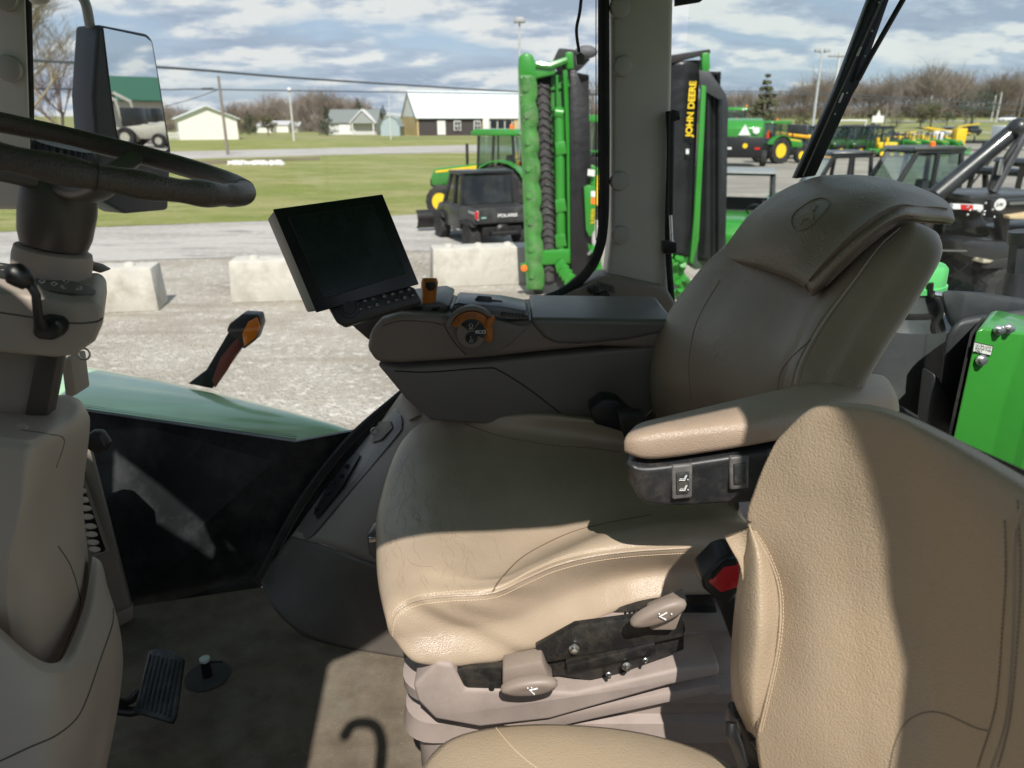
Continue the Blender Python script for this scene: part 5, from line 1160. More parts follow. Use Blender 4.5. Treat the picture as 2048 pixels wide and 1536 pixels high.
wallbox(lb, 'yellow_front', (-Lb / 2 + 19, -6.6, 1.6), (14, .2, 3.2), YELB); wallbox(lb, 'gable_wall', (-Lb / 2 - .1, 0, 1.62), (.25, 13.1, 3.24), YELB); g3 = MB(); g3.prism([V((-Lb / 2 - .25, -6.5, 3.25)), V((-Lb / 2 - .25, 6.5, 3.25)), V((-Lb / 2 - .25, 0, 7.6))], (.2, 0, 0)); o = g3.build('gable_end', WHITEB, None, smooth=0); o.parent = lb
for xx in (4.2,): 
    wallbox(lb, 'door', (-Lb / 2 + xx, -6.62, 1.35), (1.5, .2, 2.4), WTR)
for xx in (7.2, 11.0):
    w_ = wallbox(lb, 'window', (-Lb / 2 + xx, -6.62, 1.7), (1.3, .2, 1.7), WTR); wallbox(w_, 'pane', (-Lb / 2 + xx, -6.74, 1.7), (1.0, .1, 1.4), GLD); wallbox(w_, 'muntin', (-Lb / 2 + xx, -6.82, 1.7), (.1, .06, 1.4), WTR); wallbox(w_, 'muntin', (-Lb / 2 + xx, -6.83, 1.7), (1.0, .06, .1), WTR)
sf = wallbox(lb, 'storefront', (-Lb / 2 + 15.6, -6.72, 1.7), (5.0, .2, 2.1), GLD)
for k in range(4): wallbox(sf, 'storefront_frame', (-Lb / 2 + 13.4 + k * 1.45, -6.84, 1.5), (.14, .1, 2.0), WTR)
gh = house('grey_house', 'grey roofed house with white garage door and gable', gz(706, 150) + V((0, 4, 0)), 9, 8, 2.3, 2.2, 0, pm('white_siding', (.55, .56, .54), .7), pm('grey_shingle', (.17, .19, .18), .8), .4, 'x')
wallbox(gh, 'garage_door', (-1.0, -4.1, 1.0), (3, .15, 1.9), WTR)
g2 = MB(); g2.prism([V((0, -5.2, 2.1)), V((4.4, -5.2, 2.1)), V((2.2, -5.2, 4.3))], (0, 3, 0)); o = g2.build('gable', GREYB, None, smooth=0); o.parent = gh
g2 = MB(); g2.prism([V((-.3, -5.4, 2.0)), V((2.2, -5.4, 4.4)), V((4.7, -5.4, 2.0)), V((4.7, -5.4, 2.2)), V((2.2, -5.4, 4.65)), V((-.3, -5.4, 2.2))], (0, 3, 0)); o = g2.build('gable_roof', WTR, None, smooth=0); o.parent = gh
for k in (0.2, 4.2): wallbox(gh, 'porch_post', (k, -5.1, 1.05), (.2, .2, 2.1), WTR)
house('grey_shed', 'blue grey gambrel shed between the house and the long building', gz(781, 140) + V((0, 3, 0)), 3.4, 6, 1.7, 1.7, 0, pm('blue_grey_siding', (.34, .42, .43), .7), pm('shed_roof', (.3, .36, .36), .6), .15, 'y', True)
for i, (px, w_, lab) in enumerate(((527, 3.2, 'tiny distant white house, leftmost of three'), (556, 4.6, 'tiny distant white house with low roof, middle of three'), (582, 3.4, 'tiny distant white house, rightmost of three'))):
    h_ = house('distant_house', lab, gz(px, 176 + i * 4) + V((0, 3, 0)), w_, 5, 1.3 + .3 * (i == 1), .8, 0, WHITEB, pm('pale_roof', (.45, .45, .45), .7), .2, 'x'); h_['group'] = 'distant white houses in the field'
bb_ = MB()
for k in range(7): q = gz(338 + k * 5, 112); bb_.box(q + V((0, 0, .55)), (.3, .3, 1.1))
fe = empty('white_fence', gz(355, 112)); tag(fe, 'low white rail fence left of the white barn', 'fence')
for k in range(7): MB().box(gz(336 + k * 5.5, 112) + V((0, 0, .5)), (.14, .14, 1.0)).build('fence_post', WTR, fe)
a_, b_ = gz(334, 112), gz(372, 112); MB().tube([a_ + V((0, -.1, .8)), b_ + V((0, -.1, .8))], .07, 4).build('fence_rail', WTR, fe); MB().tube([a_ + V((0, -.1, .4)), b_ + V((0, -.1, .4))], .07, 4).build('fence_rail', WTR, fe)

# =============================================================== poles, wires, signs
WOODP = pm('weathered_pole', (.22, .19, .16), .85, var=.15); GALV = pm('galvanised', (.45, .47, .46), .5); PALEP = pm('pale_pole', (.55, .56, .53), .6)
def pole(name, label, px, y, h, r, mat, cat='pole', head=0, group=None, arm=0):
    b = gz(px, y); e = empty(name, b); tag(e, label, cat, group)
    MB().cyl(b, b + V((0, 0, h)), r, r * .7, 10).build('shaft', mat, e)
    for k in range(head):
        sd = (-1, 1)[k % 2] if head > 1 else 1; c = b + V((sd * .35 * (head > 1), 0, h))
        if head > 1: MB().tube([b + V((0, 0, h - .1)), c + V((0, 0, .05))], .05, 6).build('arm', GALV, e)
        MB().box(c + V((0, 0, .12)), (.5, .35, .22), None, .7).build('lamp_head', pm('lamp_grey', (.25, .26, .26), .5), e, bevel=.03)
    for k in range(arm):
        MB().box(b + V((0, -.1, h - .35 - k * 1.4)), (2.6, .14, .14)).build('cross_arm', WOODP, e)
        for s_ in (-1.1, -.5, .5, 1.1): MB().cyl(b + V((s_, -.1, h - .28 - k * 1.4)), b + V((s_, -.1, h + .02 - k * 1.4)), .06).build('insulator', PALEP, e)
    return e
def poleh(px, y, pyt): return max(Py(px, pyt, y).z - gz(px, y).z, 1)
up_ = pole('utility_pole', 'brown wooden utility pole before the white barn', 456, 62, poleh(440, 62, 152), .13, WOODP, 'pole')
MB().box(gz(456, 62) + V((-.9, -.1, poleh(440, 62, 178))), (.9, .16, .16)).build('wire_clamp', BLACKP, up_)
pole('light_pole', 'white pole with round lamp in front of the distant woods', 588, 105, poleh(584, 105, 184), .13, PALEP, 'lamp post', 0, None)
q = gz(588, 105) + V((0, 0, poleh(584, 105, 180))); o = MB().sphere(q, .3, 10, 6).build('lamp_globe', WTR, bpy.data.objects['light_pole'])
pole('flag_pole', 'thin white pole in front of the blue grey shed', 782, 112, poleh(778, 112, 190), .1, PALEP)
pole('thin_pole', 'thin grey pole left of the long building', 797, 150, poleh(795, 150, 178), .07, GALV)
pole('lamp_post', 'slim lamp post standing behind the raised mower', 1038, 34, poleh(1036, 34, 46), .06, GALV, 'lamp post', 1)
pole('lamp_post', 'twin headed lamp post above the right hand lot', 1618, 62, poleh(1632, 62, 104), .11, GALV, 'lamp post', 2)
pole('utility_pole', 'white utility pole with crossarm beside the wiper', 1655, 88, poleh(1668, 88, 106), .22, PALEP, 'pole', 0, None, 1)
pole('utility_pole', 'short grey pole before the right hand woods', 1766, 160, poleh(1768, 160, 208), .16, WOODP)
pole('utility_pole', 'pale pole behind the white car', 1988, 200, poleh(1995, 200, 184), .17, PALEP)
pole('utility_pole', 'bent topped pole left of the white car', 1978, 215, poleh(1984, 215, 190), .15, PALEP)
pole('utility_pole', 'pole at the right edge of the view above the black boom', 2030, 150, poleh(2040, 150, 172), .13, WOODP)
def wire(pts, r, lab):
    e = MB().tube(spline(pts, 30), r, 5).build('overhead_wire', pm('wire_dark', (.07, .08, .09), .6), None); tag(e, lab, 'cable', 'overhead wires across the sky')
wire([(-300, 104, 20), (316, 134, 28), (640, 159, 36), (1050, 184, 50), (1250, 190, 60)], .045, 'thick overhead cable sloping down behind the mirror to the mower')
wire([(-300, 176, 50), (320, 179, 61.9), (437, 179, 61.9), (1040, 188, 75), (1200, 190, 80)], .05, 'level overhead wire passing the wooden utility pole')
wire([(330, 213, 61.9), (390, 196, 61.9), (437, 179, 61.9)], .03, 'short slack wire sagging left from the wooden pole')
wire([(1150, 181, 88), (1480, 183, 88), (1668, 187, 88), (2100, 215, 110)], .05, 'upper wire running past the cedar to the right')
wire([(1150, 186, 87), (1480, 188, 87), (1665, 192, 87.8), (2100, 226, 110)], .05, 'lower wire running past the cedar to the right')
wire([(1150, 20, 30), (1215, 32, 32)], .02, 'short stretch of wire above the raised mower') if 0 else None
sg = empty('road_sign', gz(973, 66)); tag(sg, 'tall narrow white road sign standing on the highway verge', 'sign')
b = gz(973, 66); MB().cyl(b, b + V((0, 0, 2.0)), .07).build('post', PALEP, sg)
sgb = MB().box(b + V((0, -.05, 2.6)), (.5, .06, 1.9)).build('board', WTR, sg, smooth=0)
sg = empty('road_sign', gz(1748, 150)); tag(sg, 'white arrow shaped sign over the yellow machines', 'sign'); b = gz(1750, 150)
MB().prism([b + V(p) for p in ((-1.0, 0, 1.6), (1.2, 0, 1.6), (1.2, 0, 2.8), (.5, 0, 2.8), (.1, 0, 3.9), (-.3, 0, 2.8), (-1.0, 0, 2.8))], (0, .1, 0)).build('board', WTR, sg, smooth=0); MB().cyl(b, b + V((0, .15, 2)), .08).build('post', PALEP, sg)
# =============================================================== machine kit (local frame: +x forward, +y left, z up)
TYRE = pm('tyre_rubber', (.02, .02, .02), .8, var=.2, vscale=6, dirt=((.10, .09, .07), .5, 3)); BODYB = pm('black_body', (.016, .018, .018), .32, var=.15, coat=.2, dirt=((.1, .1, .085), .3, 4))
OLIVE = pm('dark_olive_body', (.022, .027, .018), .35, var=.1, coat=.3); SMOKE = glass_mat('vehicle_glass', (.55, .68, .62), .10, .03); TINT = glass_mat('dark_vehicle_glass', (.10, .12, .12), .10, .05)
SEATY = pm('seat_yellow', (.75, .5, .02), .5); GREYF = pm('grey_plastic_roof', (.22, .24, .24), .5, var=.1); DK = pm('underbody', (.012, .012, .012), .7)
JG = pm('machine_green', (.03, .24, .025), .3, var=.12, vscale=1.5, coat=.4, dirt=((.1, .17, .07), .25, 2)); REFL = pm('reflector_orange', (.9, .2, .03), .3); REDL = pm('tail_red', (.55, .02, .02), .2, coat=.5); WHL = pm('lamp_white', (.7, .7, .68), .2, coat=.5)
def wheel(par, c, R_, w_, rimr, rimm, lugs=0, name='wheel', side=1):
    c = V(c); ax = V((0, 1, 0)); mb = MB(); pr = [(rimr, -w_ * .42), (R_ * .9, -w_ * .5), (R_ * .97, -w_ * .42), (R_, -w_ * .2), (R_, w_ * .2), (R_ * .97, w_ * .42), (R_ * .9, w_ * .5), (rimr, w_ * .42), (rimr, -w_ * .42)]
    mb.lathe(c, ax, pr, 36, cap=False)
    if lugs:
        for k in range(lugs):
            for s_ in (-1, 1):
                a = 2 * math.pi * (k + (.5 if s_ > 0 else 0)) / lugs; a2 = a + 1.3 / lugs * 2
                def P_(an, yy, r_): return c + V((math.cos(an) * r_, yy, math.sin(an) * r_))
                da = .42 * math.pi / lugs
                mb.hexa([P_(a, 0, R_ * .97), P_(a + da, 0, R_ * .97), P_(a2 + da, s_ * w_ * .5, R_ * .9), P_(a2, s_ * w_ * .5, R_ * .9)], [P_(a, 0, R_ * 1.04), P_(a + da, 0, R_ * 1.04), P_(a2 + da, s_ * w_ * .5, R_ * .985), P_(a2, s_ * w_ * .5, R_ * .985)])
    o = mb.build(name, TYRE, par, smooth=35)
    m2 = MB(); m2.lathe(c, ax, [(rimr * 1.02, -w_ * .40), (rimr * .95, -w_ * .36), (rimr * .9, -w_ * .15), (rimr * .5, -w_ * .08), (rimr * .3, -w_ * .22), (.001, -w_ * .22)], 24)
    m2.lathe(c, ax, [(rimr * 1.02, w_ * .40), (rimr * .95, w_ * .36), (rimr * .9, w_ * .15), (rimr * .5, w_ * .08), (rimr * .3, w_ * .22), (.001, w_ * .22)], 24)
    m2.build('rim', rimm, o, smooth=35); return o
def rbox(par, name, pts, hw, mat, y0=0, bevel=.02, **k):
    """side profile polygon (x,z) extruded across width"""
    mb = MB(); mb.prism([V((a, y0 - hw, b)) for a, b in pts], (0, 2 * hw, 0)); return mb.build(name, mat, par, bevel=bevel, seg=2, **k)
def utv(name, label, body, cab='full', rim=None, crew=False, glass=None, roofm=None, group=None, bedm=None, big=True):
    e = empty(name); tag(e, label, 'utility vehicle', group); L = .75 if crew else 0; rim = rim or DK; glass = glass or SMOKE; roofm = roofm or BODYB; bedm = bedm or body
    rbox(e, 'underbody', [(-1.35 - L / 2, .35), (1.25 + L / 2, .35), (1.3 + L / 2, .6), (-1.4 - L / 2, .6)], .48, DK)
    rbox(e, 'hood', [(.62 + L / 2, .55), (1.45 + L / 2, .5), (1.5 + L / 2, .75), (1.3 + L / 2, .98), (.62 + L / 2, 1.1)], .62, body, bevel=.05)
    rbox(e, 'cabin_side', [(-.42 - L / 2, .42), (.72 + L / 2, .42), (.68 + L / 2, 1.06), (-.42 - L / 2, 1.06)], .68, body, bevel=.03)
    bd = rbox(e, 'cargo_bed', [(-1.42 - L / 2, .68), (-.45 - L / 2, .68), (-.45 - L / 2, 1.08), (-1.45 - L / 2, 1.08)], .70, bedm, bevel=.03)
    MB().box((-.95 - L / 2, 0, 1.084), (.82, 1.16, .01)).build('bed_floor', DK, bd, smooth=0)
    rbox(e, 'tailgate', [(-1.47 - L / 2, .72), (-1.42 - L / 2, .72), (-1.42 - L / 2, 1.1), (-1.49 - L / 2, 1.1)], .62, bedm, bevel=.01)
    fx, rx = .68 + L / 2, -.48 - L / 2; tx = .28 + L / 2; H_ = 1.93; mb = MB()
    for s_ in (-1, 1):
        mb.tube([V((fx, s_ * .66, 1.04)), V((tx, s_ * .60, H_ - .06)), V((rx, s_ * .60, H_ - .04)), V((rx - .06, s_ * .66, 1.06))], .055, 8)
        mb.tube([V((-.05 + L * .0, s_ * .67, 1.05)), V((-.08, s_ * .61, H_ - .05))], .045, 6)
        if crew: mb.tube([V((.35, s_ * .67, 1.05)), V((.3, s_ * .61, H_ - .05))], .03, 6)
    mb.tube([V((tx, -.6, H_ - .05)), V((tx, .6, H_ - .05))], .03, 6); mb.tube([V((rx, -.6, H_ - .04)), V((rx, .6, H_ - .04))], .03, 6); mb.tube([V((rx - .05, -.66, 1.1)), V((rx - .05, .66, 1.1))], .03, 6)
    mb.build('roll_cage', BODYB, e)
    rbox(e, 'roof', [(tx + .12, H_ - .03), (tx + .05, H_ + .03), (rx - .02, H_ + .05), (rx - .08, H_ - .01), (rx, H_ - .03)], .66, roofm, bevel=.02)
    if cab == 'full':
        for s_ in (-1, 1):
            MB().add([V((fx - .06, s_ * .655, 1.08)), V((tx, s_ * .60, H_ - .1)), V((rx + .04, s_ * .60, H_ - .1)), V((rx - .02, s_ * .655, 1.08))], [(0, 1, 2, 3)]).build('side_window', glass, e, smooth=0)
            MB().tube([V((rx, s_ * .668, 1.07)), V((fx - .03, s_ * .668, 1.07))], .03, 6).build('door_sill', body, e)
        MB().add([V((rx - .065, -.60, 1.12)), V((rx - .065, .60, 1.12)), V((rx - .01, .56, H_ - .09)), V((rx - .01, -.56, H_ - .09))], [(0, 1, 2, 3)]).build('rear_window', glass, e, smooth=0)
    if cab != 'open': MB().add([V((fx + .01, -.62, 1.1)), V((fx + .01, .62, 1.1)), V((tx + .05, .57, H_ - .08)), V((tx + .05, -.57, H_ - .08))], [(0, 1, 2, 3)]).build('windshield', glass, e, smooth=0)
    rbox(e, 'seat', [(-.35, .72), (.12, .72), (.12, .84), (-.2, .86), (-.3, 1.35), (-.4, 1.35)], .55, DK if rim is DK else SEATY, bevel=.03)
    MB().tube(MB().ring(V((.38 + L / 2, .3, 1.15)), (-.8, 0, .6), .16, 16), .018, 6, closed=True).build('steering_wheel', DK, e)
    for s_ in (-1, 1):
        MB().box((-1.47 - L / 2, s_ * .66, .93), (.05, .07, .2)).build('tail_light', REDL, e, bevel=.01)
        MB().box((1.46 + L / 2, s_ * .48, .82), (.05, .2, .1)).build('headlight', WHL, e, bevel=.01)
        for x_ in (-1.0 - L / 2, 1.02 + L / 2): wheel(e, (x_, s_ * .62, .33), .33, .24, .18, rim, 14 if big else 0)
        rbox(e, 'fender', [(-1.4 - L / 2, .62), (-1.25 - L / 2, .74), (-.75 - L / 2, .74), (-.6 - L / 2, .62)], .06, DK, y0=s_ * .69, bevel=.01)
        rbox(e, 'fender', [(.62 + L / 2, .62), (.78 + L / 2, .76), (1.3 + L / 2, .76), (1.44 + L / 2, .6)], .07, DK, y0=s_ * .67, bevel=.01)
    return e
def farm_tractor(name, label, s=1.0, cab=True, group=None, rr=.80, beac=True, loader=False, lugs=22, cat='tractor'):
    e = empty(name); tag(e, label, cat, group)
    rbox(e, 'chassis', [(-.6, .5), (1.9, .5), (1.9, .85), (-.6, 1.0)], .28, DK)
    hd = rbox(e, 'hood', [(.45, 1.0), (2.15, .9), (2.2, 1.15), (2.05, 1.42), (.45, 1.62)], .34, JG, bevel=.06)
    for s_ in (-1, 1): MB().prism([V((.5, s_ * .345, 1.45)), V((2.0, s_ * .345, 1.30)), V((2.0, s_ * .345, 1.36)), V((.5, s_ * .345, 1.56))], (0, s_ * .008, 0)).build('hood_stripe', JYELLOW, hd, smooth=0)
    rbox(e, 'grille', [(2.12, .85), (2.22, .9), (2.22, 1.1), (2.1, 1.15)], .3, BLACKM, bevel=.01)
    if cab:
        x0, x1, zb, zt_ = -.72, .5, 1.12, 2.42; mb = MB()
        for s_ in (-1, 1):
            mb.tube([V((x1, s_ * .6, zb - .2)), V((x1 - .08, s_ * .62, zt_))], .045, 6); mb.tube([V((x0, s_ * .6, zb)), V((x0 + .08, s_ * .62, zt_))], .05, 6); mb.tube([V((-.2, s_ * .66, zb)), V((-.2, s_ * .64, zt_))], .03, 6)
        mb.build('cab_frame', BODYB, e)
        rbox(e, 'cab_floor_pan', [(x0, zb - .25), (x1, zb - .35), (x1, zb), (x0, zb)], .58, BODYB)
        rbox(e, 'cab_roof', [(x0 - .12, zt_ - .02), (x1 + .12, zt_ - .02), (x1 + .16, zt_ + .08), (x1, zt_ + .17), (x0, zt_ + .17), (x0 - .14, zt_ + .06)], .74, JG, bevel=.04)
        for s_ in (-1, 1): MB().add([V((x1, s_ * .625, zb)), V((x1 - .07, s_ * .635, zt_ - .03)), V((x0 + .07, s_ * .635, zt_ - .03)), V((x0, s_ * .625, zb))], [(0, 1, 2, 3)]).build('side_window', SMOKE, e, smooth=0)
        MB().add([V((x0 - .01, -.58, zb + .1)), V((x0 - .01, .58, zb + .1)), V((x0 + .07, .6, zt_ - .05)), V((x0 + .07, -.6, zt_ - .05))], [(0, 1, 2, 3)]).build('rear_window', SMOKE, e, smooth=0)
        MB().add([V((x1 + .01, -.58, zb)), V((x1 + .01, .58, zb)), V((x1 - .06, .6, zt_ - .05)), V((x1 - .06, -.6, zt_ - .05))], [(0, 1, 2, 3)]).build('windshield', SMOKE, e, smooth=0)
        rbox(e, 'seat', [(-.35, 1.2), (.1, 1.2), (.1, 1.34), (-.22, 1.36), (-.3, 1.85), (-.42, 1.85)], .26, DK, bevel=.03)
        if beac:
            for s_ in (-1, 1):
                MB().lathe((x0 + .1, s_ * .66, zt_ + .17), (0, 0, 1), [(.05, 0), (.05, .1), (.03, .13), (.001, .14)], 12).build('beacon', REFL, e)
                MB().lathe((x0 - .13, s_ * .5, zt_ + .05), (-1, 0, 0), [(.06, 0), (.06, .04), (.001, .05)], 12).build('work_light', WHL, e)
        MB().prism([V((x0 - .06, -.32, 1.55)), V((x0 - .06, -.02, 1.55)), V((x0 - .04, -.12, 2.02)), V((x0 - .04, -.22, 2.02))], (-.02, 0, 0)).build('slow_sign', REFL if False else pm('sign_red_orange', (.9, .08, .02), .5), e, smooth=0)
    else:
        MB().tube([V((-.55, -.5, .9)), V((-.6, -.5, 2.1)), V((-.6, .5, 2.1)), V((-.55, .5, .9))], .035, 8).build('roll_bar', BODYB, e)
        rbox(e, 'seat', [(-.4, .95), (.1, .95), (.1, 1.08), (-.25, 1.1), (-.32, 1.5), (-.45, 1.5)], .26, SEATY, bevel=.04)
        MB().tube(MB().ring(V((.4, 0, 1.45)), (-.8, 0, .6), .18, 16), .02, 6, closed=True).build('steering_wheel', DK, e)
    for s_ in (-1, 1):
        wheel(e, (-.3, s_ * .78, rr), rr, .42, rr * .55, JYELLOW, lugs); wheel(e, (1.65, s_ * .72, rr * .60), rr * .60, .3, rr * .33, JYELLOW, int(lugs * .7))
        mb = MB(); rg = []
        for k in range(11):
            a = math.pi * (.08 + .78 * k / 10); c = V((-.3 + math.cos(a) * rr * 1.12, 0, rr + math.sin(a) * rr * 1.12)); c2 = V((-.3 + math.cos(a) * rr * 1.17, 0, rr + math.sin(a) * rr * 1.17)); rg.append([c + V((0, s_ * .55, 0)), c + V((0, s_ * 1.0, 0)), c2 + V((0, s_ * 1.0, 0)), c2 + V((0, s_ * .55, 0))])
        mb.loft(rg).build('fender', JG, e)
    MB().cyl((1.2, -.3, 1.5), (1.2, -.3, 2.15), .045).build('exhaust', BLACKM, e)
    if loader:
        for s_ in (-1, 1):
            MB().tube([V((.5, s_ * .5, 1.5)), V((1.6, s_ * .5, 1.35)), V((2.6, s_ * .5, .6)), V((2.75, s_ * .5, .35))], .07, 6).build('loader_arm', JG, e)
            MB().tube([V((.6, s_ * .5, .8)), V((.55, s_ * .5, 1.5))], .08, 6).build('loader_post', JG, e)
        mb = MB(); mb.prism([V((2.75, -.95, .1)), V((3.3, -.95, .12)), V((2.85, -.95, .2)), V((2.78, -.95, .35)), V((2.85, -.95, .75)), V((2.72, -.95, .75)), V((2.66, -.95, .3))], (0, 1.9, 0)); mb.build('bucket', JG, e, smooth=0)
    e.scale = (s, s, s); return e

# ---- near black utility vehicle with plough
U1 = utv('utility_vehicle', 'black enclosed utility vehicle with a plough parked behind the concrete block', BODYB, 'full', DK, glass=TINT, bedm=pm('dusty_black', (.035, .038, .038), .45, var=.2, dirt=((.12, .12, .1), .4, 3)))
hd1 = math.atan2(.93, -.42)
Lp = pm('sticker_grey', (.55, .56, .55), .5)
text_obj('POLARIS', (-1.492, -.08, .86), (0, -1, 0), (0, 0, 1), .115, WHITEP, 'tailgate_lettering', U1, depth=.004, align='CENTER', sx=1.1, bold=.003).location = (0, 0, 0)
MB().box((-1.497, .5, .86), (.01, .12, .04)).build('small_badge', pm('badge_teal', (.25, .45, .35), .5), U1, smooth=0)
text_obj('RANGER', (-1.1, .712, .95), (-1, 0, 0), (0, 0, 1), .1, Lp, 'side_lettering', U1, depth=.003)
MB().box((-1.46, .63, .92), (.04, .03, .25)).build('light_surround', WHL, U1, bevel=.005)
MB().tube([V((-1.3, -.3, .5)), V((-1.5, -.3, .45)), V((-1.5, .3, .45)), V((-1.3, .3, .5))], .05, 8).build('hitch_bar', DK, U1)
MB().lathe((-1.42, 0, .5), (-1, 0, 0), [(.16, -.2), (.18, 0), (.12, .05), (.001, .05)], 20).build('muffler', BLACKM, U1)
for s_ in (-1, 1): mb = MB(); mb.tube([V((-1.1 + .006 * math.sin(k * .8), s_ * .36 + .035 * math.cos(k * .8), .42 + k * .006)) for k in range(60)], .009, 5); mb.build('rear_spring', DK, U1)
mb = MB(); rg = []
for k in range(9):
    a = R(-60 + k * 15); c = V((2.05 + .30 - .30 * math.cos(a), 0, .38 + .32 * math.sin(a))); rg.append([c + V((0, -.85, 0)), c + V((0, .95, 0)), c + V((-.03, .95, 0)), c + V((-.03, -.85, 0))])
pl_ = mb.loft(rg).build('plough_blade', BLACKM, U1); MB().tube([V((1.4, 0, .35)), V((2.1, 0, .35))], .05, 6).build('plough_frame', BLACKM, U1)
g_ = G0(952, 497); place(U1, (g_.x + .05, g_.y + 1.1, 0), hd1, .92); U1.scale = (.92, .94, .80)
# ---- green tractor behind it
T1 = farm_tractor('farm_tractor', 'green cab tractor with yellow wheels behind the black utility vehicle', 1.0)
place(T1, (V(gz(1000, 21.6))), math.atan2(.34, -.94), .92)
T2 = copy_tree(T1); place(T2, gz(1196, 22), math.atan2(.5, -.86), 1.06); T2['label'] = 'green cab tractor half hidden between the mower and the window seal'

# ---- folded mowers
def mower1():
    e = empty('folded_mower', gz(1110, 11.6)); tag(e, 'green disc mower folded upright with exposed roller and black curtain', 'mower'); y = 11.6
    def S(pts, yy, ext, name, mat, bevel=.01, **k): return slab(pts, yy, ext, name, mat, e, bevel=bevel, **k)
    # scalloped cutterbar
    L = []; Rr = []
    for i in range(81):
        t = i / 80; py = 150 + 430 * t; xc = 1037 + 16 * t; L.append((xc - (0 if i else -2), py)); Rr.append((1064 + 14 * t + 9 * abs(math.sin(t * math.pi * 8)) ** .7, py))
    S(L + Rr[::-1], y - .15, .12, 'cutter_bar', pm('faded_green', (.06, .22, .045), .5, var=.3, vscale=4, dirt=((.22, .26, .16), .6, 5)), .012)
    rnd = random.Random(31); rows = []
    for i in range(33):
        t = i / 32; py = 152 + 428 * t; w = 33 + 4.5 * abs(math.sin(t * math.pi * 8)) ** .6; xc = 1037 + 16 * t; d_ = .010 * abs(math.sin(t * math.pi * 8)) ** .8
        rows.append([(xc + 1, py, y - .14), (xc + w * .28, py, y - .20 - d_), (xc + w * .62, py, y - .21 - d_ * 1.1), (xc + w, py, y - .14)])
    mb = MB(); mb.loft(Surf(rows).grid(120, 14), cap=False, closed=False); o = mb.build('knife_guard', MATS['faded_green'], e, smooth=180); solid(o, .03)
    for k in range(8):
        t = (k + .5) / 8; c = Py(1052 + 14 * t, 150 + 430 * t, y - .27); MB().lathe(c + V((0, .045, 0)), (0, -1, 0), [(.05, 0), (.045, .012), (.001, .014)], 12).build('hub_cap', MATS['faded_green'], e)
    for k in range(14): t = rnd.random(); c = Py(1040 + 16 * t + rnd.uniform(0, 26), 150 + 430 * t, y - .235); MB().sphere(c, .009, 6, 4).build('stud', CHROME, e)
    S([(1036, 135), (1038, 112), (1052, 104), (1066, 110), (1070, 124), (1110, 133), (1112, 148), (1072, 158), (1066, 205), (1040, 205)], y - .1, .25, 'end_gearbox', JG, .03)
    # roller with chevrons
    a, b = Py(1083, 170, y), Py(1098, 560, y); ro = MB().cyl(a, b, .115, n=20).build('conditioner_roller', pm('roller_rubber', (.06, .057, .055), .6, var=.2), e)
    mb = MB(); ax = (b - a); n_ = 26
    for k in range(n_):
        for s_ in (-1, 1):
            pts = []
            for j in range(7): f = j / 6; an = -math.pi / 2 + s_ * f * 1.6; c = a + ax * ((k + .9 * f) / (n_ + 1)); pts.append(c + V((math.cos(an), math.sin(an), rnd.uniform(-.1, .1))) * (.118 + rnd.uniform(-.006, .014)))
            mb.tube(pts, rnd.uniform(.010, .024), 5)
    mb.build('roller_chevrons', MATS['roller_rubber'], ro)
    S([(1064, 150), (1130, 140), (1178, 150), (1180, 520), (1080, 560), (1072, 400)], y + .2, .05, 'curtain_backing', DK, 0)
    S([(1102, 150), (1138, 150), (1146, 560), (1104, 560), (1100, 300)], y + .06, .05, 'frame_plate', pm('deep_green', (.025, .17, .022), .4, var=.3, vscale=2), .01)
    for k in range(9): S([(1102, 175 + k * 42), (1144, 168 + k * 42), (1144, 174 + k * 42), (1102, 181 + k * 42)], y + .03, .03, 'cross_rib', JG, .004)
    MB().tube([Py(1112, 215, y - .05), Py(1118, 235, y - .05), Py(1122, 530, y - .05)], [.05, .075, .08], 14).build('wing_cylinder', JG, e)
    MB().tube([Py(1114, 150, y - .05), Py(1115, 220, y - .05)], .02, 8).build('cylinder_rod', JG, e)
    MB().tube([Py(1130, 140, y - .1), Py(1137, 300, y - .1), Py(1140, 520, y - .1)], .035, 8).build('support_tube', JG, e)
    MB().cyl(Py(1110, 226, y - .06), Py(1126, 228, y - .06), .085).build('cylinder_collar', JG, e)
    for py in (285, 400, 470): S([(1110, py), (1130, py - 3), (1134, py + 22), (1112, py + 26)], y - .14, .06, 'bracket', JG, .01)
    S([(1105, 125), (1118, 96), (1150, 99), (1160, 108), (1176, 100), (1180, 120), (1160, 140), (1120, 145)], y, .3, 'top_frame', DK, .02)
    S([(1130, 104), (1146, 104), (1148, 138), (1131, 138)], y - .06, .1, 'top_block', JG, .015)
    MB().tube([Py(1072, 128, y - .1), Py(1100, 132, y - .1), Py(1134, 120, y - .1)], .05, 8).build('top_tube', JG, e)
    MB().sphere(Py(1172, 104, y), .13, 14, 8, (1.3, .8, .7)).build('rubber_bumper', pm('dull_grey', (.09, .09, .095), .6), e)
    S([(1140, 140), (1152, 140), (1172, 190), (1180, 250), (1186, 560), (1160, 590), (1142, 560)], y - .2, .06, 'side_curtain', pm('curtain_black', (.012, .012, .013), .45, var=.3, vscale=2, bump=.03, bscale=3), .01)
    S([(1056, 502), (1142, 498), (1146, 528), (1062, 532)], y - .15, .2, 'lower_beam', JG, .03)
    S([(1052, 548), (1066, 528), (1160, 512), (1188, 560), (1180, 596), (1120, 606), (1072, 592)], y - .05, .3, 'base_cover', pm('clear_grey_curtain', (.05, .055, .055), .35, var=.2), .02)
    for k in range(4): S([(1110 + k * 6, 530 + k * 9), (1124 + k * 6, 518 + k * 9), (1134 + k * 6, 524 + k * 9), (1114 + k * 5, 548 + k * 8)], y - .22, .05, 'linkage', JG, .01)
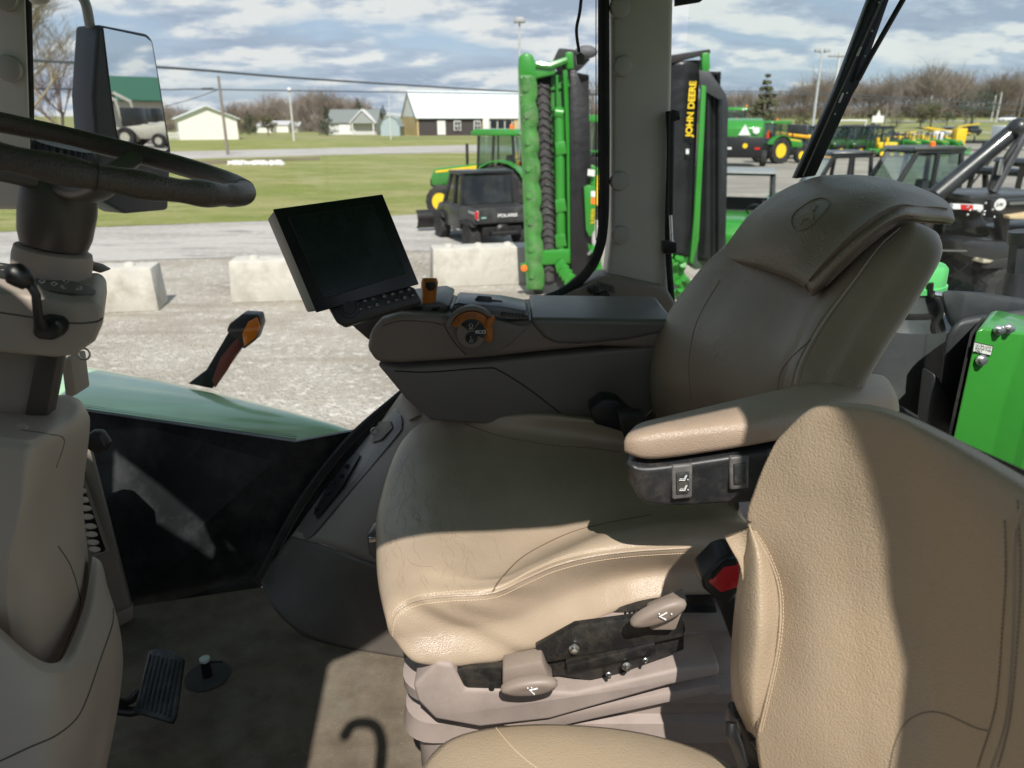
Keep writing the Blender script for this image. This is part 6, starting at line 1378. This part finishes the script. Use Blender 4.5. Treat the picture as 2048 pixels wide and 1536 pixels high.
    S([(1041, 528), (1052, 526), (1054, 544), (1042, 546)], y - .3, .06, 'lamp_box', JG, .005); MB().lathe(Py(1048, 536, y - .3), (0, -1, 0), [(.05, 0), (.05, .03), (.001, .04)], 14).build('marker_light', REFL, e)
    S([(1178, 335), (1186, 330), (1200, 338), (1198, 350), (1182, 352)], y - .1, .15, 'hitch_head', JG, .01)
    hb_ = S([(1168, 374), (1178, 370), (1192, 376), (1190, 460), (1180, 475), (1172, 460)], y - .3, .12, 'hitch_arm', JG, .01)
    MB().tube([Py(1188, 345, y - .2), Py(1186, 375, y - .2)], .05, 8).build('hitch_rod', JG, e)
    for px_, py_, m in ((1186, 388, WTR), (1186, 402, REFL)): S([(px_ - 4, py_ - 6), (px_ + 5, py_ - 6), (px_ + 5, py_ + 6), (px_ - 4, py_ + 6)], y - .303, .004, 'warning_sticker', m, 0)
    S([(1176, 338), (1190, 340), (1189, 353), (1175, 351)], y - .31, .004, 'warning_sticker', WTR, 0)
    text_obj('R990R', Py(1189, 448, y - .31), Py(1190, 415, y - .31) - Py(1189, 448, y - .31), (-1, 0, 0), .085, JYELLOW, 'model_lettering', e, depth=.004)
    S([(1172, 480), (1200, 500), (1206, 545), (1190, 598), (1172, 585), (1180, 530)], y - .2, .2, 'hitch_frame', JG, .02)
    rnd = random.Random(2)
    for k in range(9): c = (1176 + rnd.uniform(0, 24), 500 + rnd.uniform(0, 90)); MB().cyl(Py(c[0], c[1], y - .3), Py(c[0] + 6, c[1] - 5, y - .2), .022).build('hitch_pin', CHROME if k % 2 else JG, e)
    return e
mower1()
def mower2():
    y = 11.2; e = empty('folded_mower', gz(1395, y)); tag(e, 'folded mower wrapped in a black curtain with yellow lettering, right of the pillar', 'mower')
    def S(pts, yy, ext, name, mat, bevel=.01, **k): return slab(pts, yy, ext, name, mat, e, bevel=bevel, **k)
    CU = pm('black_curtain', (.013, .014, .015), .38, var=.3, vscale=1.5, bump=.04, bscale=2.2)
    rows = []
    for py in (128, 180, 260, 350, 440, 520):
        rows.append([(1318, py, y + .1), (1340, py - 4, y), (1365, py - 6, y - .04), (1384, py - 8, y), (1400 - (py - 128) * .04, py - 8, y + .06)])
    mb = MB(); mb.loft(Surf(rows).grid(30, 30), cap=False, closed=False); o = mb.build('front_curtain', CU, e, smooth=180); md = o.modifiers.new('t', 'SOLIDIFY'); md.thickness = .03
    rows = []
    for py, x1 in ((140, 1420), (192, 1452), (260, 1453), (350, 1452), (440, 1450), (520, 1448)):
        rows.append([(1404 - (py - 140) * .04, py, y + .05), (1416, py + 2, y - .08), (1428, py + 3, y + .02), (1440, py + 4, y - .06), (x1 + 2, py + 5, y + .1)])
    mb = MB(); mb.loft(Surf(rows).grid(40, 40), cap=False, closed=False); o = mb.build('side_curtain', CU, e, smooth=180); md = o.modifiers.new('t', 'SOLIDIFY'); md.thickness = .03
    S([(1398, 140), (1420, 144), (1454, 190), (1440, 200), (1400, 178)], y - .14, .05, 'curtain_flap', pm('flap_grey', (.05, .053, .057), .5), .01)
    S([(1330, 112), (1420, 98), (1422, 106), (1340, 128), (1330, 130)], y - .05, .2, 'curtain_lid', DK, .01)
    S([(1404, 106), (1420, 104), (1421, 135), (1414, 150), (1404, 145)], y - .1, .15, 'top_hinge', JG, .02)
    S([(1403, 170), (1413, 172), (1398, 480), (1386, 525), (1380, 525), (1388, 440)], y - .15, .08, 'frame_bar', JG, .01)
    S([(1350, 476), (1392, 480), (1440, 470), (1452, 500), (1430, 535), (1390, 540), (1360, 520)], y + .02, .3, 'end_cover', pm('cover_grey_green', (.05, .08, .055), .5, var=.3), .03)
    S([(1352, 478), (1386, 482), (1388, 530), (1364, 520)], y - .02, .05, 'green_end', pm('mid_green', (.03, .15, .03), .4), .01)
    a = Py(1383, 273, y - .11); b = Py(1392, 165, y - .11)
    text_obj('JOHN DEERE', a, b - a, (-1, 0, 0), .125, JYELLOW, 'curtain_lettering', e, depth=.004, bold=.004, sx=1.02)
    S([(1372, 298), (1378, 298), (1378, 308), (1372, 308)], y - .1, .01, 'sticker', WTR, 0)
    rnd = random.Random(5)
    for k in range(12): c = (1334 + rnd.uniform(0, 36), 505 + rnd.uniform(0, 80)); MB().cyl(Py(c[0], c[1], y - .1), Py(c[0] + rnd.uniform(-8, 10), c[1] + rnd.uniform(6, 16), y), .05).build('linkage', JG, e)
    S([(1336, 510), (1352, 508), (1386, 580), (1372, 592), (1340, 560)], y, .2, 'lower_arm', JG, .02)
    return e
mower2()

# ---- right hand side: parked machines
GU = utv('utility_vehicle', 'green open utility vehicle with a grey roof beside the wrapped mower', JG, 'open', DK, roofm=GREYF)
g_ = gz(1470, 14.6); place(GU, g_, math.atan2(.95, .3) + math.pi, .88)
NU = utv('utility_vehicle', 'dark olive enclosed utility vehicle with an orange beacon on its roof', OLIVE, 'full', DK, roofm=OLIVE)
MB().lathe((-.1, .3, 1.97), (0, 0, 1), [(.05, 0), (.05, .07), (.001, .1)], 12).build('beacon', REFL, NU)
for k in range(4): MB().sphere((.15 - k * .13, -.69, 1.0), .035, 8, 5, (1.6, .3, .8)).build('door_badge', WHITEP, NU)
MB().tube([V((-1.3, -.6, 1.1)), V((-1.7, -.62, 1.75))], .02, 6).build('whip_aerial', DK, NU)
MB().box((-.95, -.55, 1.78), (.2, .05, .3)).build('mirror', GREYF, NU, bevel=.02)
place(NU, gz(1800, 15.4), math.pi - .06, 1.08)
NU2 = utv('utility_vehicle', 'green utility vehicle with black roof, left of the olive one', JG, 'part', DK, roofm=BODYB)
place(NU2, gz(1655, 17.2), math.pi - .12, 1.0)
# row of utility vehicles far across the lot
RU = utv('utility_vehicle', 'x', pm('deep_machine_green', (.02, .075, .02), .35, coat=.3), 'full', JYELLOW, crew=True, big=False)
labs = ['dark green crew utility vehicle far across the lot, just right of the yellow skid steer', 'dark green crew utility vehicle far across the lot, partly behind the wiper', 'dark green crew utility vehicle far across the lot, right of the wiper', 'dark green crew utility vehicle far across the lot, nearest the yellow sprayer']
for i, px in enumerate((1622, 1668, 1706, 1745)):
    o = RU if i == 0 else copy_tree(RU); place(o, gz(px, 62 - i * .6), math.pi + .15, 1.12); o['label'] = labs[i]; o['group'] = 'utility vehicles in the far row'
for i, px in enumerate((1612, 1642, 1700, 1728)):
    o = copy_tree(RU); place(o, gz(px, 76 + i * .7), math.pi + .25, 1.12); o['group'] = 'utility vehicles in the second far row'
    o['label'] = ['utility vehicle in the second row back, directly above the yellow bucket', 'utility vehicle in the second row back, just left of the wiper', 'utility vehicle in the second row back, under the white tubular gate', 'utility vehicle in the second row back, between the gate and the arrow sign'][i]
# compact tractors with loaders
CT = farm_tractor('compact_tractor', 'x', .8, cab=False, loader=True, lugs=0, rr=.6)
labs = ['green compact tractor with loader, leftmost in the far row', 'green compact tractor with loader, second in the far row', 'green compact tractor with loader, third in the far row', 'green compact tractor with loader, rightmost in the far row']
for i, px in enumerate((1790, 1818, 1846, 1874)):
    o = CT if i == 0 else copy_tree(CT); place(o, gz(px, 60 + i * 1.0), -.5 - .1 * i, .78); o['label'] = labs[i]; o['group'] = 'compact tractors in the far row'
def mowerlet(px, lab, dist=58):
    e = empty('riding_mower', gz(px, dist)); tag(e, lab, 'riding mower', 'riding mowers in the far row'); b = gz(px, dist)
    def bx(c, s_, n, m, **k): MB().box(b + V(c), s_).build(n, m, e, **k)
    bx((0, 0, .45), (1.9, .9, .35), 'deck', JG, bevel=.08); bx((.1, 0, .85), (.7, .6, .45), 'engine_cover', SEATY, bevel=.08); bx((-.3, 0, 1.15), (.15, .5, .5), 'seat', SEATY, bevel=.05)
    MB().tube([b + V((-.6, -.35, .6)), b + V((-.6, -.35, 1.7)), b + V((-.6, .35, 1.7)), b + V((-.6, .35, .6))], .04, 6).build('roll_bar', DK, e)
    for x_ in (-.7, .75):
        for s_ in (-.4, .4): w0 = wheel(e, b + V((x_, s_, .28)), .28, .2, .16, JYELLOW, 0)
rws = ('leftmost behind the loader tractors', 'second from left behind the loader tractors', 'third from left behind the loader tractors', 'fourth from left behind the loader tractors', 'rightmost behind the loader tractors')
for i, px in enumerate((1800, 1822, 1846, 1868, 1892)): mowerlet(px, 'yellow and green riding mower, ' + rws[i], 66)
mowerlet(1757, 'yellow and green riding mower, left of the two'); mowerlet(1776, 'yellow and green riding mower, right of the two')
sp_ = empty('field_sprayer', gz(1882, 70)); tag(sp_, 'yellow folded boom sprayer behind the compact tractors', 'sprayer'); b = gz(1880, 70)
rnd = random.Random(8)
for k in range(26):
    p = b + V((rnd.uniform(-7, 2), rnd.uniform(-.6, .6), rnd.uniform(1.0, 2.1))); MB().tube([p, p + V((rnd.uniform(.8, 2.2), 0, rnd.uniform(-.3, .3)))], .06, 4).build('boom_bar', SEATY if k % 3 else DK, sp_)
MB().box(b + V((1.2, -.4, 1.1)), (.9, .9, 1.7)).build('frame', SEATY, sp_, bevel=.05); MB().lathe(b + V((-.6, -.2, .6)), (0, 0, 1), [(.5, 0), (.6, .2), (.6, .9), (.3, 1.1), (.001, 1.1)], 16).build('tank', WTR, sp_)
# baler and its tractor
ba = empty('round_baler'); tag(ba, 'green round baler with black tailgate and white triangle', 'baler')
rbox(ba, 'bale_chamber', [(-.2, .7), (2.0, .7), (2.4, 1.3), (2.3, 2.2), (1.4, 2.75), (.4, 2.6), (-.1, 2.2)], 1.05, JG, bevel=.08)
rbox(ba, 'tailgate', [(-.35, .55), (-.15, .5), (-.15, 1.7), (-.3, 1.7)], 1.1, BLACKP, bevel=.04)
MB().prism([V((-.22, -.35, 1.78)), V((-.22, .35, 1.78)), V((-.2, 0, 2.4))], (-.02, 0, 0)).build('slow_sign', WTR, ba, smooth=0)
MB().lathe((-.2, -.65, 2.05), (-1, 0, 0), [(.2, 0), (.2, .02), (.001, .02)], 18).build('speed_disc', WTR, ba)
MB().lathe((-.35, -.1, 1.2), (-1, 0, 0), [(.14, 0), (.14, .01), (.001, .012)], 14).build('round_badge', JYELLOW, ba)
for s_ in (-1, 1):
    wheel(ba, (.7, s_ * 1.25, .48), .48, .34, .24, JYELLOW, 0); MB().box((-.32, s_ * .8, 1.05), (.06, .3, .12)).build('tail_light', REDL if s_ < 0 else WHL, ba)
    rbox(ba, 'side_panel', [(-.1, 1.2), (2.0, 1.0), (2.2, 2.0), (1.2, 2.6), (.1, 2.3)], .03, pm('mid_green', (.03, .15, .03), .4), y0=s_ * 1.1, bevel=.02)
place(ba, gz(1482, 46), math.atan2(.97, .25), 1.0)
T3 = copy_tree(T1); place(T3, gz(1544, 50), math.atan2(.45, .9), 1.0); T3['label'] = 'large green tractor with big yellow wheels, just right of the baler'
T4 = copy_tree(T1); place(T4, gz(1462, 66), math.atan2(.9, .3), 1.4); T4['label'] = 'green tractor far behind the wrapped mower, left of the baler'
# yellow skid steer
sk = empty('skid_steer'); tag(sk, 'black and yellow skid steer loader with yellow bucket on the lot', 'skid steer')
rbox(sk, 'body', [(-1.2, .4), (.9, .4), (.9, 1.0), (.3, 1.1), (-1.2, 1.3)], .75, pm('skid_dark', (.02, .03, .045), .4), bevel=.05); rbox(sk, 'cab', [(-.6, 1.1), (.6, 1.0), (.5, 2.0), (-.6, 2.05)], .5, BODYB, bevel=.05)
rbox(sk, 'bucket', [(1.4, .1), (2.2, .12), (1.7, .3), (1.6, .8), (1.4, .8)], .95, pm('loader_yellow', (.8, .38, .01), .4), bevel=.02)
for s_ in (-1, 1):
    MB().tube([V((-1.2, s_ * .85, 1.5)), V((.8, s_ * .85, 1.3)), V((1.5, s_ * .8, .6))], .1, 6).build('lift_arm', MATS['loader_yellow'], sk)
    for x_ in (-.7, .55): wheel(sk, (x_, s_ * .8, .42), .42, .3, .2, MATS['loader_yellow'], 0)
place(sk, gz(1590, 56), math.atan2(-.45, .9), 1.15)
# distant cars
def car(name, label, p, rz, col, sc=1.0):
    e = empty(name); tag(e, label, 'car')
    rbox(e, 'body', [(-2.2, .35), (2.2, .35), (2.25, .7), (1.2, .95), (.7, 1.0), (-1.9, 1.0), (-2.25, .8)], .85, col, bevel=.08)
    rbox(e, 'cabin', [(-1.7, .98), (-1.3, 1.42), (.1, 1.45), (.95, .98)], .72, GLD, bevel=.05); rbox(e, 'roof', [(-1.35, 1.42), (.1, 1.45), (.1, 1.49), (-1.35, 1.46)], .70, col, bevel=.02)
    for x_ in (-1.4, 1.4):
        for s_ in (-1, 1): wheel(e, (x_, s_ * .78, .33), .33, .2, .2, CHROME, 0)
    place(e, p, rz, sc); return e
CARW = pm('car_white', (.72, .74, .75), .3, coat=.5)
car('white_car', 'white car driving on the far road at the right', gz(2008, 211) + V((0, 0, .1)), math.pi, CARW)
car('parked_car', 'pale silver car beyond the compact tractors', gz(1893, 120), 1.2, pm('car_silver', (.5, .53, .55), .3, metal=.3))
car('parked_car', 'small black car beyond the yellow sprayer', gz(1934, 125), 1.6, BODYB)
car('parked_car', 'dark blue van roof rising behind the far utility vehicles', gz(1760, 88), .3, pm('car_navy', (.02, .03, .07), .3), 1.3)
tr_ = empty('flat_trailer', gz(1930, 72)); tag(tr_, 'long black flatbed trailers lined up at the far right', 'trailer'); b = gz(1930, 72)
MB().box(b + V((2, 0, .75)), (9, 2.2, .25)).build('trailer_bed', BLACKM, tr_, bevel=.02)
for k in range(5): MB().box(b + V((-2 + k * 2, -1.1, 1.0)), (.1, .1, .5)).build('stake', BLACKM, tr_)
for k in range(2): wheel(tr_, b + V((1.2 + k * 1.1, -1.15, .4)), .4, .25, .22, GALV, 0)
wt = empty('white_trailer', gz(2035, 84)); tag(wt, 'white enclosed trailer behind the boom at the right edge', 'trailer'); b = gz(2035, 84)
MB().box(b + V((0, 0, 1.3)), (5, 2.2, 1.6)).build('body', CARW, wt, bevel=.1); [wheel(wt, b + V((k - .5, -1.1, .35)), .35, .2, .2, GALV, 0) for k in range(2)]
# pale frame gate behind row
gt = empty('tube_gate', gz(1690, 72)); tag(gt, 'white tubular gate standing behind the dark green utility vehicles', 'gate'); b = gz(1690, 72)
MB().tube([b + V((-1.4, 0, 0)), b + V((-1.4, 0, 2.6)), b + V((1.6, 0, 2.6)), b + V((1.2, 0, 0))], .09, 6).build('tube_frame', WTR, gt)

# ---- black tow machine at the right with folded booms
ms = house('ambient_blocker', 'unseen long dark block added behind the viewer to hold back sky light', V((-1, -10, 0)), 34, 8, 3.0, .6, 0, pm('blocker_siding', (.10, .10, .095), .7), pm('blocker_roof', (.12, .13, .13), .5), .2, 'x')  # added out of view to cut ambient light entering the door side
bm_ = empty('folded_implement', (3.6, 7.6, 0)); tag(bm_, 'black implement with folded boom tubes, red and white reflector and round sticker', 'implement')
def S3(pts, yy, ext, name, mat, bevel=.01, par=bm_, **k): return slab(pts, yy, ext, name, mat, par, bevel=bevel, **k)
BM = pm('implement_black', (.02, .022, .023), .38, var=.2, coat=.2)
MB().tube([Py(1870, 392, 7.6), Py(2032, 258, 7.7)], .085, 16).build('boom_tube', BM, bm_)
MB().tube([Py(1985, 385, 7.5), Py(2052, 262, 7.6)], .045, 12).build('boom_strut', pm('strut_grey', (.05, .052, .055), .3), bm_)
MB().sphere(Py(2036, 257, 7.65), .1, 14, 8).build('boom_joint', BM, bm_)
MB().tube(spline([(2030, 290, 7.5), (2010, 320, 7.45), (1996, 350, 7.5), (1980, 380, 7.5)], 16), .03, 8).build('hydraulic_hose', DK, bm_)
MB().tube([Py(2005, 318, 7.45), Py(1998, 350, 7.45)], .022, 8).build('valve_rod', CHROME, bm_)
S3([(1940, 392), (2120, 388), (2120, 410), (1960, 412), (1938, 402)], 7.3, .8, 'upper_deck', BM)
S3([(1985, 400), (2120, 395), (2120, 425), (2010, 430), (1985, 425)], 7.2, .1, 'main_beam', BM)
S3([(1906, 408), (1966, 410), (1966, 420), (1906, 418)], 7.25, .06, 'reflector_bar', WTR, 0)
S3([(1922, 409), (1946, 410), (1946, 420.5), (1922, 419)], 7.245, .006, 'red_band', REDL, 0)
c = Py(2000, 409, 7.18); rd = MB().lathe(c, (0, -1, 0), [(.055, 0), (.055, .004), (.001, .005)], 28).build('round_sticker', WTR, bm_)
text_obj('J-N', Py(1993, 412, 7.17), (1, 0, 0), (0, 0, 1), .045, DK, 'sticker_lettering', bm_, depth=.002)
S3([(2000, 425), (2022, 425), (2018, 480), (2004, 484)], 7.3, .12, 'post', BM)
S3([(1925, 486), (1945, 480), (2018, 484), (2030, 500), (2024, 518), (1990, 522), (1935, 512)], 7.2, .5, 'lower_frame', BM, .03)
S3([(1905, 420), (1965, 424), (1985, 470), (1960, 490), (1900, 486), (1885, 460)], 7.7, .3, 'hopper', pm('olive_smoke', (.03, .036, .025), .2, coat=.3), .04)
S3([(1882, 500), (1934, 501), (1934, 503), (1882, 502.5)], 7.1, .05, 'foot_rail', CHROME, 0)
S3([(2010, 460), (2120, 440), (2120, 520), (2020, 516)], 7.5, .4, 'side_frame', BM, .02)
wheel(bm_, Py(1872, 478, 7.9), .42, .3, .2, DK, 16)
S3([(2020, 405), (2120, 400), (2120, 404), (2020, 410)], 7.15, .03, 'bright_rail', CHROME, 0)
S3([(2018, 432), (2060, 426), (2120, 426), (2120, 438), (2020, 438)], 7.1, .1, 'timber_plank', pm('plank', (.6, .45, .26), .7), .005)
rnd = random.Random(11)
for k in range(10): c = (1930 + rnd.uniform(0, 60), 405 + rnd.uniform(0, 30)); MB().sphere(Py(c[0], c[1], 7.15), .012, 8, 5).build('bolt', CHROME, bm_)
UB = utv('utility_vehicle', 'cream bodied utility vehicle behind the folded boom tubes', pm('cream_body', (.62, .56, .42), .5), 'open', DK, roofm=BODYB); place(UB, gz(2060, 11.2), .1, 1.05)
UC = utv('utility_vehicle', 'black utility vehicle with bright green trim between the boom tubes', BODYB, 'open', DK, bedm=pm('lime_trim', (.12, .5, .05), .4)); place(UC, gz(1975, 12.6), .5, .95)

# ---- what the side mirror sees: dealership building and backhoes, off to the right
md_ = V((.973, .19, 0)).normalized()
dl = house('dealer_building', 'cream building with a green metal roof reflected in the side mirror', V((104, 21, 0)), 16, 60, 3.6, 2.6, .1, pm('cream_metal_wall', (.5, .46, .36), .6), pm('green_metal_roof', (.03, .12, .06), .45), .6, 'y')
CRM = pm('backhoe_cream', (.55, .52, .42), .45)
def backhoe():
    e = empty('backhoe_loader'); tag(e, 'x', 'backhoe')
    rbox(e, 'body', [(-1.6, .6), (1.8, .6), (2.2, 1.2), (1.8, 1.5), (.4, 1.6), (-1.6, 1.3)], .6, CRM, bevel=.05); rbox(e, 'cab', [(-1.1, 1.4), (.3, 1.5), (.2, 2.7), (-1.1, 2.7)], .6, BODYB, bevel=.05)
    MB().tube([V((-1.7, 0, .9)), V((-2.2, 0, 3.2)), V((-3.6, 0, 3.9))], .16, 6).build('boom', CRM, e); MB().tube([V((-3.6, 0, 3.9)), V((-4.3, 0, 1.4)), V((-4.1, 0, .4))], .12, 6).build('dipper', BODYB, e)
    rbox(e, 'bucket', [(-4.5, .1), (-3.9, .1), (-3.8, .6), (-4.3, .7)], .35, BODYB, bevel=.02)
    for s_ in (-1, 1): wheel(e, (-.8, s_ * .85, .7), .7, .4, .35, CRM, 0); wheel(e, (1.5, s_ * .8, .5), .5, .3, .25, CRM, 0)
    return e
BH = backhoe(); labs = ['cream backhoe reflected in the mirror, nearest', 'cream backhoe reflected in the mirror, middle', 'cream backhoe reflected in the mirror, farthest']
for i, (x_, y_) in enumerate(((58, 13.6), (66, 15.6), (72, 17.8))):
    o = BH if i == 0 else copy_tree(BH); place(o, (x_, y_, 0), 2.2, 1.0); o['label'] = labs[i]; o['group'] = 'backhoes seen in the mirror'
# =============================================================== camera, sky, sun
cam_d = bpy.data.cameras.new('Camera'); cam = bpy.data.objects.new('Camera', cam_d); COL.objects.link(cam)
cam.location = EYE; cam.rotation_euler = (R(90) - PIT, 0, 0)
cam_d.sensor_width = 36; cam_d.lens = 36 * F / 2048; cam_d.clip_start = .02; cam_d.clip_end = 3000
cam_d.dof.use_dof = True; cam_d.dof.focus_distance = 1.15; cam_d.dof.aperture_fstop = 6.5
scene.camera = cam
SUN_EL = 50; SUNV = V((.06, -.64, 0)).normalized() * math.cos(R(SUN_EL)) + V((0, 0, math.sin(R(SUN_EL))))
ld = bpy.data.lights.new('Sun', 'SUN'); ld.energy = 5.0; ld.angle = R(.5); ld.color = (1, .955, .89)
lo = bpy.data.objects.new('Sun', ld); COL.objects.link(lo); lo.rotation_euler = SUNV.to_track_quat('Z', 'Y').to_euler(); lo.location = (0, 0, 30)
w = bpy.data.worlds.new('World'); scene.world = w; w.use_nodes = True; nt = w.node_tree; nt.nodes.clear()
out = nt.nodes.new('ShaderNodeOutputWorld'); bg = nt.nodes.new('ShaderNodeBackground'); lk(nt, bg, 0, out, 0)
sky = nt.nodes.new('ShaderNodeTexSky'); sky.sky_type = 'NISHITA'; sky.sun_disc = False; sky.sun_elevation = R(SUN_EL); sky.sun_rotation = math.atan2(SUNV.x, SUNV.y); sky.air_density = 1.0; sky.dust_density = .6
tc = nt.nodes.new('ShaderNodeTexCoord'); sx = nt.nodes.new('ShaderNodeSeparateXYZ'); lk(nt, tc, 'Generated', sx, 0)
mxz = nd(nt, 'ShaderNodeMath', operation='MAXIMUM'); lk(nt, sx, 'Z', mxz, 0); mxz.inputs[1].default_value = 0
az = nd(nt, 'ShaderNodeMath', operation='ADD'); lk(nt, mxz, 0, az, 0); az.inputs[1].default_value = .22
dx = nd(nt, 'ShaderNodeMath', operation='DIVIDE'); lk(nt, sx, 'X', dx, 0); lk(nt, az, 0, dx, 1)
dy = nd(nt, 'ShaderNodeMath', operation='DIVIDE'); lk(nt, sx, 'Y', dy, 0); lk(nt, az, 0, dy, 1)
cb_ = nt.nodes.new('ShaderNodeCombineXYZ'); lk(nt, dx, 0, cb_, 0); lk(nt, dy, 0, cb_, 1)
def cl_noise(sc_, off, det, rough):
    mp = nd(nt, 'ShaderNodeMapping'); mp.inputs['Location'].default_value = off; mp.inputs['Scale'].default_value = (sc_, sc_ * 1.25, 1); lk(nt, cb_, 0, mp, 0)
    n = nd(nt, 'ShaderNodeTexNoise'); n.inputs['Detail'].default_value = det; n.inputs['Roughness'].default_value = rough; n.inputs['Scale'].default_value = 1; lk(nt, mp, 0, n, 'Vector'); return n
c1 = cl_noise(1.35, (3.1, 7.7, 0), 10, .55); c2 = cl_noise(1.35, (3.14, 7.86, 0), 10, .55); c3 = cl_noise(3.4, (1, 4, 0), 8, .6)
cov = nd(nt, 'ShaderNodeMapRange'); cov.inputs['From Min'].default_value = .36; cov.inputs['From Max'].default_value = .50; lk(nt, c1, 0, cov, 'Value')
df = nd(nt, 'ShaderNodeMath', operation='SUBTRACT'); lk(nt, c1, 0, df, 0); lk(nt, c2, 0, df, 1)
shade = nd(nt, 'ShaderNodeMapRange'); shade.inputs['From Min'].default_value = -.05; shade.inputs['From Max'].default_value = .05; lk(nt, df, 0, shade, 'Value')
s2 = nd(nt, 'ShaderNodeMath', operation='MULTIPLY_ADD'); lk(nt, c3, 0, s2, 0); s2.inputs[1].default_value = 1.1; s2.inputs[2].default_value = -.52
s3 = nd(nt, 'ShaderNodeMath', operation='ADD', use_clamp=True); lk(nt, shade, 0, s3, 0); lk(nt, s2, 0, s3, 1)
rp = nt.nodes.new('ShaderNodeValToRGB'); e = rp.color_ramp.elements; e[0].position = 0; e[0].color = (4.2, 5.2, 6.6, 1); e[1].position = 1; e[1].color = (8.8, 9.2, 9.2, 1); m_ = rp.color_ramp.elements.new(.5); m_.color = (5.6, 6.6, 7.8, 1)
lk(nt, s3, 0, rp, 0)
mixc = nd(nt, 'ShaderNodeMix', data_type='RGBA'); hi = nd(nt, 'ShaderNodeMapRange', interpolation_type='SMOOTHSTEP'); hi.inputs['From Min'].default_value = .22; hi.inputs['From Max'].default_value = .62; hi.inputs['To Min'].default_value = 1; hi.inputs['To Max'].default_value = .28; lk(nt, sx, 'Z', hi, 'Value')
cm = nd(nt, 'ShaderNodeMath', operation='MULTIPLY'); lk(nt, cov, 0, cm, 0); lk(nt, hi, 0, cm, 1); lk(nt, cm, 0, mixc, 'Factor'); hz = nd(nt, 'ShaderNodeMix', data_type='RGBA'); hz.inputs['Factor'].default_value = .6; lk(nt, sky, 0, hz, 'A'); hz.inputs['B'].default_value = (4.9, 6.5, 8.8, 1); lk(nt, hz, 'Result', mixc, 'A'); lk(nt, rp, 0, mixc, 'B')
lk(nt, mixc, 'Result', bg, 'Color'); bg.inputs[1].default_value = .08
vs = scene.view_settings; vs.view_transform = 'Standard'; vs.look = 'None'; vs.exposure = .22; vs.gamma = 1
scene.render.engine = 'CYCLES'
scene.cycles.use_denoising = True
scene.cycles.max_bounces = 10; scene.cycles.transparent_max_bounces = 24; scene.cycles.diffuse_bounces = 4
scene.cycles.sample_clamp_indirect = 6
